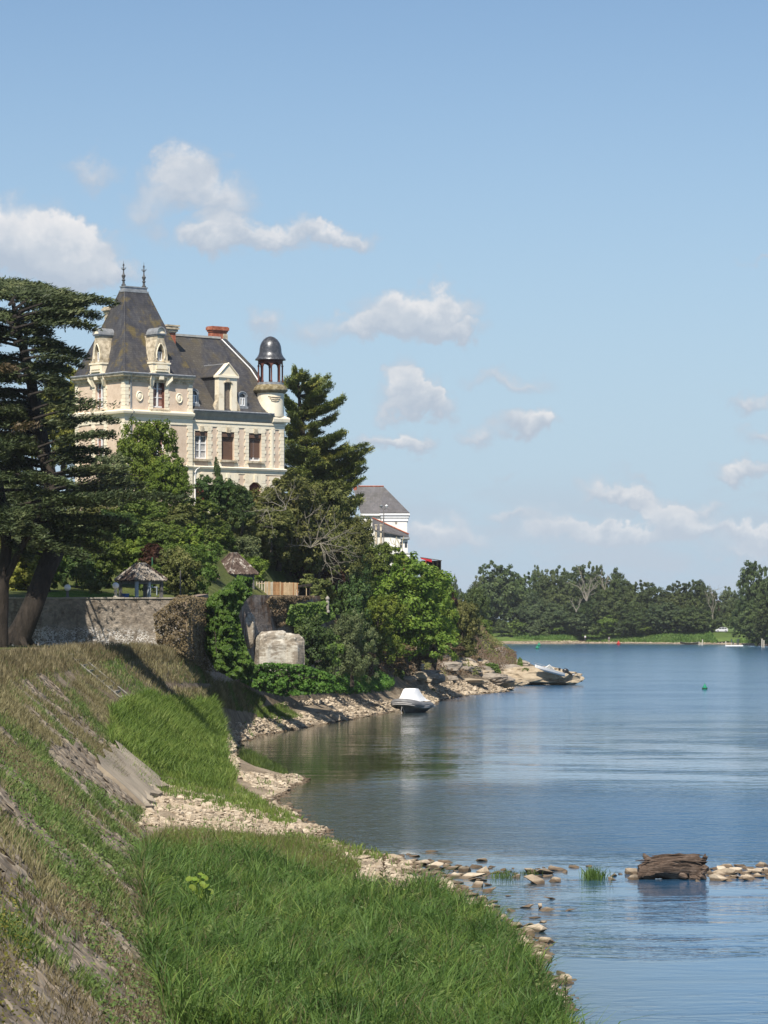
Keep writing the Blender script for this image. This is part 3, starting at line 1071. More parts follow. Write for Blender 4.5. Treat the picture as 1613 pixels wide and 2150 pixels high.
    cornice(p_wing, [(.3, 27.67), (.50, 27.63), (.56, 27.72), (.52, 27.8), (.3, 27.8)], 'gutter', M_zinc, C)
    cornice([(16.9, WR - .01), (WX, WR - .01), (WX, WD)], [(0, 26.9), (.18, 26.9), (.22, 27.0), (.40, 27.02), (.44, 27.3), (.40, 27.42), (0, 27.62)], 'main_cornice', M_stone, C)
    cornice(p_wing2, [(0, 22.16), (.07, 22.16), (.10, 22.36), (.20, 22.4), (.26, 22.56), (.2, 22.6), (0, 22.68)], 'string_course', M_stone, C)
    cornice(p_wing2, [(0, 22.02), (.05, 22.02), (.05, 22.14), (0, 22.14)], 'string_course', M_stone, C)

    # downpipes
    dp = MB()
    dp.tube([(.35, -.5, zz(30.7)), (.5, -.3, zz(30.3)), (.62, -.1, zz(30.15)), (.62, -.1, zz(27.6)), (.7, -.5, zz(27.3)), (.62, -.12, zz(26.9)), (.62, -.1, zz(18))], .06, 6)
    dp.build('downpipe', M_zinc, C, smooth=True)
    dp = MB()
    dp.tube([(TW + .9, WR - .2, zz(22.5)), (TW + .55, WR - .15, zz(22.3)), (TW + .42, WR - .12, zz(22.0)), (TW + .42, WR - .12, zz(17.6))], .06, 6)
    dp.build('downpipe', M_white, C, smooth=True)
    dp = MB()
    dp.tube([(WX + .12, WR + .1, zz(26.3)), (WX + .12, WR + .1, zz(17.6))], .05, 6)
    dp.build('downpipe', M_zinc, C, smooth=True)

    # oval medallions
    for a in (1.62, 6.05):
        mb = MB()
        n = 24
        prof = [(1.0, 0.0), (1.0, .09), (.86, .12), (.78, .05), (.6, .05), (.5, .09), (.25, .11), (0.001, .11)]
        vs, fs = [], []
        for (r, d) in prof:
            for i in range(n):
                t = 2 * math.pi * i / n
                vs.append(fr(a + .36 * r * math.cos(t), d, 28.72 + .47 * r * math.sin(t)))
        for k in range(len(prof) - 1):
            for i in range(n):
                fs.append((k * n + i, k * n + (i + 1) % n, (k + 1) * n + (i + 1) % n, (k + 1) * n + i))
        mb.add(vs, fs)
        mb.build('medallion', M_stone, C, smooth=True)

    # --- pavilion roof
    def ring(e, z):
        # e: 0 at the eaves, 1 at the top; plan rectangle shrinking to the platform
        x0, x1 = -.12 + e * (2.48 + .12), TW + .12 - e * (TW + .12 - 5.08)
        y0, y1 = -.12 + e * (3.5 + .12), TD + .12 - e * (TD + .12 - 4.3)
        return [(x0, y0, zz(z)), (x1, y0, zz(z)), (x1, y1, zz(z)), (x0, y1, zz(z))]
    levels = []
    EH = 38.45 - EV
    for i in range(15):
        f = i / 14
        e = f + .035 * math.sin(f * math.pi)
        levels.append(ring(e, EV + EH * f + .08))
    mb = MB()
    vs = [p for l in levels for p in l]
    fs = [(k * 4 + i, k * 4 + (i + 1) % 4, (k + 1) * 4 + (i + 1) % 4, (k + 1) * 4 + i) for k in range(14) for i in range(4)]
    fs.append((56, 57, 58, 59))
    mb.add(vs, fs)
    roof = mb.build('pavilion_roof', M_slate_t, C)
    mb = MB()
    x0, x1, y0, y1 = 2.42, 5.14, 3.44, 4.36
    mb.box(x0, x1, y0, y1, zz(38.50), zz(38.66))
    mb.box(x0 + .12, x1 - .12, y0 + .1, y1 - .1, zz(38.66), zz(38.95))
    mb.box(x0 + .06, x1 - .06, y0 + .04, y1 - .04, zz(38.95), zz(39.05))
    mb.build('roof_crest', M_zinc, C)
    for x in (2.64, 4.92):
        mb = MB()
        pr = [(.2, 39.05), (.2, 39.2), (.12, 39.25), (.1, 39.5), (.17, 39.55), (.17, 39.62), (.09, 39.68), (.14, 39.85), (.20, 40.0), (.10, 40.12), (.06, 40.3), (.06, 40.55), (.11, 40.6), (.06, 40.66), (.04, 41.0), (.08, 41.05), (.03, 41.1), (.001, 41.45)]
        mb.lathe(x, 3.9, [(r, zz(z)) for r, z in pr], 8)
        for i in range(4):
            a = i * math.pi / 2 + .4
            mb.tube([(x, 3.9, zz(40.5)), (x + .22 * math.cos(a), 3.9 + .22 * math.sin(a), zz(40.62)), (x + .26 * math.cos(a), 3.9 + .26 * math.sin(a), zz(40.76))], .022, 4)
            mb.tube([(x, 3.9, zz(40.9)), (x + .13 * math.cos(a), 3.9 + .13 * math.sin(a), zz(40.98))], .02, 4)
        mb.build('finial', M_iron, C, smooth=True)
    # lead strip on the hips
    for (i, j) in ((0, 0), (1, 1), (3, 3)):
        mb = MB()
        mb.tube([Vector(l[i]) + Vector((0, 0, .02)) for l in levels], .05, 5)
        mb.build('hip_ridge', M_slate_t, C)
    # weather vane
    mb = MB()
    X, Yv = 7.2, 5.4
    mb.tube([(X, Yv, zz(33.2)), (X, Yv, zz(36.9))], .03, 5)
    mb.add([(X - .28, Yv, zz(36.62)), (X + .25, Yv, zz(36.5)), (X + .34, Yv, zz(36.74)), (X + .05, Yv, zz(36.7)), (X - .1, Yv, zz(36.86))], [(0, 1, 2, 3, 4)])
    mb.build('weather_vane', M_iron, C)

    # --- the two ornate stone dormers of the pavilion
    for xf, c in ((fr, 3.78), (fl, 3.9)):
        D = MB()
        # apron with corbel between window and dormer
        fbox(D, xf, c - .94, c + .94, -.5, .42, 30.86, 31.72)
        fbox(D, xf, c - 1.02, c + 1.02, -.5, .5, 31.72, 31.86)
        fbox(D, xf, c - .62, c + .62, .42, .56, 31.25, 31.60)
        fbox(D, xf, c - .7, c + .7, .42, .64, 31.0, 31.12)
        fbox(D, xf, c - .95, c + .95, .2, .52, 30.72, 30.86)
        ap = D.build('dormer_base', M_stone, C)
        D = MB()
        # sloping shoulders under the apron
        for s in (-1, 1):
            pts = [(c + s * .68, 29.7), (c + s * .98, 29.7), (c + s * 1.22, 30.3), (c + s * 1.12, 30.9), (c + s * .68, 30.9)]
            vs = [xf(a, .07, z) for a, z in pts] + [xf(a, .52, z) if k > 1 else xf(a, .16, z) for k, (a, z) in enumerate(pts)]
            n = len(pts)
            D.add(vs, [tuple(range(n)), tuple(range(2 * n - 1, n - 1, -1))] + [(i, (i + 1) % n, (i + 1) % n + n, i + n) for i in range(n)])
        fbox(D, xf, c - .24, c + .24, .1, .5, 30.3, 30.72)
        D.build('corbel', M_stone, C)
        # bottle-shaped body with pointed opening: outline steps inward, hollow niche
        out = [(.80, 31.86), (.80, 32.1), (.77, 32.5), (.70, 32.9), (.60, 33.3), (.48, 33.65), (.40, 33.9), (.38, 34.35)]
        inn = [(.32, 31.95), (.38, 32.2), (.42, 32.5), (.38, 32.85), (.28, 33.15), (.12, 33.42), (.02, 33.55), (.01, 33.56)]
        def body(s):
            vs = []
            n = len(out)
            for d in (.30, -1.9):
                for (a, z) in out:
                    vs.append(xf(c + s * a, d, z))
            for d in (.30, -.1):
                for (a, z) in inn:
                    vs.append(xf(c + s * a, d, z))
            fs = []
            for i in range(n - 1):
                fs.append((i, i + 1, n + i + 1, n + i))            # outer side
                fs.append((i, i + 1, 2 * n + i + 1, 2 * n + i))    # front
                fs.append((2 * n + i, 2 * n + i + 1, 3 * n + i + 1, 3 * n + i))  # niche side
            return vs, fs
        B = MB()
        for s in (-1, 1):
            B.add(*body(s))
        fbox(B, xf, c - .38, c + .38, -1.9, .302, 33.57, 34.35)
        fbox(B, xf, c - .36, c + .36, -1.0, .30, 31.86, 31.97)
        B.build('dormer_body', M_stone_w, C)
        B = MB()
        # raised arch moulding
        for s in (-1, 1):
            pts = [(c + s * (a + .05), z + .03) for a, z in inn[1:]]
            B.tube([xf(a, .33, z) for a, z in pts], .055, 5)
        B.build('arch_moulding', M_stone, C)
        B = MB()
        fbox(B, xf, c - .46, c + .46, -1.3, .42, 34.3, 34.42)
        fbox(B, xf, c - .53, c + .53, -1.3, .48, 34.42, 34.5)
        n = 12
        pr = [(c + .47 * math.cos(math.pi * i / n), 34.5 + .55 * math.sin(math.pi * i / n)) for i in range(n + 1)]
        vs = [xf(a, .4, z) for a, z in pr] + [xf(a, -1.3, z) for a, z in pr]
        B.add(vs, [(i, i + 1, n + 2 + i, n + 1 + i) for i in range(n)])
        G = MB()
        G.add([xf(c + (a - c) * .97, .3, z - .01) for a, z in pr], [tuple(range(n, -1, -1))])
        G.build('cap_lunette', M_stone, C)
        pr2 = [(c + .44 * math.cos(math.pi * i / n), 34.62 + .48 * math.sin(math.pi * i / n)) for i in range(n + 1)]
        B.tube([xf(a, .41, z) for a, z in pr], .06, 5)
        B.build('dormer_cap', M_zinc, C)
        casement(xf, c, .66, 32.0, 32.85, 1, .06, C, None)
        g = MB()
        fbox(g, xf, c - .45, c + .45, -.16, -.12, 31.98, 33.5)
        g.build('pane', M_glass, C)
        for s in (-1, 1):
            g = MB()
            fbox(g, xf, c + s * .86 - .12, c + s * .86 + .12, -.6, .34, 31.87, 32.05)
            g.build('dormer_shoulder', M_stone_w, C)

    # --- wing roof with its hipped end, ridge, coping
    e, r = 27.75, 35.1
    mb = MB()
    yb = WD + .4
    F0 = (TW - 3.0, -.15 + WR, zz(e)); F1 = (17.3, -.15 + WR, zz(e))
    R0 = (3.0, 6.0, zz(r)); R1 = (15.2, 6.0, zz(r))
    K0 = (TW - 3, yb, zz(e)); K1 = (17.6, yb, zz(e))
    # gentle sag: three courses up the front
    def mid(a, b, f, dn):
        bulge = 1.15 * math.sin(math.pi * min(1, f)) if a[0] > 12 else 0.0
        return (a[0] + (b[0] - a[0]) * f + bulge, a[1] + (b[1] - a[1]) * f, a[2] + (b[2] - a[2]) * f - dn)
    rows = [[mid(F0, R0, f, dn), mid(F1, R1, f, dn), mid(K1, R1, f, dn), mid(K0, R0, f, dn)] for f, dn in ((0, 0), (.12, .16), (.3, .2), (.6, .12), (1, 0))]
    vs = [p for rr in rows for p in rr]
    fs = []
    for k in range(4):
        for i in range(3):
            fs.append((k * 4 + i, k * 4 + i + 1, (k + 1) * 4 + i + 1, (k + 1) * 4 + i))
    mb.add(vs, fs)
    mb.build('wing_roof', M_slate, C)
    mb = MB()
    mb.box(3.2, 15.25, 5.85, 6.15, zz(r) - .04, zz(r) + .16)
    mb.build('ridge_capping', simple('pale_zinc', [(0, (.30, .30, .28)), (1, (.50, .49, .45))], 2, .6), C)
    mb = MB()
    cop = [mid(F1, R1, f, dn) for f, dn in ((.08, .14), (.3, .2), (.6, .12), (.97, 0))]
    n = len(cop)
    vs = []
    for p in cop:
        for (dx, dz) in ((-.06, .0), (-.06, .22), (.62, .25), (.62, -.3)):
            vs.append((p[0] + dx, p[1] + (0.2 if dx > 0 else 0), p[2] + dz))
    mb.add(vs, [(i * 4 + k, i * 4 + (k + 1) % 4, (i + 1) * 4 + (k + 1) % 4, (i + 1) * 4 + k) for i in range(n - 1) for k in range(4)] + [(0, 1, 2, 3), ((n - 1) * 4 + 3, (n - 1) * 4 + 2, (n - 1) * 4 + 1, (n - 1) * 4)])
    mb.build('gable_coping', M_slate, C)
    mb = MB()
    mb.tube([(p[0] - .09, p[1] - .05, p[2] + .14) for p in cop], .07, 5)
    mb.build('verge_flashing', M_white, C)

    # --- chimneys
    def chimney(x0, x1, y0, y1, z0, z1, mat, cap, capmat):
        b = MB()
        b.box(x0, x1, y0, y1, zz(z0), zz(z1))
        o = b.build('chimney', mat, C)
        b = MB()
        z = z1
        for (d, h) in cap:
            b.box(x0 - d, x1 + d, y0 - d, y1 + d, zz(z), zz(z + h))
            z += h
        b.build('chimney_cap', capmat, o)
        return o
    ck = chimney(14.6, 16.3, 6.3, 7.0, 31.0, 35.75, M_brick, [(.08, .16), (.16, .28), (.10, .08)], M_brick)
    b = MB(); b.box(15.85, 16.36, 6.24, 7.06, zz(31.0), zz(35.6)); b.build('stone_quoin', M_stone_w, ck)
    chimney(7.7, 8.6, 4.0, 4.9, 32, 35.1, M_brick, [(.06, .1), (.16, .22), (.26, .16), (.18, .1), (.30, .14)], M_stone_w)
    chimney(3.6, 4.25, 7.6, 8.3, 30, 36.9, M_stone_w, [(.07, .14), (.14, .12), (.22, .22), (.12, .14)], M_stone_w)

    # --- stone dormer on the wing
    c = 12.0
    c = 11.75
    z0, z1 = 27.85, 31.0
    D = MB()
    fbox(D, fw, c - 1.05, c - .42, -.5, .12, z0, z1 - .12)
    fbox(D, fw, c + .42, c + 1.05, -.5, .12, z0, z1 - .12)
    fbox(D, fw, c - .42, c + .42, -.5, .12, 30.45, z1 - .12)
    D.build('dormer_front', M_stone, C)
    D = MB()
    for i in range(5):
        fbox(D, fw, c - .41 + i * .166, c - .41 + i * .166 + .13, -.2, -.14, z0 + .05, 30.4)
    fbox(D, fw, c - .42, c + .42, -.26, -.2, z0, 30.5)
    D.build('slatted_shutter', M_slat, C)
    D = MB()
    n = 6
    for i in range(n):
        a0, a1 = c - .5 + i / n * 1.0, c - .5 + (i + 1) / n * 1.0
        zc0, zc1 = [30.32 + .2 * math.sin(math.pi * k / n) for k in (i, i + 1)]
        D.add([fw(a0, .125, zc0), fw(a1, .125, zc1), fw(a1, .2, zc1), fw(a0, .2, zc0), fw(a0, .125, zc0 + .1), fw(a1, .125, zc1 + .1), fw(a1, .2, zc1 + .1), fw(a0, .2, zc0 + .1)],
              [(0, 1, 2, 3), (4, 7, 6, 5), (3, 2, 6, 7), (0, 4, 5, 1)])
    fbox(D, fw, c - .14, c + .14, .12, .26, 30.46, 30.78)
    D.build('arch_moulding', M_stone_w, C)
    D = MB()
    fbox(D, fw, c - 1.2, c + 1.2, -.5, .26, z1 - .12, z1 + .08)
    pts = [(c - 1.2, z1 + .08), (c + 1.2, z1 + .08), (c, z1 + 1.25)]
    vs = [fw(a, .16, z) for a, z in pts] + [fw(a, -.4, z) for a, z in pts]
    D.add(vs, [(0, 1, 2), (5, 4, 3), (0, 3, 4, 1), (1, 4, 5, 2), (2, 5, 3, 0)])
    for s in (-1, 1):
        D.tube([fw(c + s * 1.16, .22, z1 + .12), fw(c, .22, z1 + 1.25)], .07, 4)
    D.build('pediment', M_stone, C)
    for s in (-1, 1):   # scrolls at the foot
        D = MB()
        D.add([fw(c + s * 1.05, .1, 27.85), fw(c + s * 1.45, .1, 27.85), fw(c + s * 1.38, .1, 28.3), fw(c + s * 1.12, .1, 28.75), fw(c + s * 1.05, .1, 29.3),
               fw(c + s * 1.05, -.4, 27.85), fw(c + s * 1.45, -.4, 27.85), fw(c + s * 1.38, -.4, 28.3), fw(c + s * 1.12, -.4, 28.75), fw(c + s * 1.05, -.4, 29.3)],
              [(0, 1, 2, 3, 4), (9, 8, 7, 6, 5), (0, 5, 6, 1), (1, 6, 7, 2), (2, 7, 8, 3), (3, 8, 9, 4)])
        D.build('scroll', M_stone_w, C)
    # cheeks and small saddle roof running back into the slope
    D = MB()
    for s in (-1, 1):
        a0, a1 = c + s * 1.0, c + s * .92
        D.add([fw(a0, -.05, 27.9), fw(a0, -.05, z1 + .0), fw(a0, -3.4, z1 + .0), fw(a1, -.05, 27.9), fw(a1, -.05, z1), fw(a1, -3.4, z1)],
              [(0, 1, 2), (5, 4, 3), (0, 3, 4, 1), (1, 4, 5, 2), (2, 5, 3, 0)])
    D.build('dormer_cheek', M_slate_d, C)
    D = MB()
    zr = z1 + 1.15
    vs = []
    for d in (-.38, -4.6):
        vs += [fw(c - 1.18, d, z1 + .02), fw(c, d, zr), fw(c + 1.18, d, z1 + .02), fw(c - 1.18, d, z1 - .06), fw(c, d, zr - .1), fw(c + 1.18, d, z1 - .06)]
    D.add(vs, [(0, 1, 7, 6), (1, 2, 8, 7), (3, 9, 10, 4), (4, 10, 11, 5), (0, 6, 9, 3), (2, 5, 11, 8), (0, 3, 4, 1), (1, 4, 5, 2)])
    D.build('dormer_roof', M_slate, C)
    D = MB()
    D.tube([fw(c, -.38, zr + .03), fw(c, -4.4, zr + .03)], .07, 5)
    D.tube([fw(c - 1.18, -3.6, z1 + .03), fw(c, -4.4, zr + .03)], .07, 5)
    D.build('dormer_flashing', M_zinc, C)
    # two small round-headed zinc dormers (oeil-de-boeuf)
    for cc, half in ((8.15, False), (13.75, False)):
        D = MB()
        n = 10
        oa, ia = [], []
        for i in range(n + 1):
            t = math.pi * i / n
            oa.append((cc + .52 * math.cos(t), 29.25 + .46 * math.sin(t)))
            ia.append((cc + .33 * math.cos(t), 29.22 + .30 * math.sin(t)))
        oa = [(cc + .58, 28.2)] + oa + [(cc - .58, 28.2)]
        ia = [(cc + .33, 28.35)] + ia + [(cc - .33, 28.35)]
        m = len(oa)
        vs = [fw(a, -.28, z) for a, z in oa] + [fw(a, -.28, z) for a, z in ia] + [fw(a, -2.4, z) for a, z in oa] + [fw(a, -.4, z) for a, z in ia]
        fs = []
        for i in range(m - 1):
            fs += [(i, i + 1, m + i + 1, m + i), (i, 2 * m + i, 2 * m + i + 1, i + 1), (m + i, m + i + 1, 3 * m + i + 1, 3 * m + i)]
        D.add(vs, fs)
        fbox(D, fw, cc - .62, cc + .62, -.7, -.2, 28.12, 28.34)
        D.tube([fw(a, -.26, z) for a, z in oa[1:-1]], .06, 5)
        rd = D.build('round_dormer', M_zinc, C, smooth=False)
        casement(fw, cc, .6, 28.38, 29.15, 1, .36, C, None)
        g = MB(); fbox(g, fw, cc - .33, cc + .33, -.44, -.42, 28.36, 29.55); g.build('pane', M_glass, C)

    # --- corner turret with lantern and lead dome
    tx, ty = 17.45, 1.05
    T = MB()
    T.lathe(tx, ty, [(1.27, zz(27.5)), (1.27, zz(29.75)), (1.36, zz(29.85))], 32)
    T.box(16.35, 18.33, WR, 2.2, zz(27.45), zz(28.1))
    T.build('turret_drum', M_stone, C, smooth=True)
    T = MB()
    T.box(17.55, 18.36, WR + .02, 1.6, zz(28.1), zz(29.7))
    T.build('turret_pier', M_stone, C)
    T = MB()
    T.lathe(tx, ty, [(1.28, zz(29.72)), (1.42, zz(29.8)), (1.60, zz(29.95)), (1.62, zz(30.05)), (1.5, zz(30.3)), (1.28, zz(30.52)), (0.01, zz(30.6))], 32)
    T.build('mossy_ledge', simple('mossy_ledge', [(0, (.11, .085, .04)), (.5, (.22, .18, .10)), (1, (.36, .32, .22))], 3, .95, .8, .05), C, smooth=True)
    # carved relief on the drum
    T = MB()
    for k, (w, z) in enumerate(((.62, 29.4), (.5, 29.2), (.38, 29.02))):
        pts = []
        for i in range(9):
            a = -math.pi / 2 - .32 + (i / 8 - .5) * w * 1.6
            pts.append((tx + 1.29 * math.cos(a), ty + 1.29 * math.sin(a), zz(z) - .10 * math.sin(math.pi * i / 8)))
        T.tube(pts, .055, 5)
    T.build('carved_garland', M_stone_w, C, smooth=True)
    T = MB()
    T.lathe(tx, ty, [(1.12, zz(30.5)), (1.24, zz(30.52)), (1.24, zz(30.72)), (1.1, zz(30.76)), (.01, zz(30.78))], 32)
    T.build('lantern_base', M_zinc, C, smooth=True)
    for i in range(8):
        a = i * math.pi / 4 + .2
        T = MB()
        x, y = tx + 1.12 * math.cos(a), ty + 1.12 * math.sin(a)
        T.lathe(x, y, [(.11, zz(30.76)), (.11, zz(30.9)), (.075, zz(30.95)), (.075, zz(32.2)), (.11, zz(32.26)), (.11, zz(32.36))], 8)
        T.build('lantern_post', M_wood, C, smooth=True)
    T = MB()
    # arched frieze between posts
    n = 8
    for i in range(8):
        a0 = i * math.pi / 4 + .2
        for k in range(n):
            b0, b1 = a0 + math.pi / 4 * k / n, a0 + math.pi / 4 * (k + 1) / n
            z0_, z1_ = [32.2 + .36 * math.sin(math.pi * q / n) ** .6 if 0 < q < n else 32.2 for q in (k, k + 1)]
            vs = []
            for rr in (1.06, 1.17):
                vs += [(tx + rr * math.cos(b0), ty + rr * math.sin(b0), zz(z0_)), (tx + rr * math.cos(b1), ty + rr * math.sin(b1), zz(z1_)),
                       (tx + rr * math.cos(b1), ty + rr * math.sin(b1), zz(32.85)), (tx + rr * math.cos(b0), ty + rr * math.sin(b0), zz(32.85))]
            T.add(vs, [(0, 1, 2, 3), (7, 6, 5, 4), (0, 4, 5, 1)])
    T.build('lantern_frieze', M_wood, C)
    T = MB()
    prof = [(1.45, 32.86), (1.43, 32.95), (1.28, 33.1), (1.13, 33.35), (1.05, 33.6), (1.03, 33.9), (.98, 34.2), (.86, 34.5), (.66, 34.78), (.4, 34.98), (.15, 35.08), (.001, 35.1)]
    T.lathe(tx, ty, [(1.0, zz(32.84))] + [(r_, zz(z_)) for r_, z_ in prof], 40)
    T.build('dome', M_lead, C, smooth=True)


build_chateau()
# ------------------------------------------------------------------ vegetation
L_bright = leaf_mat('leaves_bright', (0.066, 0.112, 0.015), (0.142, 0.217, 0.028), (0.250, 0.308, 0.049))
L_mid = leaf_mat('leaves_mid', (0.054, 0.095, 0.019), (0.119, 0.177, 0.031), (0.200, 0.253, 0.054))
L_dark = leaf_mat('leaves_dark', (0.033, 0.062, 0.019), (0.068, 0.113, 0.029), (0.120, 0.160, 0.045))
L_olive = leaf_mat('leaves_olive', (0.072, 0.087, 0.024), (0.144, 0.157, 0.043), (0.249, 0.241, 0.085))
L_grey = leaf_mat('leaves_greygreen', (0.065, 0.082, 0.035), (0.132, 0.155, 0.064), (0.232, 0.245, 0.116))
L_copper = leaf_mat('leaves_copper', (0.036, 0.014, 0.011), (0.076, 0.031, 0.020), (0.127, 0.066, 0.033))
L_yellow = leaf_mat('leaves_yellow', (0.095, 0.102, 0.015), (0.191, 0.186, 0.033), (0.280, 0.252, 0.066))
L_brown = leaf_mat('leaves_brown', (.070, .048, .026), (.135, .095, .052), (.21, .155, .09), trans=.2)
L_cedar = leaf_mat('needles_cedar', (0.026, 0.040, 0.015), (0.067, 0.092, 0.036), (0.161, 0.182, 0.077), trans=.10, scale=.5)
L_cypress = leaf_mat('needles_cypress', (0.055, 0.081, 0.019), (0.139, 0.173, 0.040), (0.347, 0.315, 0.065), trans=.12, scale=.35)
L_far = leaf_mat('leaves_far', (0.042, 0.066, 0.023), (0.081, 0.114, 0.037), (0.141, 0.179, 0.057), scale=.12)
L_far2 = leaf_mat('leaves_far_bluish', (0.043, 0.063, 0.029), (0.083, 0.113, 0.048), (0.140, 0.170, 0.073), scale=.12)
L_ivy = leaf_mat('leaves_ivy', (0.031, 0.081, 0.012), (0.072, 0.155, 0.020), (0.136, 0.236, 0.037), scale=1.2)
L_reed = leaf_mat('reed_blades', (0.032, 0.062, 0.014), (0.081, 0.136, 0.028), (0.172, 0.236, 0.061), trans=.3, scale=.35)
L_grass = leaf_mat('grass_blades', (0.066, 0.119, 0.021), (0.139, 0.206, 0.039), (0.238, 0.281, 0.075), trans=.3, scale=.35)
L_dry = leaf_mat('dry_grass', (.088, .070, .034), (.170, .142, .072), (.27, .235, .135), trans=.2, scale=.5)
L_weed = leaf_mat('weed_leaves', (0.048, 0.078, 0.018), (0.103, 0.150, 0.036), (0.193, 0.208, 0.072), trans=.25, scale=.8)
M_bark = simple('bark', [(0, (.025, .02, .016)), (1, (.085, .07, .055))], 4, .95, .8, .05)
M_barkdark = simple('bark_dark', [(0, (.012, .010, .008)), (1, (.045, .036, .028))], 3, .95, .9, .06, stretch=(1, 1, .3))
M_barkgrey = simple('bare_grey_wood', [(0, (.14, .125, .095)), (1, (.28, .255, .21))], 5, .9)


def crown_arrays(n, r, lobes, clump=0.22, leaf=(0.03, 0.02), flat=0.75, per=60, lower=0.55):
    """leaf cards on clumps that sit on the shells of several lobes; unit crown, centre at origin"""
    Cs, Ns = [], []
    tot = sum(l[3] * l[4] for l in lobes)
    for (cx, cy, cz, rx, rz) in lobes:
        k = max(3, int(n / per * rx * rz / tot))
        d = rand_dir(k, r)
        d[:, 2] = np.where(d[:, 2] < -lower, -d[:, 2] * .6, d[:, 2])
        d = nrm(d)
        rr = r.uniform(.72, 1.0, k)[:, None]
        cc = np.array([cx, cy, cz]) + d * np.array([rx, rx, rz]) * rr
        cr = clump * r.uniform(.55, 1.25, k) * (rx + rz) / 2
        m = per
        dd = rand_dir(k * m, r)
        rad = r.uniform(.25, 1.0, k * m) ** .5
        pts = np.repeat(cc, m, 0) + dd * (rad * np.repeat(cr, m))[:, None] * np.array([1, 1, flat])
        nn = nrm(dd * .8 + np.repeat(d, m, 0) * .5 + np.array([0, 0, .35]) + r.normal(size=(k * m, 3)) * .45)
        Cs.append(pts)
        Ns.append(nn)
    C = np.concatenate(Cs)
    N = np.concatenate(Ns)
    D = np.cross(N, rand_dir(len(C), r))
    L = leaf[0] * r.uniform(.6, 1.4, len(C))
    Wd = leaf[1] * r.uniform(.6, 1.3, len(C))
    return C, D, N, L, Wd


def rand_lobes(r, k, spread=.55, size=(.34, .55), tall=1.0):
    ls = []
    for i in range(k):
        a = r.uniform(0, 2 * math.pi)
        d = spread * math.sqrt(r.uniform(0.05, 1))
        z = r.uniform(-.55, .55) * tall
        s = r.uniform(*size) * (1.05 - .45 * abs(z) / tall)
        ls.append((d * math.cos(a) * (1 - .4 * max(z, 0) / tall), d * math.sin(a) * (1 - .4 * max(z, 0) / tall), z, s, s * r.uniform(.8, 1.1)))
    return ls


PROTO = {}


def proto(key, n, k, leaf, clump=.22, per=60, spread=.55, size=(.34, .55), seed=1, flat=.75, core=None):
    r = np.random.default_rng(seed)
    # a core lobe keeps the crown from being hollow
    C, D, N, L, Wd = crown_arrays(n, r, rand_lobes(r, k, spread, size) + (core or [(0, 0, -.1, .5, .55)]), clump, leaf, flat, per)
    # normalise to a unit box: width 1 in x and y, height 1, base at z = 0
    lo, hi = np.percentile(C, .3, 0), np.percentile(C, 99.7, 0)
    C = (C - (lo + hi) / 2) / (hi - lo)
    C[:, 2] += .5
    PROTO[key] = cards('crown', C, D, N, L, Wd, L_mid)


for s in range(3):
    proto('big%d' % s, 26000, 17, (.034, .024), .27, 60, seed=11 + s)
for s in range(2):
    proto('med%d' % s, 11000, 10, (.052, .036), .3, 45, seed=31 + s)
for s in range(2):
    proto('small%d' % s, 3200, 6, (.085, .052), .36, 32, seed=41 + s, size=(.4, .6))
for s in range(3):
    proto('far%d' % s, 24000, 24, (.036, .030), .24, 40, seed=51 + s, spread=.5, size=(.26, .42), core=[(0, 0, .05, .40, .45), (0, 0, -.35, .46, .30), (.15, .1, -.1, .42, .4), (-.18, -.1, -.15, .42, .38)])
proto('willow', 13000, 12, (.055, .014), .27, 50, seed=61)


def limbs(mb, base, top, r0, n, spread, rr, depth=2, seg=4, rise=.6):
    """trunk with branching limbs inside a crown"""
    base, top = Vector(base), Vector(top)
    pts, rad = [], []
    bend = Vector((rr.uniform(-1, 1), rr.uniform(-1, 1), 0)) * (top - base).length * .06
    for i in range(seg + 1):
        f = i / seg
        pts.append(base.lerp(top, f) + bend * math.sin(f * math.pi))
        rad.append(r0 * (1 - .65 * f) * (1.25 if i == 0 else 1))
    mb.tube(pts, rad, 7)
    if depth <= 0:
        return
    for k in range(n):
        f = rr.uniform(.35, 1.0)
        p = base.lerp(top, f) + bend * math.sin(f * math.pi)
        a = rr.uniform(0, 2 * math.pi)
        L = spread * rr.uniform(.5, 1.0)
        q = p + Vector((math.cos(a) * L, math.sin(a) * L, L * rr.uniform(.3, rise + .4)))
        limbs(mb, p, q, r0 * .38 * (1.2 - f * .5), max(2, n // 2), spread * .5, rr, depth - 1, 3, rise)


def tree(name, label, cat, px, py_top, py_base, wpx, Y, key, mat, trunk=.25, group=None, depthf=1.0, rz=None, trunk_vis=True, ground=None, crown_from=0.18, bark=None):
    """a tree given by where its crown stands in the picture and how far away it is"""
    ppm = F / Y
    X = (px - 806.5) / ppm
    ztop = CAMZ - (py_top - HZ) / ppm
    zbase = CAMZ - (py_base - HZ) / ppm if ground is None else ground
    h = ztop - zbase
    w = wpx / ppm
    rr = random.Random(int(px * 7 + Y))
    t = thing(name, label, cat, (X, Y, zbase), 0, group)
    if trunk_vis:
        mb = MB()
        limbs(mb, (0, 0, -.4), (w * rr.uniform(-.06, .06), 0, h * .72), max(.05, min(h, w * 1.6) * .028), 5, w * .3, rr, 1)
        mb.build('trunk', bark or M_bark, t, smooth=True)
    c = bpy.data.objects.new('crown', PROTO[key])
    COL.objects.link(c)
    c.parent = t
    c.location = (0, 0, h * crown_from)
    c.scale = (w, w * depthf, h * (1 - crown_from))
    c.rotation_euler = (0, 0, rr.uniform(0, 6.28) if rz is None else rz)
    c.material_slots[0].link = 'OBJECT'
    c.material_slots[0].material = mat
    return t


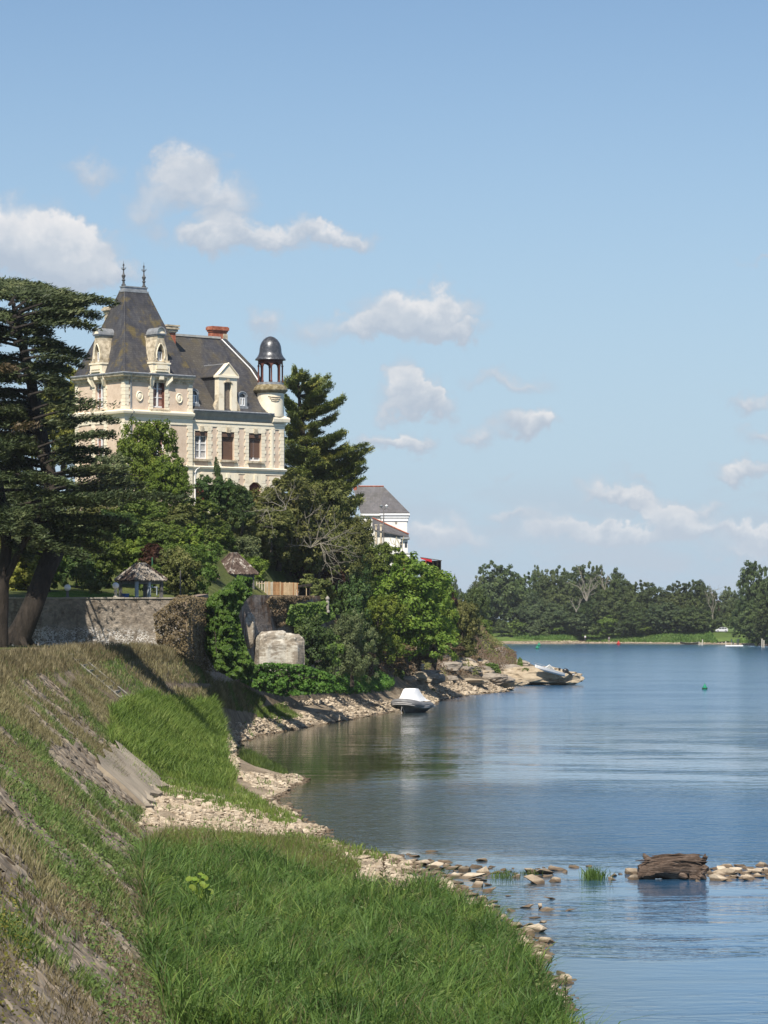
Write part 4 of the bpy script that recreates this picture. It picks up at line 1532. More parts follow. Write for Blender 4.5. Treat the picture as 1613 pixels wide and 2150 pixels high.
# ---------- trees and shrubs of the hill, far to near
SH = 'shrubs and small trees covering the garden hill'
tree('broadleaf_tree', 'bright green broad tree filling the river side of the slope, tallest beside the red-roofed hut', 'tree', 852, 1176, 1400, 200, 322, 'big0', L_bright, depthf=.9, crown_from=.10)
tree('broadleaf_tree', 'bright green tree low on the slope above the rocks, right of the olive shrub', 'tree', 795, 1250, 1402, 120, 310, 'big1', L_bright, crown_from=.1)
tree('broadleaf_tree', 'mid green rounded tree between the bright tree and the brown-leaved one', 'tree', 910, 1205, 1398, 110, 334, 'big2', L_bright, crown_from=.08)
tree('feathery_tree', 'feathery mid green tree directly below the white house', 'tree', 738, 1066, 1300, 110, 345, 'willow', L_mid, crown_from=.05)
tree('feathery_tree', 'darker feathery tree standing left of the white house and under the cypress', 'tree', 700, 1080, 1280, 110, 335, 'willow', L_olive, crown_from=.05)
tree('olive_tree', 'olive-brown tree at the end of the headland over the rock bluff', 'tree', 972, 1262, 1392, 72, 392, 'med0', L_olive, crown_from=.08)
tree('olive_tree', 'narrow brown-tinged tree between the green trees and the headland end', 'tree', 938, 1225, 1385, 58, 372, 'med1', L_copper, crown_from=.08)
tree('broadleaf_tree', 'green tree on the headland behind the olive-brown one', 'tree', 990, 1235, 1380, 78, 520, 'big1', L_far, crown_from=.08)
tree('broadleaf_tree', 'light green tree beyond the headland, nearest the open river', 'tree', 1010, 1300, 1362, 46, 470, 'med0', L_mid, crown_from=.05)
tree('grey_shrub', 'grey-green shrub at the very tip of the wooded headland', 'shrub', 1018, 1330, 1372, 34, 430, 'small0', L_grey, crown_from=.02)
tree('broadleaf_tree', 'olive tree growing behind the bright tree on the skyline under the red-roofed hut', 'tree', 905, 1200, 1290, 80, 360, 'med1', L_olive, crown_from=.05)
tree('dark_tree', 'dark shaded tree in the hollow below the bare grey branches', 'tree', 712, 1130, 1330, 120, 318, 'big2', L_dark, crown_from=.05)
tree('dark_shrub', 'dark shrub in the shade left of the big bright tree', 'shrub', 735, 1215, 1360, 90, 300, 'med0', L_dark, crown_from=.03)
tree('willow_shrub', 'grey-green feathery willow shrub beside the stone beach behind the moored boat', 'shrub', 740, 1285, 1432, 112, 283, 'willow', L_grey, crown_from=.03)
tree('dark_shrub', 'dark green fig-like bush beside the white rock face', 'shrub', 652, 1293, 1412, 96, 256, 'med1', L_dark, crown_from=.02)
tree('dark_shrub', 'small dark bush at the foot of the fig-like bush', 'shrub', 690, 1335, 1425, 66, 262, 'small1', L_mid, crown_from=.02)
tree('copper_shrub', 'dark red copper-leaved bush below the bare branches', 'shrub', 655, 1128, 1225, 92, 288, 'med0', L_copper, crown_from=.03)
tree('copper_shrub', 'second dark red bush right of the plank fence', 'shrub', 706, 1150, 1230, 66, 292, 'med1', L_copper, crown_from=.03)
tree('grey_tree', 'grey-olive tree with bare branches in front of the mansion turret', 'tree', 585, 1000, 1190, 190, 281, 'big0', L_olive, crown_from=.05)
tree('grey_tree', 'grey-olive tree carrying many bare grey branches right of the mansion', 'tree', 668, 1010, 1210, 170, 285, 'big1', L_olive, crown_from=.05)
tree('grey_tree', 'olive green tree on the slope between the bare branches and the white house', 'tree', 730, 1075, 1215, 100, 300, 'big2', L_olive, crown_from=.05)
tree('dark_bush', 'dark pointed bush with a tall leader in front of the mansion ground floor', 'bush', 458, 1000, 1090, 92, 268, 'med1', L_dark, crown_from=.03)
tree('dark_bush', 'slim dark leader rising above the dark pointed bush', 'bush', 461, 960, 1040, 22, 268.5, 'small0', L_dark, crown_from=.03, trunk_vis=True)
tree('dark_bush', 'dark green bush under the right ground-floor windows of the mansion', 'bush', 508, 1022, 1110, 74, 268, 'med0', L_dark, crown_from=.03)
tree('chestnut_tree', 'fresh green chestnut tree standing before the left part of the mansion', 'tree', 318, 882, 1075, 142, 262, 'big1', L_bright, crown_from=.04, bark=M_bark)
tree('chestnut_tree', 'low green chestnut crown in front of the mansion left of the dark bush', 'tree', 355, 955, 1080, 96, 258, 'big2', L_bright, crown_from=.04)
tree('pale_tree', 'pale yellow-green tree showing through behind the cedar left of the mansion', 'tree', 132, 765, 1000, 120, 300, 'big0', L_yellow, crown_from=.1)
tree('hill_tree', 'thin grey-green tree beside the mansion wall under the left window', 'tree', 232, 950, 1060, 80, 258, 'med0', L_grey, crown_from=.05)
spec = [
    # px, top, base, width, Y, proto, material, label
    (300, 1045, 1130, 130, 245, 'med0', L_mid, 'mid green shrub on the hill under the chestnut tree'),
    (395, 1048, 1120, 110, 262, 'med1', L_mid, 'mid green shrub below the dark pointed bush'),
    (480, 1070, 1150, 110, 276, 'med0', L_olive, 'olive shrub below the mansion on the middle of the slope'),
    (545, 1085, 1170, 120, 278, 'med1', L_olive, 'olive shrub in the middle of the slope under the turret'),
    (610, 1115, 1200, 110, 288, 'med0', L_mid, 'green shrub left of the copper-leaved bush'),
    (250, 1075, 1170, 120, 235, 'med1', L_dark, 'dark shrub on the slope beside the low cedar branch'),
    (335, 1095, 1180, 110, 236, 'med0', L_mid, 'green shrub right above the first garden shelter'),
    (395, 1100, 1190, 90, 248, 'small0', L_bright, 'bright lime shrub in the middle of the garden hill'),
    (450, 1110, 1180, 86, 264, 'med1', L_mid, 'blue-green shrub left above the second garden shelter'),
    (505, 1125, 1205, 84, 266, 'med0', L_grey, 'blue-grey shrub right behind the second shelter roof'),
    (560, 1140, 1225, 90, 290, 'med1', L_mid, 'green shrub behind the left end of the plank fence'),
    (605, 1160, 1235, 80, 294, 'small1', L_bright, 'lime green shrub behind the middle of the plank fence'),
    (215, 1120, 1225, 100, 222, 'med0', L_mid, 'green shrub behind the white globe lamps'),
    (270, 1130, 1215, 90, 224, 'med1', L_bright, 'light green shrub behind the first garden shelter'),
    (330, 1140, 1200, 80, 222, 'small0', L_copper, 'russet shrub behind the first garden shelter roof'),
    (375, 1150, 1262, 92, 214, 'med1', L_olive, 'tall olive green bush between the two garden shelters'),
    (415, 1175, 1270, 64, 216, 'small1', L_mid, 'green bush just left of the second garden shelter'),
    (165, 1150, 1230, 84, 220, 'small0', L_dark, 'dark shrub at the back of the small lawn'),
    (60, 1140, 1255, 130, 214, 'med0', L_yellow, 'yellow-green bush seen behind the cedar trunk'),
    (15, 1120, 1250, 90, 216, 'med1', L_yellow, 'yellow-green bush at the left edge behind the cedar'),
    (105, 1165, 1240, 70, 214, 'small1', L_bright, 'bright green bush between cedar trunk and lawn'),
    (190, 1185, 1248, 60, 213, 'small0', L_olive, 'thin olive bush standing on the small lawn'),
    (660, 1205, 1262, 60, 272, 'small1', L_olive, 'olive shrub behind the small dark lean-to'),
    (672, 1232, 1300, 56, 294, 'small0', L_yellow, 'yellow-brown climbing bush right of the lean-to'),
    (790, 1140, 1240, 90, 338, 'med0', L_mid, 'green shrub above the bright tree near the white house terrace'),
    (845, 1150, 1230, 70, 345, 'small1', L_bright, 'small bright shrub below the stone baluster posts'),
    (866, 1172, 1215, 34, 352, 'small0', L_dark, 'small dark shrub beside the terrace posts'),
    (640, 1050, 1110, 110, 300, 'med1', L_olive, 'olive shrub on the skyline between mansion and cypress foot'),
    (820, 1340, 1405, 90, 318, 'small1', L_brown, 'dry brown bush on the bank above the moored boat'),
    (880, 1352, 1400, 90, 330, 'small0', L_brown, 'dry brown bush above the grey rock shelf'),
    (760, 1370, 1420, 70, 300, 'small0', L_brown, 'dry brown brush by the shaded hollow'),
    (940, 1350, 1388, 70, 372, 'small1', L_brown, 'dry brown brush under the headland trees'),
    (975, 1345, 1392, 44, 378, 'small1', L_olive, 'olive brush below the headland end trees'),
]
spec += [
    (520, 1165, 1240, 90, 262, 'med1', L_bright, 'light green shrub showing between the second shelter and the fence'),
    (490, 1100, 1180, 100, 270, 'med0', L_olive, 'olive shrub above the peak of the second shelter'),
    (420, 1140, 1220, 90, 246, 'med1', L_mid, 'green shrub on the bank just left above the second shelter'),
    (430, 1085, 1190, 110, 262, 'med0', L_mid, 'dense green shrub in the hill centre below the dark pointed bush'),
    (350, 1060, 1150, 120, 256, 'med1', L_olive, 'olive shrub left of the hill centre under the chestnut crown'),
    (275, 1100, 1200, 110, 238, 'med1', L_mid, 'mid green shrub behind the left hand shelter, above the russet one'),
    (520, 1085, 1190, 120, 282, 'med1', L_dark, 'dark shrub in the hill centre under the turret'),
    (440, 1125, 1205, 80, 262, 'med0', L_mid, 'green shrub just up the hill from the second shelter roof'),
    (555, 1150, 1250, 110, 286, 'med1', L_mid, 'green shrub filling the space behind the plank fence'),
    (625, 1120, 1235, 120, 292, 'med0', L_dark, 'dark shrub between plank fence and copper bush'),
    (680, 1100, 1260, 120, 300, 'med1', L_olive, 'olive shrub under the bare branches on the right'),
    (385, 1140, 1240, 100, 226, 'med1', L_mid, 'round green bush directly right of the first shelter'),
    (320, 1185, 1240, 60, 215, 'small0', L_mid, 'small green bush behind the posts of the first shelter'),
    (215, 1180, 1250, 60, 222, 'small1', L_dark, 'small dark bush at the back of the lawn by the right globe lamp'),
    (90, 1080, 1240, 130, 226, 'med0', L_mid, 'green shrub deep in the shade behind the cedar trunk'),
    (160, 1085, 1200, 120, 232, 'med1', L_dark, 'dark shrub behind the cedar above the lawn'),
    (10, 1060, 1240, 120, 230, 'med0', L_mid, 'green shrub at the left edge behind the cedar fork'),
    (210, 1040, 1150, 120, 248, 'med1', L_olive, 'olive shrub below the left wing of the mansion'),
    (570, 1065, 1150, 90, 276, 'med0', L_olive, 'olive shrub right against the mansion corner'),
]
for (px, pt, pb, w, Y, k, mt, lab) in spec:
    nm = {L_mid: 'green_shrub', L_dark: 'dark_shrub', L_bright: 'green_shrub', L_olive: 'olive_shrub', L_grey: 'grey_shrub', L_copper: 'copper_shrub', L_yellow: 'yellow_shrub', L_brown: 'dry_bush'}[mt]
    tree(nm, lab, 'bush' if 'bush' in lab or 'brush' in lab else 'shrub', px, pt, pb, w, Y, k, mt, crown_from=.02, group=SH, trunk_vis=False if w < 70 else True)


# ---------- layered conifers
def spray(P0, P1, r, droop=.10, width=.45, dens=1.0, tuft=(.34, .13), up=.25, lift=.0):
    """one flat limb of a cedar: a drooping centre line with side twigs, all hung with tufts of needles"""
    P0, P1 = np.asarray(P0, float), np.asarray(P1, float)
    L = np.linalg.norm(P1 - P0)
    ax = (P1 - P0) / L
    side = nrm(np.cross(ax, [0, 0, 1]))
    Cs, Ds, Ns = [], [], []
    nt = int(12 + L * 4.0 * dens)
    twigs = []
    for i in range(nt):
        f = .22 + .78 * (i + r.uniform(0, .8)) / nt
        c = P0 + ax * L * f + np.array([0, 0, (math.sin(f * math.pi) * lift - droop * f * f) * L])
        for s in (-1, 1):
            tl = L * width * (1.02 - f) ** .65 * r.uniform(.5, 1.0) * (0.45 + .55 * min(1, f * 2)) + .35
            d = nrm(side * s * r.uniform(.7, 1.1) + ax * r.uniform(.35, .9))
            twigs.append((c, d, tl, f))
    for (c, d, tl, f) in twigs:
        m = max(5, int(tl / .06 * dens))
        g = (np.arange(m) + r.uniform(0, 1, m)) / m
        p = c + d * (g * tl)[:, None]
        p[:, 2] += -g ** 2 * tl * .20 + r.normal(size=m) * .10 + r.uniform(-.10, .12)
        p += r.normal(size=(m, 3)) * np.array([.07, .07, .03])
        dd = nrm(d + r.normal(size=(m, 3)) * np.array([.55, .55, .22]) + np.array([0, 0, up]))
        Cs.append(p)
        Ds.append(dd)
        Ns.append(nrm(np.array([0, -.25, 1.0]) + r.normal(size=(m, 3)) * .5))
    C, D, N = np.concatenate(Cs), np.concatenate(Ds), np.concatenate(Ns)
    return C, D, N


def build_sprays(name, sprays, mat, parent, r, tuft):
    C = np.concatenate([s[0] for s in sprays])
    D = np.concatenate([s[1] for s in sprays])
    N = np.concatenate([s[2] for s in sprays])
    L = tuft[0] * r.uniform(.6, 1.4, len(C))
    Wd = tuft[1] * r.uniform(.6, 1.3, len(C))
    return link(name, cards(name, C, D, N, L, Wd, mat), parent)


def curved(P0, P1, lift, n=6):
    P0, P1 = Vector(P0), Vector(P1)
    return [P0.lerp(P1, i / n) + Vector((0, 0, lift * math.sin(i / n * math.pi))) for i in range(n + 1)]


def build_cedar():
    r = np.random.default_rng(5)
    Yc = 192.0
    bx, by, bz = P(38, 1348, Yc)
    t = thing('cedar_tree', 'huge dark cedar with flat layered branches leaning over the quay at the left edge', 'tree', (bx, by, 7.0))
    def loc(px, py, dy=0.0):
        p = P(px, py, Yc + dy)
        return (p[0] - bx, p[1] - by, p[2] - 7.0)
    mb = MB()
    trunk = [loc(30, 1352), loc(48, 1320), loc(70, 1270), loc(95, 1200, 1), loc(118, 1150, 2), loc(118, 1080, 3.5), loc(100, 980, 5), loc(80, 880, 6), loc(62, 780, 7), loc(40, 700, 7), loc(28, 640, 7)]
    mb.tube(trunk, [.85, .72, .64, .60, .66, .52, .46, .40, .32, .22, .12], 12)
    for k in range(5):
        a = k * 1.25 + .3
        mb.tube([(math.cos(a) * .5 - .1, math.sin(a) * .5, .7), (math.cos(a) * .9, math.sin(a) * .9, .12), (math.cos(a) * 1.3, math.sin(a) * 1.3, -.15)], [.3, .2, .08], 7)
    mb.build('trunk', M_barkdark, t, smooth=True)

    def trunk_at(z):
        zs = [p[2] for p in trunk]
        return np.array([np.interp(z, zs, [p[0] for p in trunk]), np.interp(z, zs, [p[1] for p in trunk]), z])

    # limbs that can be told apart in the photograph: start and tip (column, row), depth of the tip, breadth
    named = [
        (40, 655, 236, 607, 6, .30, .12), (35, 668, 205, 640, 4, .34, .14), (30, 650, 130, 598, 6, .46, .1), (30, 690, 200, 668, 3, .34, .12), (20, 640, 70, 592, 7, .5, .05), (28, 665, 165, 618, 7, .42, .1), (20, 680, 150, 655, 5, .46, .1), (30, 640, 10, 596, 11, .6, .0), (30, 690, -40, 640, 7, .5, .1), (25, 700, 90, 690, 4, .5, .1), (45, 740, 168, 735, 5, .38, .08), (50, 755, 165, 752, 3, .34, .1), (40, 780, 120, 770, 6, .5, .05), (30, 720, 120, 716, 4, .5, .1), (40, 790, 130, 800, 4, .5, .1), (60, 830, 170, 822, 3, .5, .06), (70, 880, 258, 846, 3, .28, .02), (70, 900, 235, 872, 5, .38, .05), (70, 860, 190, 838, 4, .5, .05), (70, 890, 150, 890, 2, .6, .05), (80, 940, 240, 905, 1, .34, .05), (80, 960, 225, 940, 4, .42, .05), (90, 1000, 265, 985, 1, .42, .03), (100, 1030, 300, 1010, 1, .42, .04), (90, 975, 180, 960, 3, .6, .05),
    ]
    sp = []
    lm = MB()
    for (x0, y0, x1, y1, dy, wd, dr) in named:
        A, B = np.array(loc(x0, y0)), np.array(loc(x1, y1, dy))
        sp.append(spray(A, B, r, dr, wd, 1.25, lift=.05))
        lm.tube(curved(A, B + (A - B) * .25, .2), [.11, .09, .07, .05, .04, .03, .01], 5)
    # limbs all round to give the tree its dark depth
    for k in range(150):
        z = r.uniform(5.5, 22.0)
        if z > 16 and k % 3: continue
        a = r.uniform(0, math.pi * 2)
        if z > 9 and math.sin(a) < -.3: a = -a * .6
        if z < 9: a = r.uniform(math.pi * .8, math.pi * 1.6)
        if z > 12 and math.cos(a) > .1:
            a = r.uniform(math.pi * .55, math.pi * 1.3)
        L = r.uniform(3.2, 5.6) * (1.15 - .4 * abs(z - 9) / 12)
        A = trunk_at(z)
        if z < 7 and math.cos(a) > 0: L *= .75
        B = A + np.array([math.cos(a) * L, math.sin(a) * L * 1.1, r.uniform(.0, .9)])
        sp.append(spray(A, B, r, r.uniform(.05, .2), .5, .8, lift=.06))
        lm.tube(curved(A, B, .25, 4), [.12, .09, .07, .05, .02], 5)
    lm.build('limbs', M_barkdark, t, smooth=True)
    # a few rusty dying sprays near the edge of the frame
    br = [spray(np.array(loc(-20, 775, -4)), np.array(loc(26, 768, -5)), r, .1, .4, 1.0), spray(np.array(loc(10, 905, -4.5)), np.array(loc(70, 885, -5)), r, .1, .3, .6)]
    # tufts that would shade wall and shelter are removed to let the sun through
    thin = []
    for (C_, D_, N_) in sp:
        w = C_ + np.array([bx, by, 7.0])
        bad = np.zeros(len(w), bool)
        for (yp, xa, xb, za, zb) in ((197.4, -18.8, -12.0, 6.4, 11.0), (202.8, -17.6, -13.6, 10.2, 13.2)):
            k = (yp - w[:, 1]) / (-sdir.y)
            xh, zh = w[:, 0] - sdir.x * k, w[:, 2] - sdir.z * k
            bad |= (k > 0) & (xh > xa) & (xh < xb) & (zh > za) & (zh < zb)
        keep_ = ~bad | (r.uniform(0, 1, len(w)) < .06)
        thin.append((C_[keep_], D_[keep_], N_[keep_]))
    sp = thin
    build_sprays('foliage', sp, L_cedar, t, r, (.34, .095))
    build_sprays('dry_foliage', br, L_brown, t, r, (.34, .11))


build_cedar()


def build_near_cedar():
    r = np.random.default_rng(15)
    Yc = 178.0
    bx, by, bz = P(-4, 1370, Yc)
    t = thing('cedar_tree', 'nearer cedar at the left frame edge whose long low branches sweep right across the quay', 'tree', (bx, by, 6.95))
    def loc(px, py, dy=0.0):
        p = P(px, py, Yc + dy)
        return (p[0] - bx, p[1] - by, p[2] - 6.95)
    mb = MB()
    mb.tube([loc(-4, 1372), loc(2, 1310), loc(6, 1230), loc(14, 1150), loc(10, 1080), loc(0, 1000)], [.62, .42, .36, .32, .26, .12], 10)
    mb.tube([loc(8, 1225), loc(40, 1160, -.5), loc(66, 1110, -.5), loc(90, 1070, 0)], [.24, .2, .16, .1], 7)
    mb.build('trunk', M_barkdark, t, smooth=True)
    sp = []
    lm = MB()
    for (x0, y0, x1, y1, dy, wd, dr) in [(40, 1075, 388, 1040, -2, .22, .02), (45, 1105, 270, 1085, 0, .42, .05), (45, 1120, 230, 1120, 1, .48, .05), (30, 1110, 215, 1150, 2, .48, .05), (45, 1060, 250, 1045, -2, .5, .05), (45, 1130, 180, 1165, -1, .6, .05), (40, 1100, 240, 1100, 1, .5, .05), (0, 1060, 160, 1090, 0, .5, .1), (0, 1100, 140, 1135, 1, .5, .1), (0, 1030, 190, 1050, 1, .5, .05), (10, 1000, 150, 1010, -1, .5, .05), (0, 1080, 90, 1120, -2, .6, .1), (-10, 1120, 60, 1165, 0, .6, .1)]:
        A, B = np.array(loc(x0, y0)), np.array(loc(x1, y1, dy))
        sp.append(spray(A, B, r, dr, wd, 1.25, lift=.05))
        lm.tube(curved(A, B + (A - B) * .25, .2), [.11, .09, .07, .05, .04, .03, .01], 5)
    for k in range(34):
        z = r.uniform(5.5, 13)
        a = r.uniform(math.pi * .7, math.pi * 1.6)
        A = np.array([.3, 0, z]); L = r.uniform(2.5, 4)
        sp.append(spray(A, A + np.array([math.cos(a) * L, math.sin(a) * L, .4]), r, .15, .5, .8, lift=.06))
    lm.build('limbs', M_barkdark, t, smooth=True)
    build_sprays('foliage', sp, L_cedar, t, r, (.32, .09))


build_near_cedar()


def build_cypress():
    """wind-shaped conifer right of the mansion: rising sprays that thin out to ragged points"""
    r = np.random.default_rng(9)
    Yc = 318.0
    b = P(655, 1120, Yc)
    t = thing('cypress_tree', 'broad ragged cypress with upswept branches standing right behind the mansion turret', 'tree', (b[0], b[1], b[2]))
    def loc(px, py, dy=0.0):
        p = P(px, py, Yc + dy)
        return np.array([p[0] - b[0], p[1] - b[1], p[2] - b[2]])
    mb = MB()
    tr = [loc(655, 1125), loc(650, 1050), loc(640, 960), loc(632, 880), loc(626, 800)]
    mb.tube(tr, [.6, .5, .4, .25, .08], 8)
    mb.build('trunk', M_bark, t, smooth=True)
    tips = [(622, 776), (640, 790), (668, 792), (692, 805), (610, 800), (600, 830), (690, 850), (718, 845), (702, 880), (718, 905), (700, 930), (730, 940), (745, 960), (770, 945), (755, 985), (765, 968),
            (748, 1005), (735, 1025), (760, 1040), (720, 1050), (700, 980), (680, 840), (655, 830), (640, 850), (612, 870), (604, 910), (606, 950), (615, 990), (640, 1000), (660, 1020), (690, 1030), (660, 900), (640, 930), (670, 960), (740, 1060), (700, 1065), (612, 1030)]
    sp = []
    lm = MB()
    for k, (x, y) in enumerate(tips):
        for rep in range(3):
            xx, yy = x + r.normal() * (5 if rep else 0), y + r.normal() * (9 if rep else 0)
            dy = 0 if rep == 0 else r.uniform(-4, 4)
            B = loc(xx, yy, dy)
            zb = max(.5, B[2] - r.uniform(.5, 2.2))
            A = np.array([np.interp(zb, [p[2] for p in tr], [p[0] for p in tr]), np.interp(zb, [p[2] for p in tr], [p[1] for p in tr]), zb])
            if np.linalg.norm(B - A) < 1.2: A = A + np.array([-.6, 0, -1.0])
            sp.append(spray(A, B, r, -.02, .30, 1.25, up=.4, lift=-.05))
            if rep == 0: lm.tube(curved(A, B, -.2, 4), [.12, .09, .07, .05, .02], 5)
    for k in range(80):
        z = r.uniform(.5, 13)
        a = r.uniform(0, 2 * math.pi)
        L = (4.0 - abs(z - 4) * .22) * r.uniform(.5, 1)
        A = np.array([np.interp(z, [p[2] for p in tr], [p[0] for p in tr]), 0, z])
        sp.append(spray(A, A + np.array([math.cos(a) * L, math.sin(a) * L, L * .25]), r, 0, .4, 1.0, up=.4))
    lm.build('limbs', M_bark, t, smooth=True)
    build_sprays('foliage', sp, L_cypress, t, r, (.42, .085))


build_cypress()


# bare grey branches spreading through the olive trees
def bare_branches(px, py, Y, targets, name, label, rad=.10, mat=M_barkgrey, cat='branches', twig=1.0, seed=3):
    rr = random.Random(seed)
    b = P(px, py, Y)
    t = thing(name, label, cat, b)
    mb = MB()
    def grow(p, q, r0, depth):
        n = 5
        pts = [p.lerp(q, i / n) + Vector((rr.uniform(-1, 1), rr.uniform(-1, 1), rr.uniform(-1, 1))) * (q - p).length * .05 * (0 < i) for i in range(n + 1)]
        mb.tube(pts, [r0 * (1 - .75 * i / n) for i in range(n + 1)], 5)
        if depth <= 0: return
        for k in range(4 if depth > 1 else 3):
            f = rr.uniform(.25, .95)
            s = pts[min(n, int(f * n))]
            d = (q - p).normalized() * rr.uniform(.3, .8) + Vector((rr.uniform(-1, 1), rr.uniform(-.6, .6), rr.uniform(-.5, .9))) * .7
            grow(s, s + d.normalized() * (q - p).length * rr.uniform(.3, .55) * twig, r0 * .5, depth - 1)
    for (tx, ty, dy) in targets:
        q = P(tx, ty, Y + dy)
        grow(Vector((0, 0, 0)), Vector((q[0] - b[0], q[1] - b[1], q[2] - b[2])), rad, 2)
    mb.build('branch', mat, t)
    return t


bare_branches(652, 1150, 279.5, [(655, 1030, 0), (612, 1105, -1), (720, 1095, -1), (690, 1060, 0), (640, 1075, -1), (740, 1110, 0), (600, 1140, -1)], 'bare_branches', 'leafless grey branches fanning out of the olive tree below the turret', .055)
bare_branches(672, 1140, 279.0, [(690, 1190, -1), (740, 1175, -1), (700, 1225, -1.5), (720, 1195, -1), (755, 1150, 0)], 'bare_branches', 'leafless grey branches hanging low over the copper bush', .04, seed=8)
bare_branches(600, 1070, 268.0, [(570, 1015, 0), (540, 1040, 0), (620, 1020, 0), (555, 1075, 0)], 'bare_branches', 'thin bare twigs in front of the mansion right of the dark bushes', .04, seed=5)
bare_branches(560, 1070, 262.0, [(545, 1100, 0), (520, 1075, 0), (580, 1130, 0)], 'bare_branches', 'small bare twigs low in the olive shrub under the mansion', .03, seed=6)

# ---------- trees of the far bank
FT = 'trees along the far bank'
far_trees = [
    (1046, 1184, 1338, 143, 985, 'far0', L_far, 'tallest broad tree at the left end of the far bank'),
    (1010, 1213, 1338, 75, 990, 'far1', L_far2, 'slimmer tree at the far left edge of the far bank wood'),
    (1098, 1204, 1338, 97, 992, 'far2', L_far, 'rounded tree just right of the tallest far-bank tree'),
    (1130, 1190, 1300, 48, 1040, 'far1', L_far, 'narrow pointed tree rising behind the left part of the far wood'),
    (1162, 1200, 1335, 109, 1000, 'far1', L_far, 'domed tree in the left middle of the far bank wood'),
    (1112, 1243, 1340, 90, 980, 'far0', L_far2, 'grey-green willow in front of the left far trees'),
    (1205, 1191, 1330, 97, 1010, 'far2', L_far, 'tall tree left of the bleached dead tree on the far bank'),
    (1250, 1185, 1325, 85, 1020, 'far0', L_far, 'tall dark tree behind the bleached dead tree'),
    (1292, 1196, 1325, 80, 1015, 'far1', L_far, 'tree with a spiky top right of the bleached dead tree'),
    (1180, 1268, 1336, 102, 975, 'far2', L_far2, 'low rounded willow above the shingle of the far bank'),
    (1240, 1260, 1332, 85, 985, 'far1', L_far, 'low dark tree in front of the bleached dead tree'),
    (1285, 1238, 1330, 97, 982, 'far0', L_far, 'broad dark tree in the middle of the far bank'),
    (1330, 1220, 1328, 102, 990, 'far2', L_far, 'rounded dark tree right of the middle of the far bank'),
    (1372, 1226, 1328, 92, 992, 'far1', L_far, 'dark tree above the grassy far bank left of the flat boat'),
    (1338, 1263, 1330, 97, 975, 'far0', L_far, 'low dark tree overhanging the grassy far bank'),
    (1412, 1224, 1326, 90, 988, 'far0', L_far, 'tree with a level top above the moored flat boat'),
    (1400, 1266, 1326, 90, 970, 'far2', L_far2, 'low tree directly above the moored flat boat'),
    (1452, 1220, 1324, 90, 985, 'far2', L_far, 'dense tree between the flat boat and the parked car'),
    (1478, 1224, 1318, 61, 1000, 'far1', L_far, 'pointed tree left of the thin bare tree'),
    (1455, 1273, 1324, 80, 965, 'far1', L_far, 'low dark bush-like tree left of the parked car'),
    (1502, 1248, 1318, 48, 1005, 'far0', L_copper, 'reddish-brown tree right behind the parked car'),
    (1532, 1234, 1322, 61, 990, 'far1', L_far2, 'pale grey-green tree between the car and the big right tree'),
    (1548, 1260, 1328, 53, 965, 'far0', L_far, 'dark bush under the big tree at the right edge'),
    (1592, 1182, 1350, 112, 905, 'far2', L_far, 'big dark tree at the right edge of the picture on the far bank'),
    (1640, 1193, 1352, 122, 895, 'far1', L_far, 'large tree cut by the right edge of the picture'),
    (1575, 1260, 1350, 85, 893, 'far0', L_far, 'dark undergrowth tree at the foot of the big right-hand tree'),
    (1620, 1278, 1352, 85, 880, 'far2', L_far, 'dark low tree by the water at the right edge'),
    (960, 1230, 1330, 51, 1250, 'far1', L_far2, 'distant bluish tree left of the far bank wood'),
    (985, 1250, 1330, 43, 1300, 'far0', L_far2, 'small distant tree in the gap behind the headland'),
    (938, 1212, 1330, 53, 1280, 'far2', L_far2, 'distant tree showing just above the headland trees'),
]
for (px, pt, pb, w, Y, k, mt, lab) in far_trees:
    tree('far_tree', lab, 'tree', px, pt, pb, w, Y, k, mt, group=FT, crown_from=.04, depthf=.8, trunk_vis=False)
rsh = random.Random(4)
for i in range(16):
    px = 1060 + i * 30 + rsh.uniform(-8, 8)
    tree('bank_shrub', 'low %s shrub on the far bank, by the %s' % (['dark', 'mid green', 'bluish'][i % 3], ['left end of the wood', 'tallest far tree', 'narrow pointed tree', 'grey-green willow', 'domed tree', 'shingle path', 'person in white', 'bleached dead tree', 'spiky-topped tree', 'seated person', 'broad dark middle tree', 'rounded dark tree', 'red buoy reach', 'level-topped tree', 'moored flat boat', 'gap before the car'][i]), 'shrub', px, 1302 - rsh.uniform(0, 14), 1334, 36 + rsh.uniform(0, 20), 972, 'small%d' % (i % 2), [L_far, L_mid, L_far2][i % 3], group='low shrubs along the far bank', crown_from=.02, trunk_vis=False)
bare_branches(1232, 1262, 972, [(1222, 1202, 0), (1240, 1210, 0), (1212, 1225, 0), (1250, 1225, 0)], 'dead_tree', 'bleached dead tree with upright bare limbs in the middle of the far bank', .24, M_barkgrey, 'tree', seed=11)
bare_branches(1270, 1240, 985, [(1262, 1203, 0), (1276, 1205, 0)], 'dead_tree', 'second smaller bleached dead tree showing at the skyline of the far bank', .18, M_barkgrey, 'tree', seed=12)
bare_branches(1210, 1285, 965, [(1200, 1262, 0), (1222, 1258, 0)], 'dead_tree', 'small bleached branch sticking out low in the far wood', .2, M_barkgrey, 'tree', seed=14)
bare_branches(1497, 1300, 975, [(1492, 1228, 0), (1504, 1240, 0), (1486, 1244, 0)], 'dead_tree', 'thin bare tree behind the parked car', .15, M_barkgrey, 'tree', seed=15)
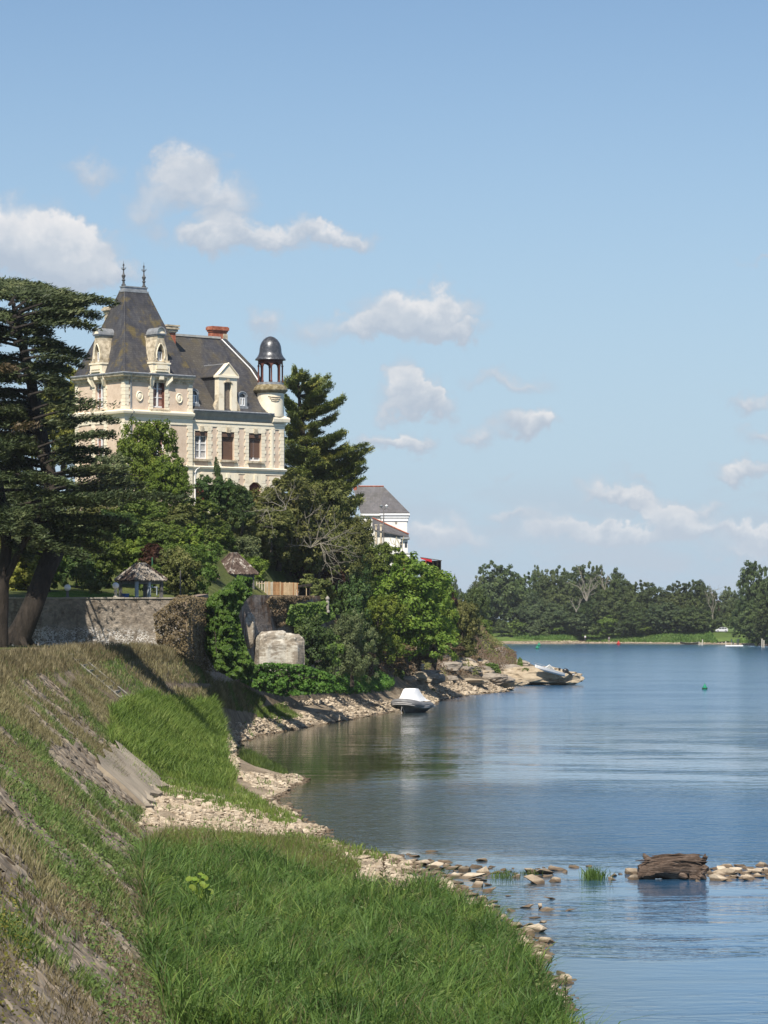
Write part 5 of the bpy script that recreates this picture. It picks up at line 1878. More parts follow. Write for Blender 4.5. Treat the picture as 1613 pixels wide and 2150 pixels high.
# ------------------------------------------------------------------ garden walls, shelters, fence, lamps
def wall_mat(name, base, white=0.0, zlo=6.8, zhi=8.6, growth=.5):
    m, t = new_mat(name)
    pos = t.n('ShaderNodeNewGeometry').outputs['Position']
    z = t.sep(pos)[2]
    a = t.noise(pos, .8, 5, .62)
    b = t.noise(pos, 5.0, 4, .7)
    c = t.ramp(t.m('ADD', t.m('MULTIPLY', a, .5), t.m('MULTIPLY', b, .5)), [(.3, base[0]), (.5, base[1]), (.7, base[2])])
    # vertical stains, pale salt bloom between the stones low on the wall
    st = t.noise(t.v('MULTIPLY', pos, (1.3, 1.3, .45)), 1.0, 5, .68)
    c = t.mix(t.m('MULTIPLY', t.smooth(st, .5, .62), growth), c, (.13, .075, .042) if growth > .6 else (.085, .065, .045))
    vo = t.n('ShaderNodeTexVoronoi', feature='DISTANCE_TO_EDGE')
    dpos = t.v('ADD', t.v('MULTIPLY', pos, (1.0, 1.0, 1.6)), t.v('MULTIPLY', t.noise(pos, 3.0, 3, .6, 0, out=1), (.35, .35, .35)))
    t.t.links.new(dpos, vo.inputs['Vector'])
    vo.inputs['Scale'].default_value = 5.2
    joint = t.smooth(vo.outputs['Distance'], .12, .03)
    if white > 0:
        zone = t.m('MULTIPLY', t.smooth(t.m('ADD', z, t.m('MULTIPLY', a, 1.2)), zhi + .5, zhi - .2), t.smooth(t.noise(pos, 1.7, 4, .7), .40, .52))
        c = t.mix(t.m('MULTIPLY', t.m('MULTIPLY', joint, zone), white), c, (.62, .60, .57))
    vo2 = t.n('ShaderNodeTexVoronoi', feature='F1')
    t.t.links.new(dpos, vo2.inputs['Vector'])
    vo2.inputs['Scale'].default_value = 5.2
    cell = t.sep(vo2.outputs['Color'])[0]
    c = t.mix(.5, c, t.mix(1.0, c, t.ramp(cell, [(0, (.6, .6, .6)), (1, (1.35, 1.3, 1.25))]), 'MULTIPLY'))
    finish(t, c, .93, t.m('ADD', t.m('MULTIPLY', b, .4), t.m('MULTIPLY', joint, -.7)), .7, .05, .15)
    return m


M_wall = wall_mat('rubble_wall', ((.13, .105, .082), (.22, .19, .155), (.34, .30, .25)), 1.0)
M_wall2 = wall_mat('ivy_rubble_wall', ((.15, .11, .085), (.27, .215, .175), (.40, .345, .30)), .35, growth=.8)
M_cop = simple('coping_stone', [(0, (.20, .18, .15)), (1, (.36, .33, .28))], 2, .9)
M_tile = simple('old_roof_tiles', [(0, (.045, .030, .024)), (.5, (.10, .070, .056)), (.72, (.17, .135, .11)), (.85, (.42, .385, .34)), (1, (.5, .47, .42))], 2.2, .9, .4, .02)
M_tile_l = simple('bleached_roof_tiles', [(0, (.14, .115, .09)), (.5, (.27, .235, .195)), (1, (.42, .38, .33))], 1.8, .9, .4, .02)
M_post = simple('grey_post', [(0, (.08, .075, .07)), (1, (.20, .19, .18))], 4, .9, stretch=(1, 1, .2))
M_postl = simple('pale_post', [(0, (.28, .32, .36)), (1, (.42, .46, .50))], 4, .8)


def rubble_face(name, x0, x1, Yfn, zb_fn, zt, mat, thick, parent, bat=.25, nx=60, nz=16):
    """wall with an uneven battered front"""
    vs, fs = [], []
    for i in range(nx + 1):
        x = x0 + (x1 - x0) * i / nx
        for k in range(nz + 1):
            f = k / nz
            zb = zb_fn(x)
            z = zb + (zt - zb) * f
            y = Yfn(x) - bat * (1 - f) + .05 * float(wob(x * 3.1, z * 3.7, 1.7, 3.0)) * (0 < k < nz)
            vs.append((x, y, z))
    for i in range(nx):
        for k in range(nz):
            a = i * (nz + 1) + k
            fs.append((a, a + nz + 1, a + nz + 2, a + 1))
    b = len(vs)
    for i in range(nx + 1):
        x = x0 + (x1 - x0) * i / nx
        vs.append((x, Yfn(x) + thick, zt))
        vs.append((x, Yfn(x) + thick, zb_fn(x)))
    for i in range(nx):
        a = i * (nz + 1) + nz
        fs.append((a, a + nz + 1, b + 2 * (i + 1), b + 2 * i))
        fs.append((b + 2 * i, b + 2 * i + 2, b + 2 * i + 3, b + 2 * i + 1))
    for i in (0, nx):
        col = [i * (nz + 1) + k for k in range(nz + 1)]
        fs.append(tuple(col + [b + 2 * i, b + 2 * i + 1]))
    mb = MB()
    mb.add(vs, fs)
    return mb.build(name, mat, parent)


Yw1 = 197.4
garden_wall = thing('retaining_wall', 'long grey rubble retaining wall with white salt bloom between cedar and ivy, along the quay', 'wall', (0, 0, 0))
rubble_face('masonry', -30.0, -12.7, lambda x: Yw1 + (x + 22) * .06, lambda x: 5.0, 9.98, M_wall, .6, garden_wall, nx=110, nz=22)
mb = MB()
for i in range(23):
    x = -30 + i * .76
    mb = MB()
    mb.box(x + .01, x + .75, Yw1 + (x + 22) * .06 - .06, Yw1 + (x + 22) * .06 + .62, 9.985, 10.07 + .01 * (i % 3))
    mb.build('coping_stone', M_cop, garden_wall)
# loose white rubble line at the foot of the wall
terrace_wall = thing('terrace_wall', 'tall ivy-stained wall with rusty brown growth below the plank fence', 'wall', (0, 0, 0))
Yw2 = lambda x: 250.9 + (x + 9.6) * 2.5
rubble_face('masonry', -11.25, -5.3, Yw2, lambda x: 3.5 + (x + 11) * .05, 10.55, M_wall2, .8, terrace_wall, nx=60, nz=26)
mb = MB(); mb.box(-11.35, -10.4, 246.3, 247.3, 10.56, 10.68); mb.build('coping_stone', M_white, terrace_wall)
side_wall = thing('side_wall', 'oblique garden wall mostly hidden under the column of bright ivy', 'wall', (0, 0, 0))
mb = MB()
pts = [(-12.4, 198.0), (-12.0, 215), (-11.35, 234), (-10.95, 246.0)]
for a, b in zip(pts[:-1], pts[1:]):
    mb.add([(a[0], a[1], 3.2), (b[0], b[1], 3.0), (b[0], b[1], 10.4), (a[0], a[1], 10.0), (a[0] - .6, a[1], 3.2), (b[0] - .6, b[1], 3.0), (b[0] - .6, b[1], 10.4), (a[0] - .6, a[1], 10.0)],
           [(0, 1, 2, 3), (7, 6, 5, 4), (3, 2, 6, 7), (0, 3, 7, 4), (1, 5, 6, 2)])
mb.build('masonry', M_wall2, side_wall)


# pale rock face / broken buttress
def rock_mat(name, cols, scale=.9):
    m, t = new_mat(name)
    pos = t.n('ShaderNodeNewGeometry').outputs['Position']
    a = t.noise(pos, scale, 5, .65, .4)
    b = t.noise(t.v('MULTIPLY', pos, (1, 1, 2.6)), scale * 3.2, 5, .7)
    f = t.m('ADD', t.m('MULTIPLY', a, .55), t.m('MULTIPLY', b, .45))
    c = t.ramp(f, cols)
    finish(t, c, .92, f, .8, .12, .15)
    return m


M_pale_rock = rock_mat('pale_cliff', [(.30, (.16, .135, .105)), (.49, (.28, .24, .19)), (.56, (.48, .45, .385)), (.7, (.62, .585, .51))], .7)
M_grey_rock = rock_mat('grey_rock', [(.3, (.13, .105, .085)), (.5, (.25, .215, .175)), (.72, (.42, .375, .31))], .5)
M_tan_rock = rock_mat('tan_rock', [(.3, (.20, .155, .105)), (.5, (.36, .295, .21)), (.72, (.50, .43, .325))], .6)


def rock_mesh(name, size, seed, mat, sub=4, rough=.28, flat_=1.0, strat=0.0, parent=None, loc=(0, 0, 0), rz=0, freq=1.3, box=.72):
    bm = bmesh.new()
    bmesh.ops.create_icosphere(bm, subdivisions=sub, radius=1.0)
    for v in bm.verts:
        p = v.co.copy()
        n1 = mnoise.noise(p * freq + Vector((seed * 7.3, seed, 0)))
        n2 = mnoise.noise(p * freq * 2.7 + Vector((seed, 3, seed * 2.1)))
        n3 = mnoise.noise(p * freq * 6.5 + Vector((1, seed, 4)))
        q = Vector([math.copysign(abs(c) ** box, c) for c in p])
        k = 1 + rough * n1 + rough * .5 * n2 + rough * .25 * n3
        q = q * k
        if strat:
            q.x += strat * mnoise.noise(Vector((seed, q.z * 5, 0)))
            q.y += strat * mnoise.noise(Vector((seed + 5, q.z * 5, 2)))
        v.co = Vector((q.x * size[0], q.y * size[1], q.z * size[2]))
    me = bpy.data.meshes.new(name)
    bm.to_mesh(me)
    bm.free()
    me.materials.append(mat)
    me.polygons.foreach_set('use_smooth', np.full(len(me.polygons), False))
    o = link(name, me, parent)
    o.location = loc
    o.rotation_euler = (0, 0, rz)
    return o


def place(px, py, Y):
    return P(px, py, Y)


cliff = thing('rock_outcrop', 'pale broken rock face with white bloom jutting out below the ivy-stained wall', 'rock', P(572, 1365, 245))
rock_mesh('rock_mass', (1.3, 1.3, 2.1), 13, M_pale_rock, 5, .11, strat=.05, freq=1.1, box=.42, rz=.35, parent=cliff, loc=(0, 0, -.65))
rock_mesh('rock_mass', (.7, 1.2, 1.9), 15, M_pale_rock, 4, .14, strat=.05, box=.45, rz=.9, parent=cliff, loc=(1.35, -.3, -.6))
rock_mesh('rock_mass', (.38, .7, 1.35), 9, M_pale_rock, 4, .16, parent=cliff, loc=(-1.75, -.2, 1.5), box=.5)

# rocks of the headland
headland = [
    # px, py(centre), Y, sx, sy, sz, mat, label
    (1040, 1383, 437, 1.7, 3.5, 1.5, M_grey_rock, 'dark brown rock bluff with a flat top at the tip of the headland'),
    (1012, 1388, 430, 1.4, 3.0, .9, M_tan_rock, 'pale ledge rock left of the dark bluff'),
    (1082, 1398, 432, 1.0, 2.5, .8, M_grey_rock, 'pointed grey rock sloping down right of the dark bluff'),
    (985, 1412, 385, 2.0, 4.0, .8, M_grey_rock, 'rounded grey rock in front of the green shrub on the headland'),
    (925, 1408, 372, 3.2, 5.0, .75, M_grey_rock, 'long sloping grey rock shelf below the dry brush'),
    (1020, 1425, 372, 1.7, 3.5, .7, M_grey_rock, 'grey domed rock above the beach point'),
    (1062, 1433, 372, 1.0, 2.6, .5, M_tan_rock, 'tan rock at the corner of the beach point'),
    (1120, 1418, 402, 3.0, 4.5, 1.1, M_tan_rock, 'broad tan rock under the white speedboat'),
    (1168, 1424, 402, 1.9, 3.2, .85, M_tan_rock, 'tan tongue of rock reaching into the river below the outboard motor'),
    (1085, 1425, 405, 1.8, 3.5, .8, M_tan_rock, 'tan rock left of the broad rock under the speedboat'),
    (870, 1418, 340, 2.0, 3.2, .6, M_grey_rock, 'low grey rock behind the moored boat'),
    (965, 1432, 360, 2.2, 3.0, .4, M_tan_rock, 'low tan rock on the pebble beach right of the grass tuft'),
    (700, 1425, 292, 1.1, 1.8, .25, M_grey_rock, 'flat grey slab in the ivy ground cover'),
]
for i, (px, py, Y, sx, sy, sz, mt, lab) in enumerate(headland):
    o = rock_mesh('rock', (sx, sy, sz), i + 20, mt, 4, .26, strat=.08, loc=P(px, py, Y), rz=.2 * i)
    tag(o, lab, 'rock', 'rocks of the headland')


rk = random.Random(12)
rb = bpy.data.objects['rocky_bank']
for k in range(26):
    px = rk.uniform(850, 1100)
    Yk = 330 + (px - 850) / 250 * 85 + rk.uniform(-14, 14)
    py = rk.uniform(1402, 1440) if px < 1000 else rk.uniform(1405, 1436)
    p = P(px, py, Yk)
    z = ground_z(p[0], p[1])
    sz = rk.uniform(.35, 1.1)
    rock_mesh('rock', (sz * 1.5, sz * 2.2, sz * .6), 60 + k, rk.choice([M_grey_rock, M_tan_rock]), 3, .26, strat=.06, parent=rb, loc=(p[0], p[1], z + sz * .1), rz=rk.uniform(-.4, .4), box=.6)


def shelter(px, Y, half, z_eave, h_roof, nposts, label, mats, left_mat=None):
    """open garden shelter: four-sided tiled roof on posts"""
    X = (px - 806.5) * Y / F
    t = thing('garden_shelter', label, 'shelter', (X, Y, 10.0), R(38))
    ze = z_eave - 10.0
    s = half
    cs = [(-s, -s), (s, -s), (s, s), (-s, s)]
    top = [(-.18, -.18), (.18, -.18), (.18, .18), (-.18, .18)]
    core = MB()
    core.prism([(a * .97, b * .97) for a, b in cs], ze - .05, ze + h_roof - .08, [(a * .9, b * .9) for a, b in top])
    core.build('roof_boards', M_post, t)
    for f in range(4):
        A, B = Vector((*cs[f], ze)), Vector((*cs[(f + 1) % 4], ze))
        T0, T1 = Vector((*top[f], ze + h_roof)), Vector((*top[(f + 1) % 4], ze + h_roof))
        n = 17
        # rows of half-round tiles running down the slope, uneven at the eaves
        for k in range(n):
            a = (k + .5) / n
            lo = A.lerp(B, a)
            hi_f = min(1.0, 1.0 - abs(2 * a - 1) * .93)
            e = (T0 + T1) / 2
            # row runs straight up the slope from the eave until it meets the hip
            mid = (A + B) / 2
            up = (e - mid)
            hi = lo + up * hi_f
            m = MB()
            segs = max(1, int((hi - lo).length / .42))
            for q in range(segs):
                p0 = lo.lerp(hi, q / segs) + Vector((0, 0, .03 + .02 * random.random()))
                p1 = lo.lerp(hi, (q + 1) / segs + .02) + Vector((0, 0, .01))
                if q == 0: p0 = p0 - up.normalized() * random.uniform(.02, .09)
                w = (B - A).length / n * .46
                m.tube([p0, p1], [w, w * .86], 6)
            m.build('tile_row', mats[f], t)
        m = MB()
        m.tube([A + Vector((0, 0, .05)), T0 + Vector((0, 0, .06))], .10, 6)
        m.build('hip_tiles', mats[(f + 1) % 4], t)
    m = MB()
    m.box(-.22, .22, -.22, .22, ze + h_roof - .1, ze + h_roof + .12)
    m.build('ridge_cap', M_cop, t)
    s2 = s * .78
    pp = [(-s2, -s2), (s2, -s2), (s2, s2), (-s2, s2)] + ([(0, -s2), (0, s2)] if nposts > 4 else [])
    for k, (a, b) in enumerate(pp[:nposts]):
        m = MB()
        m.box(a - .09, a + .09, b - .09, b + .09, -.2, ze + .02)
        m.build('post', M_postl if k in (0, 4) else M_post, t)
    m = MB()
    for (a, b) in ((-1, 0), (1, 0), (0, -1), (0, 1)):
        if a: m.box(a * s2 - .07, a * s2 + .07, -s2, s2, ze - .22, ze - .04)
        else: m.box(-s2, s2, b * s2 - .07, b * s2 + .07, ze - .22, ze - .04)
    m.build('beam', M_post, t)
    return t


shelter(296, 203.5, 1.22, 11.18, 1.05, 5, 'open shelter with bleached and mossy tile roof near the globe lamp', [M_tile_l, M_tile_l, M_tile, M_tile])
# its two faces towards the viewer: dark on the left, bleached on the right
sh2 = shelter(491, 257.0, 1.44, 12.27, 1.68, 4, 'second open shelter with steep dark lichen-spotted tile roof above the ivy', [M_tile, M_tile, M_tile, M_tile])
# tiled lean-to roof showing between the shelters
mb = MB()
lt = thing('tiled_shed', 'low red-brown tiled shed roof just left of the second shelter', 'shed', P(432, 1240, 250))
mb.box(-1.1, .9, -.8, .8, -.6, .55); mb.build('shed_wall', M_wall2, lt)
for k in range(9):
    m = MB(); m.tube([(-1.2 + k * .26, -1.1, .55), (-1.1 + k * .26, .9, 1.25)], .12, 6); m.build('tile_row', simple('red_tiles', [(0, (.10, .05, .04)), (1, (.24, .15, .125))], 3, .9), lt)

# plank fence above the terrace wall
fence = thing('plank_fence', 'leaning fence of thin bleached and rusty vertical planks on top of the terrace wall', 'fence', P(538, 1250, 259))
fw_, fr_ = 0.0, random.Random(3)
M_pl = [simple('plank_grey', [(0, (.30, .26, .20)), (1, (.50, .45, .36))], 5, .9, stretch=(1, 1, .2)), simple('plank_tan', [(0, (.32, .22, .12)), (1, (.52, .39, .24))], 5, .9, stretch=(1, 1, .2)), simple('plank_rust', [(0, (.22, .11, .05)), (1, (.38, .22, .11))], 5, .9, stretch=(1, 1, .2))]
for k in range(32):
    x = k * .108
    m = MB()
    h = 1.16 + fr_.uniform(-.03, .03) - .004 * k
    if k < 6 and k % 2: continue
    d = fr_.uniform(-.02, .02)
    m.box(x, x + .092, d, d + .03, fr_.uniform(-.02, .03), h)
    m.build('plank', M_pl[0 if k < 14 and fr_.random() < .7 else (1 if fr_.random() < .65 else 2)], fence)
m = MB(); m.box(0, 3.5, .03, .09, .25, .33); m.box(0, 3.5, .03, .09, .95, 1.02); m.build('rail', M_pl[1], fence)
m = MB(); m.box(-.55, -.53, -.01, .05, 0, 1.2); m.tube([(-.9, .1, .3), (-.4, .1, .3)], .1, 8); m.build('rusty_barrel', simple('rust', [(0, (.28, .10, .05)), (1, (.45, .2, .1))], 3, .8), fence)

# small lean-to right of the fence
lean = thing('lean_to', 'small dark flat-roofed lean-to with slim posts right of the plank fence', 'shed', P(640, 1262, 262))
m = MB(); m.add([(-.75, -.6, 1.12), (.55, -.6, 1.22), (.55, .9, 1.3), (-.75, .9, 1.2), (-.75, -.6, 1.2), (.55, -.6, 1.42), (.55, .9, 1.5), (-.75, .9, 1.28)], [(0, 3, 2, 1), (4, 5, 6, 7), (0, 1, 5, 4), (1, 2, 6, 5), (2, 3, 7, 6), (3, 0, 4, 7)]); m.build('flat_roof', M_barkdark, lean)
for x in (-.5, .12, .4):
    m = MB(); m.box(x, x + .06, -.5, -.44, -1.2, 1.14); m.build('post', M_pl[1] if x == .12 else M_barkdark, lean)
m = MB(); m.box(-.72, -.55, -.45, -.3, .3, 1.0); m.build('white_panel', M_white, lean)
m = MB(); m.box(-.5, .45, .3, .36, -.2, 1.1); m.build('back_board', M_barkdark, lean)
# carved grey pillar and brick stub
pil = thing('stone_pillar', 'slim weathered stone pillar standing in the undergrowth right of the lean-to', 'pillar', P(688, 1286, 262))
m = MB(); m.lathe(0, 0, [(.2, 0), (.2, .12), (.12, .2), (.14, .9), (.10, 1.0), (.18, 1.1), (.18, 1.2), (.06, 1.35), (.001, 1.4)], 10); m.build('shaft', M_cop, pil, smooth=True)


# globe lamps on baluster stands on the wall
def globe_lamp(px, py, label, stand):
    Y = 198.1
    p = P(px, py, Y)
    t = thing('globe_lamp', label, 'lamp', (p[0], p[1], 10.07))
    r = .21
    m = MB(); m.lathe(0, 0, [(.16, 0), (.17, .08), (.09, .14), (.08, .2), (.13, .32), (.08, .44), (.07, .5), (.11, .54)] if stand else [(.10, 0), (.12, .06), (.07, .12), (.08, .36), (.11, .4)], 12)
    m.build('stand', simple('lamp_stand_pale', [(0, (.45, .38, .28)), (1, (.62, .55, .42))], 4, .8) if stand else M_post, t, smooth=True)
    m = MB(); m.sphere((0, 0, (.54 if stand else .42) + r * .93), r, 20, 12); m.build('globe', simple('opal_glass', [(0, (.72, .70, .67)), (1, (.80, .79, .77))], 2, .25, .0, .01, spec=.5), t, smooth=True)
    return t


globe_lamp(142, 1255, 'white globe lamp on a short dark foot nearest the cedar on the wall', False)
globe_lamp(243, 1255, 'white globe lamp on a pale baluster foot beside the first shelter', True)
# a blue tub and a small grey table under the shelter
tub = thing('blue_tub', 'small blue tub on the grass by the wall between lamp and shelter', 'tub', P(264, 1254, 199.2))
m = MB(); m.lathe(0, 0, [(.18, 0), (.24, .2), (.25, .22), (.2, .2), (.001, .06)], 12); m.build('tub_body', simple('blue_plastic', [(0, (.03, .08, .25)), (1, (.06, .14, .36))], 2, .5), tub, smooth=True)
m = MB(); m.lathe(0, 0, [(.262, .2), (.262, .235), (.235, .235)], 12); m.build('rim', simple('blue_plastic', [], 1), tub)
tb = thing('garden_table', 'pale grey garden table under the first shelter', 'table', P(322, 1250, 201))
m = MB(); m.box(-.28, .28, -.3, .3, .5, .55); m.build('table_top', M_postl, tb)
for a in (-1, 1):
    for b in (-1, 1):
        m = MB(); m.box(a * .24 - .02, a * .24 + .02, b * .26 - .02, b * .26 + .02, 0, .5); m.build('leg', M_postl, tb)

# green and grey posts standing in the garden
for (px, pt, pb, Y, mt, lab) in ((320, 1172, 1205, 216, simple('green_paint', [(0, (.03, .10, .05)), (1, (.05, .15, .08))], 2, .6), 'thin green pole rising behind the first shelter'),
                                 (379, 1200, 1256, 212, M_post, 'thin grey pole in the olive bush between the shelters'),):
    p = P(px, pb, Y)
    q = P(px, pt, Y)
    m = MB(); m.tube([(0, 0, -1), (0, 0, q[2] - p[2])], .05, 6); m.lathe(0, 0, [(.06, q[2] - p[2]), (.001, q[2] - p[2] + .08)], 6)
    o = m.build('pole', mt, None, smooth=True); o.location = p; tag(o, lab, 'pole')

# staircase down the revetment: two pale stringers and treads
stair = thing('stone_stair', 'flight of narrow stone steps with a pale edging strip running down the bank', 'stair', (0, 0, 0))
top_s, bot_s = Vector(P(165, 1378, 165)), Vector(P(248, 1448, 171))
def surf(x, y): return ground_z(x, y)
nst = 12
for k in range(nst):
    f = k / nst
    y = 166.5 + f * 2.0
    x0 = -17.0 + f * 3.9
    z = ground_z(x0 + .05, y)
    m = MB(); m.box(x0, x0 + .20, y - 1.6, y + 1.6, z - .15, z + .05); m.build('step', M_cop, stair)
for side in (-1, 1):
    m = MB()
    pts = []
    for k in range(9):
        f = k / 8
        x, y = -17.1 + f * 4.2, 166.5 + f * 2.0 + side * 1.8
        pts.append((x, y, ground_z(x, y) + .12))
    m.tube(pts, .07, 4)
    m.build('edging', M_cop, stair)

# smooth rendered patch low on the paved slope
slab = thing('concrete_apron', 'smooth pale rendered patch low on the paved slope ending in a broken edge', 'slab', (0, 0, 0))
gy, gt = 18, 10
ys = np.linspace(128, 147, gy)
Yg = np.repeat(ys, gt)
Tg = np.tile(np.linspace(2.0, 2.62, gt), gy) + np.repeat(.05 * np.sin(ys * 1.3), gt)
v = bank_point(Yg, Tg)
v[:, 2] += .16
v[:, 0] += .12
idx = np.arange(gy * gt).reshape(gy, gt)
f = np.stack([idx[:-1, :-1].ravel(), idx[:-1, 1:].ravel(), idx[1:, 1:].ravel(), idx[1:, :-1].ravel()], -1)
rimA = v[::gt].copy(); rimB = rimA.copy(); rimB[:, 2] -= .45; rimB[:, 0] -= .1
frontA = v[:gt].copy(); frontB = frontA.copy(); frontB[:, 2] -= .4
nv = len(v)
V = np.concatenate([v, rimB, frontB])
f2 = np.array([[idx[i, 0], idx[i + 1, 0], nv + i + 1, nv + i] for i in range(gy - 1)])
f3 = np.array([[idx[0, i], idx[0, i + 1], nv + gy + i + 1, nv + gy + i] for i in range(gt - 1)])
fa = np.concatenate([f, f2, f3])
M_conc = simple('pale_concrete', [(0, (.20, .165, .125)), (.5, (.33, .275, .205)), (1, (.42, .355, .265))], .3, .9, .25, .02)
link('render_coat', mesh_np('render_coat', V, fa.ravel(), np.full(len(fa), 4), M_conc), slab)

# ------------------------------------------------------------------ white house beyond, terrace, hut with red roof
def white_house():
    Y = 420.0
    k = Y / F
    def lp(px, py): return ((px - 806.5) * k, CAMZ - (py - HZ) * k)
    x0, _ = lp(803, 0); x1, _ = lp(855, 0); xl, _ = lp(745, 0)
    t = thing('white_house', 'white rendered house with grey hipped slate roof beyond the trees', 'house', (x0, Y, 14.0))
    def L(px, py):
        a, z = lp(px, py)
        return a - x0, z - 14.0
    M_r = simple('white_render', [(0, (.62, .60, .55)), (.5, (.74, .72, .67)), (1, (.80, .785, .74))], .5, .85, .1, .01)
    wr, ze = L(855, 1082)
    wl = L(762, 0)[0]
    m = MB()
    m.box(0, wr, 0, 8, -3, ze)
    m.build('wall', M_r, t)
    m = MB()
    m.box(wl, -.004, 1.2, 9, -3, ze)
    m.build('wall', M_r, t)
    m = MB()
    for (d, za, zb) in ((.12, 1094, 1089), (.22, 1087, 1083), (.36, 1082, 1078)):
        a, b = L(0, za)[1], L(0, zb)[1]
        m.box(-d, wr + d, -d, 8 + d, a, b)
        if d > .3: m.box(wl - d, -.36, 1.2 - d, 9, a, b)
    m.build('cornice', M_white, t)
    m = MB()
    e, r = L(0, 1077)[1], L(0, 1019)[1]
    m.add([(wl - .3, .9, e), (-.3, .9, e), (-.3, -.36, e), (wr + .36, -.36, e), (wr + .36, 8.4, e), (wl - .3, 8.4, e), (L(806, 0)[0], 3.8, r), (L(740, 0)[0], 3.8, r)],
          [(2, 3, 6), (3, 4, 6), (4, 5, 7, 6), (0, 1, 2, 6, 7), (5, 0, 7)])
    m.build('roof', M_slate2, t)
    m = MB(); m.tube([(L(752, 0)[0], 3.8, r + .03), (L(806, 0)[0], 3.8, r + .03)], .1, 5); m.build('ridge_tiles', M_brick, t)
    a, z = L(745, 1012)
    m = MB(); m.box(a - .2, a + .22, 3.4, 3.9, r - .6, L(0, 1007)[1]); m.build('chimney', M_brick, t)
    # downpipe in the corner, blind little window
    m = MB(); m.tube([(.15, -.12, e - .1), (.15, -.12, -2)], .07, 6); m.build('downpipe', M_post, t)
    a, z = L(832, 1098)
    m = MB(); m.box(a - .14, a + .14, -.012, .02, z - .18, z + .18); m.build('wall_vent', M_cop, t)
    # lower wing with a roof falling to the right
    a0, z0 = L(782, 1088); a1, z1 = L(858, 1128)
    m = MB()
    m.add([(a0, -5.0, z0 - 1.6), (a1, -5.0, z1), (a1, -.02, z1 + .35), (a0, -.02, z0), (a0, -5.0, z0 - 1.75), (a1, -5.0, z1 - .14), (a1, -.02, z1 + .2), (a0, -.02, z0 - .15)],
          [(0, 1, 2, 3), (7, 6, 5, 4), (0, 4, 5, 1), (1, 5, 6, 2), (2, 6, 7, 3), (3, 7, 4, 0)])
    m.build('lower_roof', M_slate2, t)
    m = MB(); m.tube([(a0, -.1, z0 + .06), (a1 + .05, -.1, z1 + .42)], .09, 5); m.build('ridge_tiles', M_brick, t)
    m = MB(); m.box(a0, a1 - .15, -4.6, -.3, -3, z1 - .15); m.build('wall', M_r, t)
    m = MB(); m.box(a1 - 1.1, a1 + .12, -5.1, -.2, z1 - .34, z1 - .12); m.build('gutter', M_zinc, t)
    for px in (842, 852):
        a, z = L(px, 1145)
        m = MB(); m.box(a - .16, a + .16, -4.63, -4.55, z - .4, z + .35); m.build('window', M_glass, t)
    for px in (790, 800):
        a, z = L(px, 1110)
        m = MB(); m.box(a - .12, a + .12, -4.9, -4.7, z - 2.2, z + .3); m.box(a - .2, a + .2, -5, -4.6, z + .3, z + .42); m.build('chimney_stub', M_stone_w, t)
white_house()

lampost = thing('street_lamp', 'old double street lamp on a thin dark post in front of the white house', 'lamp', P(806, 1150, 400))
m = MB(); m.tube([(0, 0, 0), (0, 0, 4.7), (.05, 0, 5.0)], .07, 6); m.build('post', M_post, lampost, smooth=True)
for s in (-1, 1):
    m = MB(); m.tube([(0, 0, 4.75), (s * .3, 0, 5.05), (s * .34, 0, 5.15)], .035, 5); m.build('arm', M_post, lampost)
    m = MB(); m.lathe(s * .34, 0, [(.05, 5.05), (.2, 5.3), (.22, 5.36), (.001, 5.5)], 8); m.build('lantern', M_white if s > 0 else M_zinc, lampost)

TP = 'brick and stone posts of the terrace balustrade'
for i, px in enumerate((831, 840, 848, 858)):
    p = P(px, 1182, 382)
    t = thing('terrace_post', ['leftmost brick post with white cap on the terrace below the white house', 'second terrace post from the left, red brick under a white urn cap', 'third terrace post from the left, beside the pole end', 'rightmost terrace post with a wide white cap'][i], 'post', p, 0, TP)
    m = MB(); m.box(-.17, .17, -.17, .17, -1, .75); m.build('shaft', M_brick if i % 2 == 0 else M_white, t)
    m = MB(); m.lathe(0, 0, [(.22, .75), (.26, .82), (.14, .92), (.14, 1.0), (.28, 1.16), (.30, 1.24), (.001, 1.24)], 10); m.build('cap', M_white, t)
for i, (px, tp, lean_) in enumerate(((831, 1127, .1), (838, 1133, -.15), (845, 1126, .2))):
    p = P(px, 1162, 381)
    m = MB(); h = (1162 - tp) * 381 / F; m.tube([(0, 0, 0), (0, 0, h * .7), (lean_, 0, h)], .05, 5); m.tube([(-.05, 0, h * .5), (-.5, 0, h * .62), (-.7, 0, h * .95)], .035, 4)
    o = m.build('trained_stem', simple('pale_stem', [(0, (.34, .29, .19)), (1, (.50, .44, .31))], 3, .8)); o.location = p
    tag(o, ['leftmost pale bare stem rising behind the terrace posts', 'middle pale bare stem behind the terrace posts', 'rightmost pale bare stem curving over the terrace'][i], 'stem', 'pale stems above the terrace')

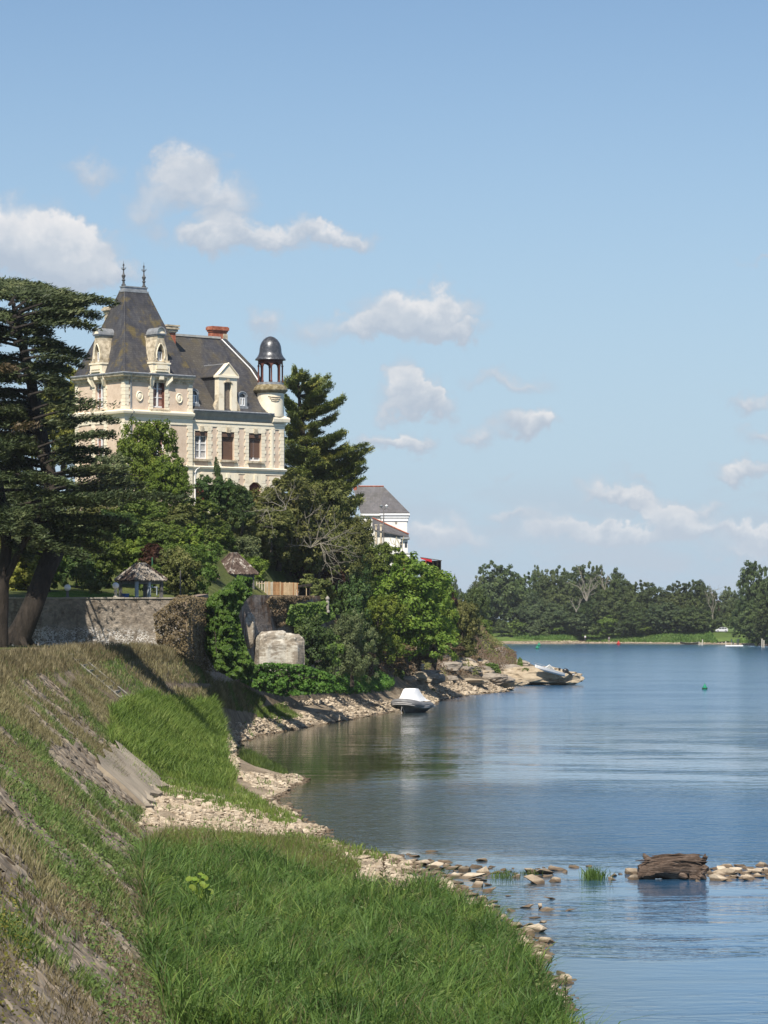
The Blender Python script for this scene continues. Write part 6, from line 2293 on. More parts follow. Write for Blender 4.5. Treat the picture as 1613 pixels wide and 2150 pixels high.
hut = thing('red_roofed_hut', 'small dark open hut with a bright red sloping roof edge on the skyline', 'hut', P(905, 1200, 400))
M_red = simple('red_roof_paint', [(0, (.34, .012, .02)), (1, (.48, .03, .035))], 2, .5)
m = MB(); m.add([(-1.35, -1, 1.78), (1.38, -1, 1.36), (1.38, 1.5, 1.36), (-1.35, 1.5, 1.78), (-1.35, -1, 1.84), (1.38, -1, 1.42), (1.38, 1.5, 1.42), (-1.35, 1.5, 1.84)], [(0, 3, 2, 1), (4, 5, 6, 7), (0, 1, 5, 4), (1, 2, 6, 5), (2, 3, 7, 6), (3, 0, 4, 7)]); m.build('roof', M_post, hut)
m = MB(); m.add([(-1.3, -1.02, 1.74), (.1, -1.02, 1.5), (.1, -1.02, 1.15), (-1.3, -1.02, 1.6), (-1.3, -.98, 1.74), (.1, -.98, 1.5), (.1, -.98, 1.15), (-1.3, -.98, 1.6)], [(0, 1, 2, 3), (7, 6, 5, 4), (0, 3, 7, 4)]); m.build('fascia', M_red, hut)
m = MB(); m.box(-1.2, 1.25, .3, 1.3, -1.5, 1.4); m.build('back_wall', M_barkdark, hut)
for x in (-.7, .2, .75, 1.2):
    m = MB(); m.box(x, x + .09, -.95, -.86, -1.5, 1.38); m.build('post', M_barkdark if x > 0 else M_red, hut)
m = MB(); m.box(-.75, -.3, -.9, -.8, .5, .95); m.build('notice_board', M_white, hut)
# ------------------------------------------------------------------ boats, buoys, driftwood, car, people
def inflatable():
    p = W(858, 1496, 0)
    t = thing('inflatable_boat', 'grey inflatable boat under a white tent-like cover moored at the stone beach', 'boat', (p[0] + .25, p[1], 0), 0)
    M_tube = simple('grey_hypalon', [(0, (.12, .12, .125)), (1, (.19, .19, .195))], 2, .5, .05, .01)
    M_hull = simple('dark_hull', [(0, (.10, .105, .11)), (1, (.18, .185, .19))], 2, .5, .1, .01)
    M_cover = simple('white_tarpaulin', [(0, (.74, .745, .75)), (1, (.80, .80, .80))], 1.2, .6, .5, .06)
    M_trim = simple('pale_trim', [(0, (.5, .48, .47)), (1, (.6, .58, .57))], 2, .6)
    t.scale = (1.1, 1.1, 1.06)
    # boat axes: u points from stern to bow, w to port
    u = Vector((-.36, -.933, 0)).normalized()
    w = Vector((-u.y, u.x, 0))
    def q(l, b, z): return tuple(u * l + w * b + Vector((0, 0, z)))
    # tube outline: U shape with raised bow
    path, rad = [], []
    for i in range(33):
        f = i / 32
        ang = (f - .5) * 2
        if abs(ang) > .45:
            l = 1.15 - (abs(ang) - .45) / .55 * 3.7
            b = math.copysign(.95, ang)
        else:
            g = ang / .45
            l = 1.15 + 1.05 * math.cos(g * math.pi / 2) ** .8
            b = .95 * math.sin(g * math.pi / 2)
        z = .50 + .34 * max(0, (l - .2) / 2) ** 1.5
        path.append(q(l, b, z + .10))
        rad.append(.33 if abs(ang) < .9 else .33 - (abs(ang) - .9) * 1.9)
    m = MB(); m.tube(path, rad, 14); m.build('buoyancy_tube', M_tube, t, smooth=True)
    # hull: stations from stern to bow, keel lower than chine
    st = []
    for i in range(11):
        f = i / 10
        l = -2.4 + 4.45 * f
        hb = 1.02 * (1 - max(0, (f - .6) / .4) ** 2.6)
        zc = .46 + .30 * max(0, f - .45) ** 1.4
        zk = -.22 + .75 * max(0, (f - .72) / .28) ** 2
        st.append([q(l, -hb, zc), q(l + .02, -hb * .55, (zc + zk) / 2 - .03), q(l + .06, 0, zk), q(l + .02, hb * .55, (zc + zk) / 2 - .03), q(l, hb, zc)])
    vs = [v for s in st for v in s]
    fs = [(i * 5 + k, i * 5 + k + 1, (i + 1) * 5 + k + 1, (i + 1) * 5 + k) for i in range(10) for k in range(4)]
    fs.append((0, 1, 2, 3, 4))
    m = MB(); m.add(vs, fs); m.build('hull', M_hull, t, smooth=True)
    m = MB(); m.tube([s[2] for s in st[3:]], .03, 5); m.build('keel_strip', M_trim, t)
    m = MB()
    pts = []
    for i in range(33):
        x, y, z = path[i]
        v = Vector((x, y, 0)) - Vector(q(-.4, 0, 0))
        v.normalize()
        pts.append((x + v.x * .33, y + v.y * .33, z - .04))
    m.tube(pts, .035, 5)
    m.tube([(a_, b_, c_ - .12) for a_, b_, c_ in pts], .025, 5)
    m.build('rubbing_strake', M_trim, t)
    m = MB()
    m.tube([(a_, b_, c_ + .1) for a_, b_, c_ in pts[3:30]], .018, 4)
    m.build('grab_line', M_barkdark, t)
    # tent cover: ridge high over the console, falling to the stern
    rows = []
    prof = [(2.05, .0, 1.12), (1.75, .45, 1.22), (1.3, .75, 1.4), (.95, .86, 1.62), (.55, .9, 1.98), (.2, .92, 2.1), (-.35, .93, 2.05), (-.8, .93, 1.78), (-1.4, .93, 1.45), (-2.0, .93, 1.15), (-2.5, .93, 1.0)]
    for (l, hb, zt) in prof:
        ze = .98 + .30 * max(0, (l - .2) / 2) ** 1.5
        r_ = []
        for k in range(9):
            g = k / 8 * 2 - 1
            top = min(.50, hb * .6)
            if abs(g) < .25: b, z = g / .25 * top, zt - .03 * abs(g)
            else:
                h = (abs(g) - .25) / .75
                b = math.copysign(top + (hb + .08 - top) * h, g)
                z = zt + (ze - zt) * (h ** .88) - .05 * math.sin(h * math.pi)
            r_.append(q(l + .02 * math.sin(5 * g + l * 3), b, z + .012 * math.sin(9 * g + 4 * l)))
        rows.append(r_)
    vs = [v for r_ in rows for v in r_]
    fs = [(i * 9 + k, i * 9 + k + 1, (i + 1) * 9 + k + 1, (i + 1) * 9 + k) for i in range(len(rows) - 1) for k in range(8)]
    fs.append(tuple((len(rows) - 1) * 9 + k for k in range(9)))
    m = MB(); m.add(vs, fs); m.build('cover', M_cover, t, smooth=True)
    m = MB(); m.box(-.15, .15, -.1, .1, -.2, .9)
    m = MB(); s0 = q(-2.75, 0, .75); m.box(s0[0] - .14, s0[0] + .14, s0[1] - .12, s0[1] + .2, .0, .98); m.build('outboard_motor', M_barkdark, t)
    m = MB(); m.tube([q(2.1, 0, .7), q(3.2, .3, .25), q(4.6, .9, .05)], .015, 4); m.build('mooring_line', M_trim, t)


inflatable()


def speedboat():
    Y = 398.0
    p = P(1158, 1413, Y)
    t = thing('speedboat', 'small white motorboat with windscreen and black outboard pulled up on the tan rock', 'boat', p, 0)
    gw = simple('gelcoat', [(0, (.72, .72, .72)), (1, (.80, .80, .80))], 1, .3, .0, .01, spec=.5)
    # pushed up on the rock: bow high on the left
    ang = R(15)
    def q(l, b, z):
        return (l * math.cos(ang) * -1 + z * math.sin(ang) * 0, b, z + (l) * math.sin(ang) * 1.0 + .1)
    st = []
    for i in range(11):
        f = i / 10
        l = -1.75 + 3.9 * f
        hb = .78 * (1 - max(0, (f - .45) / .55) ** 2.0) + .02
        st.append([q(l, -hb, .32 + .12 * f), q(l, -hb * .8, .06), q(l, 0, -.12 + .3 * max(0, (f - .7) / .3) ** 2), q(l, hb * .8, .06), q(l, hb, .32 + .12 * f)])
    vs = [v for s in st for v in s]
    fs = [(i * 5 + k, i * 5 + k + 1, (i + 1) * 5 + k + 1, (i + 1) * 5 + k) for i in range(10) for k in range(4)]
    fs += [(i * 5 + 4, i * 5, (i + 1) * 5, (i + 1) * 5 + 4) for i in range(5, 10)] + [(0, 1, 2, 3, 4)]
    m = MB(); m.add(vs, fs); m.build('hull', gw, t, smooth=False)
    m = MB(); m.add([q(.75, -.5, .4), q(.75, .5, .4), q(.25, .55, .85), q(.25, -.55, .85), q(-.35, .62, .4), q(-.35, -.62, .4)], [(0, 1, 2, 3), (1, 4, 2), (0, 3, 5)]); m.build('windscreen', simple('tinted_acrylic', [(0, (.22, .24, .24)), (1, (.4, .4, .38))], 2, .2), t)
    m = MB(); m.tube([q(.75, -.5, .4), q(.25, -.55, .87), q(-.35, -.62, .42)], .03, 5); m.tube([q(.25, -.55, .87), q(.25, .55, .87)], .03, 5); m.tube([q(.75, .5, .4), q(.25, .55, .87)], .03, 5); m.build('windscreen_frame', M_white, t)
    m = MB()
    for l in (.9, 1.4, 1.9): m.tube([q(l, -.35, .4), q(l, -.35, .62)], .02, 4)
    m.tube([q(.85, -.36, .6), q(1.9, -.3, .64), q(2.3, 0, .62)], .022, 4); m.build('bow_rail', M_zinc, t)
    b = M_barkdark
    m = MB()
    c = Vector(q(-1.85, 0, .45))
    m.sphere(tuple(c + Vector((.0, 0, .22))), .34, 12, 8, (1.25, .75, .85)); m.build('outboard_cowl', simple('black_cowl', [(0, (.012, .012, .014)), (1, (.03, .03, .03))], 2, .3, spec=.5), t, smooth=True)
    m = MB(); m.tube([tuple(c + Vector((.15, 0, .1))), tuple(c + Vector((.55, 0, -.15))), tuple(c + Vector((.95, 0, -.38)))], [.17, .13, .07], 8); m.build('outboard_leg', b, t, smooth=True)
    m = MB(); e = c + Vector((.95, 0, -.34)); m.tube([tuple(e + Vector((-.1, -.03, 0))), tuple(e + Vector((.2, .03, .1)))], .11, 8); m.build('propeller_housing', M_zinc, t)
    m = MB(); m.box(.9, 1.15, -.3, .3, .3, .62); m.build('rear_seat', b, t)


speedboat()


def driftwood():
    p = W(1412, 1848, 0)
    t = thing('driftwood_stump', 'massive weathered tree stump stranded on the stone bar at the right', 'driftwood', (p[0], p[1] + .6, 0))
    t.scale = (1.08, 1, .84)
    m_, tt = new_mat('driftwood')
    co = tt.n('ShaderNodeTexCoord').outputs['Object']
    g = tt.noise(tt.v('MULTIPLY', co, (.9, 3.5, 5.5)), 2.2, 6, .7, 1.2)
    a = tt.noise(co, 1.3, 4, .6)
    c = tt.ramp(tt.m('ADD', tt.m('MULTIPLY', g, .7), tt.m('MULTIPLY', a, .3)), [(.32, (.035, .024, .018)), (.48, (.10, .070, .052)), (.62, (.20, .15, .118)), (.8, (.33, .27, .22))])
    finish(tt, c, .92, g, 1.0, .10, .15)
    # body: rings along x; an arch hollow underneath between two feet
    rings, n = [], 30
    N = 60
    S = 1.0 / 44.3 * 0 + .0216    # metres per photograph pixel at this distance is about 1/63
    def outline(f):
        # f along the trunk 0..1 (left to right): centre height, half height, half depth
        zc = .40 + .12 * math.sin(f * 2.6)
        hh = .34 + .16 * math.sin(min(1, f * 1.25) * math.pi * .62)
        return zc, hh
    vs, fs = [], []
    L = 2.05
    for i in range(N + 1):
        f = i / N
        x = -1.02 + L * f
        zc, hh = outline(f)
        yd = .62 * (.62 + .38 * math.sin(f * math.pi))
        hh *= min(1, (f + .03) / .2) ** .55 * min(1, (1.03 - f) / .12) ** .4
        for k in range(n):
            a = 2 * math.pi * k / n
            ca, sa = math.cos(a), math.sin(a)
            base = 1 + .15 * mnoise.noise(Vector((f * 3.2, ca * 1.6, sa * 1.6))) + .13 * mnoise.noise(Vector((f * 2.5, ca * 5, sa * 5 + 3))) + .07 * mnoise.noise(Vector((f * 9, ca * 9, sa * 9)))
            z = zc + sa * hh * base
            y = ca * yd * base
            if sa < .15:
                arch = max(0.0, math.sin((f - .34) / .40 * math.pi)) if .34 < f < .74 else 0.0
                z -= arch * .12 * min(1, (.15 - sa) * 1.4)
                y *= 1 - .25 * arch * min(1, (.15 - sa))
                if f < .24: z -= (.24 - f) * .9 * (.15 - sa) + .10 * (.15 - sa)
                if f > .78: z -= .30 * (.15 - sa)
            vs.append((x + .07 * mnoise.noise(Vector((a * 2, f * 7, 0))) * (1 + 2 * (f > .94)), y, z))
    for i in range(N):
        for k in range(n):
            j = (k + 1) % n
            fs.append((i * n + k, i * n + j, (i + 1) * n + j, (i + 1) * n + k))
    fs.append(tuple(range(n))[::-1]); fs.append(tuple(range(N * n, (N + 1) * n)))
    m = MB(); m.add(vs, fs); m.build('stump_body', m_, t, smooth=True)
    m = MB()
    m.tube([(-.55, -.1, .62), (-.72, -.1, .80), (-.84, -.12, .95), (-.86, -.12, 1.04)], [.17, .12, .07, .03], 8)
    m.build('branch_stub', m_, t, smooth=True)
    rr = random.Random(2)
    for k, (x, z, dx, dz, r0) in enumerate(((.9, .74, .2, .2, .10), (.98, .5, .14, -.12, .14), (.86, .22, .2, -.2, .16), (.3, .2, .16, -.14, .14), (1.0, .85, .05, .2, .06), (-.95, .2, -.16, -.16, .16), (.62, .1, .26, -.06, .12), (.98, .3, .1, .2, .1))):
        m = MB()
        y = -.38 + rr.uniform(-.1, .1)
        m.tube([(x, y, z), (x + dx * .5 + rr.uniform(-.04, .04), y - .08, z + dz * .4), (x + dx, y - .08 + rr.uniform(-.1, .1), z + dz)], [r0, r0 * .8, r0 * .35], 8)
        m.build('root', m_, t, smooth=True)
    # flakes of bark standing off the trunk
    for k in range(26):
        x = rr.uniform(-.85, .85); a = rr.uniform(.2, 2.2)
        f = (x + 1.02) / L
        zc, hh = outline(f)
        yy, z = -math.cos(a) * .55 if a < 1.57 else .2, zc + math.sin(a) * hh * 1.0
        yy = -abs(math.cos(a)) * .56
        m = MB()
        l = rr.uniform(.15, .4)
        m.tube([(x - l, yy - .01, z - .02), (x, yy - .04, z + .015), (x + l, yy - .01, z + rr.uniform(-.05, .03))], [.012, rr.uniform(.02, .04), .01], 5)
        m.build('bark_ridge', m_, t)


driftwood()


def buoy(px, py, s, label, mat, name='green_buoy'):
    p = W(px, py, 0)
    t = thing(name, label, 'buoy', (p[0], p[1], 0))
    m = MB(); m.lathe(0, 0, [(.26 * s, -.05), (.34 * s, .05 * s), (.34 * s, .28 * s), (.24 * s, .36 * s)], 14); m.build('float', mat, t, smooth=True)
    m = MB(); m.lathe(0, 0, [(.19 * s, .36 * s), (.13 * s, .6 * s), (.06 * s, .66 * s), (.05 * s, .78 * s), (.001, .8 * s)], 12); m.build('cone', mat, t, smooth=True)
    m = MB(); m.lathe(0, 0, [(.345 * s, .12 * s), (.36 * s, .17 * s), (.345 * s, .22 * s)], 14); m.build('band', M_barkdark, t, smooth=True)


G_b = simple('green_buoy_paint', [(0, (.010, .18, .09)), (1, (.02, .28, .15))], 2, .5)
R_b = simple('red_buoy_paint', [(0, (.38, .02, .02)), (1, (.5, .05, .04))], 2, .5)
buoy(1480, 1448, .95, 'green conical buoy floating in the open river at the right', G_b)
buoy(1128, 1363, 1.35, 'green buoy far off before the left end of the far shingle', G_b)
buoy(1132, 1357, 1.5, 'small green buoy just behind another one before the far shingle', G_b)
buoy(1077, 1379, 1.1, 'dark green buoy beside the headland rocks', G_b)
buoy(1299, 1354, 1.7, 'red buoy near the middle of the far bank', R_b, 'red_buoy')


def flat_boat():
    p = P(1449, 1353, 935)
    t = thing('flat_boat', 'dark flat-bottomed wooden boat moored at the far bank below the trees', 'boat', (p[0], p[1], .0))
    wd = simple('tarred_wood', [(0, (.02, .018, .014)), (1, (.06, .05, .035))], 2, .8)
    st = []
    for i in range(9):
        f = i / 8
        x = -2.9 + 5.8 * f
        rise = .38 * abs(2 * f - 1) ** 3
        hb = .75 * (1 - .35 * abs(2 * f - 1) ** 3)
        st.append([(x, -hb, .55 + rise), (x, -hb * .8, .0 + rise * .9), (x, hb * .8, .0 + rise * .9), (x, hb, .55 + rise)])
    vs = [v for s in st for v in s]
    fs = [(i * 4 + k, i * 4 + k + 1, (i + 1) * 4 + k + 1, (i + 1) * 4 + k) for i in range(8) for k in range(3)] + [(0, 1, 2, 3), (35, 34, 33, 32)]
    m = MB(); m.add(vs, fs); m.build('hull', wd, t)
    for x in (-1.5, 0.2, 1.6):
        m = MB(); m.box(x, x + .25, -.68, .68, .42, .47); m.build('thwart', wd, t)
    m = MB(); m.tube([s[0] for s in st], .05, 5); m.tube([s[3] for s in st], .05, 5); m.build('gunwale', M_post, t)


flat_boat()
pn = thing('pontoon', 'low white pontoon among mooring stakes at the far bank', 'pontoon', (P(1531, 1357, 905)[0], 893, 0))
m = MB(); m.box(-2.4, 2.6, -.6, .6, .0, .28); m.build('deck', M_white, pn)
m = MB(); m.box(-2.2, 2.4, -.5, .5, .283, .34); m.build('deck_mat', M_cop, pn)
for i, (px, h) in enumerate(((1524, 1.3), (1536, 2.0), (1540, 1.1), (1548, 1.9), (1551, 2.1), (1468, .9), (1472, .7), (1475, 1.6), (1600, 2.3), (1604, 1.9))):
    Y = 898 if px > 1500 else 925
    if px > 1590: Y = 868
    o = MB().tube([(0, 0, -.6), (.03, 0, h)], .16, 6).build('mooring_stake', simple('pale_stake', [(0, (.42, .38, .30)), (1, (.6, .56, .47))], 3, .8))
    o.location = ((px - 806.5) * Y / F, Y, 0)
    tag(o, ['stake on the left end of the white pontoon', 'tall stake in the middle of the white pontoon', 'short stake just right of the pontoon middle', 'left of the two stakes right of the pontoon', 'right of the two stakes beside the pontoon', 'low stake right of the dark flat boat', 'shortest stake right of the dark flat boat', 'tall stake farthest right of the dark flat boat', 'left stake by the dark trees at the right edge', 'right stake by the dark trees at the right edge'][i], 'stake', 'mooring stakes along the far bank')


def parked_car():
    Y = 938.0
    p = P(1516, 1327, Y)
    t = thing('parked_car', 'small silver hatchback parked on the grassy far bank under the trees', 'car', (p[0], p[1], 3.66), R(-8))
    paint = simple('silver_paint', [(0, (.50, .50, .50)), (1, (.60, .60, .60))], 1, .3, .0, .01, spec=.6)
    # side profile, nose to the left
    prof = [(-1.85, .30), (-1.88, .55), (-1.75, .80), (-1.15, .98), (-.62, 1.42), (-.2, 1.52), (.75, 1.52), (1.35, 1.40), (1.75, 1.02), (1.84, .75), (1.82, .32), (1.4, .24), (-1.4, .24)]
    m = MB(); m.extr(prof, -.80, .80); m.build('body', paint, t, bevel=.05)
    gl = M_glass
    m = MB(); m.extr([(-1.02, 1.02), (-.56, 1.40), (-.08, 1.44), (-.08, 1.02)], -.815, -.79); m.extr([(0.02, 1.02), (0.02, 1.45), (.72, 1.45), (.78, 1.02)], -.815, -.79); m.extr([(.86, 1.02), (.82, 1.44), (1.25, 1.36), (1.5, 1.02)], -.815, -.79); m.build('side_window', gl, t)
    m = MB(); m.add([(-1.17, -.68, .99), (-1.17, .68, .99), (-.66, .6, 1.41), (-.66, -.6, 1.41)], [(0, 1, 2, 3)]); m.build('windscreen', gl, t)
    for x in (-1.18, 1.18):
        for y in (-.78, .62):
            m = MB()
            n = 14
            m.extr([(x + .31 * math.cos(2 * math.pi * k / n), .31 + .31 * math.sin(2 * math.pi * k / n)) for k in range(n)], y - .04, y + .18)
            w_ = m.build('wheel', M_barkdark, t)
            if y < 0:
                m = MB(); m.extr([(x + .19 * math.cos(2 * math.pi * k / n), .31 + .19 * math.sin(2 * math.pi * k / n)) for k in range(n)], y - .06, y - .03); m.build('hub_cap', M_zinc, w_)
    for y in (-.6, .45):
        m = MB(); m.box(-1.89, -1.78, y, y + .2, .62, .78); m.build('headlight', M_white, t)


parked_car()


def skin_person(name, label, loc, pose, cols, scale=1.0):
    """one continuous skinned figure"""
    me = bpy.data.meshes.new(name)
    J, E, Rd = pose
    me.from_pydata([tuple(Vector(j) * scale) for j in J], E, [])
    o = bpy.data.objects.new('body', me)
    COL.objects.link(o)
    md = o.modifiers.new('skin', 'SKIN')
    for i, v in enumerate(me.skin_vertices[0].data if me.skin_vertices else []):
        v.radius = (Rd[i] * scale, Rd[i] * scale)
    if not me.skin_vertices:
        bpy.context.view_layer.objects.active = o
    o.modifiers.new('sub', 'SUBSURF').levels = 1
    return o


def person(px, Y, label, seated=False):
    X = (px - 806.5) * Y / F
    zb = .95
    t = thing('person', label, 'person', (X, Y, zb))
    skin = simple('skin', [(0, (.34, .20, .14)), (1, (.42, .26, .18))], 3, .6)
    shirt = simple('white_shirt', [(0, (.66, .66, .66)), (1, (.76, .76, .75))], 3, .8) if not seated else simple('grey_shirt', [(0, (.28, .29, .31)), (1, (.38, .39, .41))], 3, .8)
    trou = simple('dark_trousers', [(0, (.04, .045, .06)), (1, (.08, .085, .1))], 3, .8)
    # a continuous body: rings lofted along torso and legs joined in one mesh by metaball-like skin rings
    m = MB()
    if not seated:
        hip, knee, foot, sh, neck = .92, .50, .05, 1.42, 1.5
        for s in (-1, 1):
            m.tube([(s * .09, .02, hip), (s * .11, -.02, knee), (s * .12, .02, foot + .04), (s * .12, -.12, foot)], [.095, .065, .045, .04], 8)
            m.tube([(s * .18, 0, sh - .02), (s * .25, .02, 1.15), (s * .24, -.12, .93), (s * .23, -.16, .86)], [.055, .045, .035, .03], 8)
        m.tube([(0, 0, .86), (0, 0, 1.0), (0, 0, 1.2), (0, 0, 1.38), (0, 0, 1.46), (0, 0, 1.54)], [.15, .15, .16, .18, .09, .055], 10)
        hz = 1.64
        top = [(0, 0, .98), (0, 0, 1.2), (0, 0, 1.38), (0, 0, 1.46)]
    else:
        for s in (-1, 1):
            m.tube([(s * .1, .1, .42), (s * .13, -.28, .52), (s * .13, -.32, .06), (s * .13, -.44, .03)], [.1, .075, .05, .04], 8)
            m.tube([(s * .18, .1, .88), (s * .24, -.06, .68), (s * .12, -.26, .58)], [.055, .045, .035], 8)
        m.tube([(0, .12, .34), (0, .12, .5), (0, .12, .7), (0, .1, .86), (0, .08, .94), (0, .06, 1.0)], [.16, .16, .16, .17, .08, .055], 10)
        hz = 1.11
        top = [(0, .12, .46), (0, .12, .68), (0, .1, .86), (0, .08, .93)]
    m.sphere((0, .0 if not seated else .04, hz), .105, 10, 8, (.85, 1, 1.15))
    m.build('body', skin, t, smooth=True)
    c = MB(); c.tube(top, [.17, .175, .195, .10], 10)
    for s in (-1, 1):
        if not seated: c.tube([(s * .17, 0, 1.41), (s * .24, .02, 1.2)], [.07, .065], 8)
        else: c.tube([(s * .17, .1, .88), (s * .23, -.02, .72)], [.07, .065], 8)
    c.build('shirt', shirt, t, smooth=True)
    c = MB()
    for s in (-1, 1):
        if not seated: c.tube([(s * .085, .02, .98), (s * .11, -.02, .5), (s * .12, .02, .14)], [.11, .08, .065], 8)
        else: c.tube([(s * .1, .12, .42), (s * .13, -.28, .52), (s * .13, -.31, .15)], [.115, .09, .065], 8)
    c.build('trousers', trou, t, smooth=True)
    c = MB(); c.sphere((0, (.02 if not seated else .06), hz + .03), .112, 10, 6, (.9, 1, 1)); c.build('hair', M_barkdark, t, smooth=True)
    return t


person(1229, 962, 'person in a white shirt and dark trousers standing on the shingle of the far bank')
person(1279, 966, 'person in grey sitting on the stones at the edge of the far bank', True)
if True:
    st_ = MB(); st_.box(-.3, .3, -.05, .4, -.3, .34)
    o = st_.build('seat_stone', M_tan_rock); o.location = ((1279 - 806.5) * 966 / F, 966, .95)
    tag(o, 'block of stone under the person sitting on the far bank', 'stone')

# ------------------------------------------------------------------ stones
def hull_stone(seed, flat=.5, pts=11, sx=1.0):
    r = random.Random(seed)
    bm = bmesh.new()
    for i in range(pts):
        v = Vector((r.gauss(0, 1), r.gauss(0, 1), r.gauss(0, 1))).normalized()
        v = Vector((v.x * .5 * sx * r.uniform(.85, 1), v.y * .42 * r.uniform(.8, 1), v.z * .5 * flat))
        bm.verts.new(v)
    g = bmesh.ops.convex_hull(bm, input=bm.verts)
    for v in [v for v in bm.verts if not v.link_faces]:
        bm.verts.remove(v)
    bmesh.ops.triangulate(bm, faces=bm.faces)
    me = bpy.data.meshes.new('stone')
    bm.to_mesh(me)
    bm.free()
    return me


def stone_mat(name, c1, c2, c3, wet=True):
    m, t = new_mat(name)
    pos = t.n('ShaderNodeNewGeometry').outputs['Position']
    oi = t.n('ShaderNodeObjectInfo').outputs['Random']
    isl = t.n('ShaderNodeNewGeometry').outputs['Random Per Island']
    a = t.noise(pos, 5.0, 5, .7)
    rv = t.m('FRACT', t.m('ADD', t.m('MULTIPLY', oi, 7.31), isl))
    f = t.m('ADD', t.m('MULTIPLY', a, .55), t.m('MULTIPLY', rv, .45))
    c = t.ramp(f, [(.2, c1), (.5, c2), (.8, c3)])
    if wet:
        z = t.sep(pos)[2]
        c = t.mix(t.m('MULTIPLY', t.smooth(t.m('ADD', z, t.m('MULTIPLY', a, .08)), .17, .10), .85), c, (.085, .058, .036))
    finish(t, c, .9, a, .5, .03, .2)
    return m


M_lime = stone_mat('limestone', (.20, .155, .11), (.38, .31, .225), (.56, .475, .36))
M_pave = stone_mat('paving_stone', (.13, .105, .08), (.20, .165, .125), (.29, .245, .19), wet=False)
STONES = [hull_stone(100 + i, [.5, .62, .4, .75, .55, .45][i], [12, 11, 13, 12, 14, 12][i], [1, 1.2, 1.1, .9, 1.3, 1.0][i]) for i in range(6)]
for s in STONES:
    s.materials.append(M_lime)

stones_wanted = []
rs = np.random.default_rng(21)
bank_stones = thing('stone_bar', 'line of pale limestone blocks reaching from the reeds out into the river past the stump', 'stone bar', (4, 108, 0))


def add_stone(x, y, z, s, rot=None, parent=None, name='stone', sc=None):
    o = bpy.data.objects.new(name, STONES[int(rs.integers(0, 6))])
    COL.objects.link(o)
    if parent is not None:
        o.parent = parent
        o.location = (x - parent.location.x, y - parent.location.y, z - parent.location.z)
    else:
        o.location = (x, y, z)
    o.rotation_euler = (rs.uniform(-.25, .25), rs.uniform(-.25, .25), rs.uniform(0, 6.28)) if rot is None else rot
    o.scale = sc if sc is not None else (s, s * rs.uniform(.8, 1.15), s * rs.uniform(.75, 1.1))
    return o


# blocks of the bar, drawn where the photograph shows them (column, row of the foot, width in pixels)
bar = [(830, 1808, 44), (858, 1812, 36), (884, 1816, 40), (910, 1822, 42), (935, 1812, 24), (948, 1826, 44), (975, 1830, 38), (1000, 1822, 34), (1012, 1808, 34), (1018, 1836, 46), (990, 1845, 50), (960, 1842, 30),
       (1040, 1834, 26), (930, 1840, 30), (905, 1838, 28), (880, 1832, 30), (850, 1828, 34), (1002, 1862, 44), (975, 1868, 30), (1028, 1873, 34), (985, 1882, 40), (960, 1880, 24), (1012, 1890, 30), (1035, 1895, 22),
       (1120, 1832, 40), (1142, 1836, 50), (1108, 1842, 20), (1172, 1828, 34), (1124, 1856, 54), (1166, 1852, 38), (1150, 1842, 22), (1085, 1842, 22), (1070, 1830, 12), (1204, 1822, 20), (1237, 1820, 18), (1288, 1840, 24), (1286, 1848, 32), (1330, 1836, 44),
       (1334, 1848, 34), (1345, 1830, 26), (1505, 1850, 44), (1540, 1844, 28), (1490, 1836, 40), (1518, 1838, 52), (1545, 1832, 40), (1565, 1836, 34), (1590, 1834, 44), (1608, 1830, 30), (1575, 1826, 30), (1500, 1826, 30), (1528, 1822, 28), (1555, 1820, 26), (1600, 1820, 28), (1630, 1832, 50), (1660, 1828, 46), (1700, 1830, 50)]
for (px, py, w) in bar:
    x, y, _ = W(px, py, 0)
    s = w / F * y * 1.12
    add_stone(x, y + s * .3, .03 * min(1, s), s * 1.1, parent=bank_stones).scale.z *= .72
for k in range(95):
    px = rs.uniform(830, 1190) if k < 40 else rs.uniform(1290, 1700)
    if px < 1190: py = 1812 + (px - 830) * .06 + rs.normal(0, 9)
    else: py = 1836 + rs.normal(0, 5)
    x, y, _ = W(px, py, 0)
    s = rs.uniform(8, 26) / F * y
    o = add_stone(x, y, .0, s, parent=bank_stones)
    o.scale.z *= .8
for k in range(34):
    px = rs.uniform(1478, 1720); py = 1838 + rs.normal(0, 7)
    x, y, _ = W(px, py, 0)
    s = rs.uniform(24, 50) / F * y
    add_stone(x, y, .03, s, parent=bank_stones).scale.z *= .7
for k in range(30):
    px = rs.uniform(840, 1040); py = 1822 + (px - 840) * .10 + rs.normal(0, 16)
    x, y, _ = W(px, py, 0)
    s = rs.uniform(24, 48) / F * y
    add_stone(x, y, .02, s, parent=bank_stones).scale.z *= .55
# rocks standing alone in the shallow water
lone = [(1156, 1888, 22, 'small pointed rock alone in the shallows above the two square rocks'), (1150, 1914, 40, 'square pale-topped rock in the shallows, widest of its row'), (1134, 1908, 22, 'brown rock touching the left of the square rock'),
        (1103, 1906, 40, 'flat brown rock between the two pale-topped rocks'), (1072, 1914, 32, 'pale-topped rock left of the flat brown one'), (1200, 1912, 20, 'small brown rock farthest right in the shallows'),
        (1125, 1928, 32, 'low brown rock barely above the water in front of the square rock'), (1040, 1908, 24, 'upright brown block beside the reeds'), (1060, 1936, 30, 'grey rounded block at the reed edge'),
        (1085, 1950, 36, 'pale angular block among the reed tips'), (1112, 1950, 28, 'pale block left of the pointed one at the reed edge'), (1128, 1958, 52, 'pale pointed rock standing on the large brown slab'),
        (1150, 1980, 58, 'large flat brown slab at the end of the reeds'), (1068, 1882, 16, 'thin dark rock just breaking the surface'), (1140, 1942, 18, 'small dark red stone behind the pointed rock')]
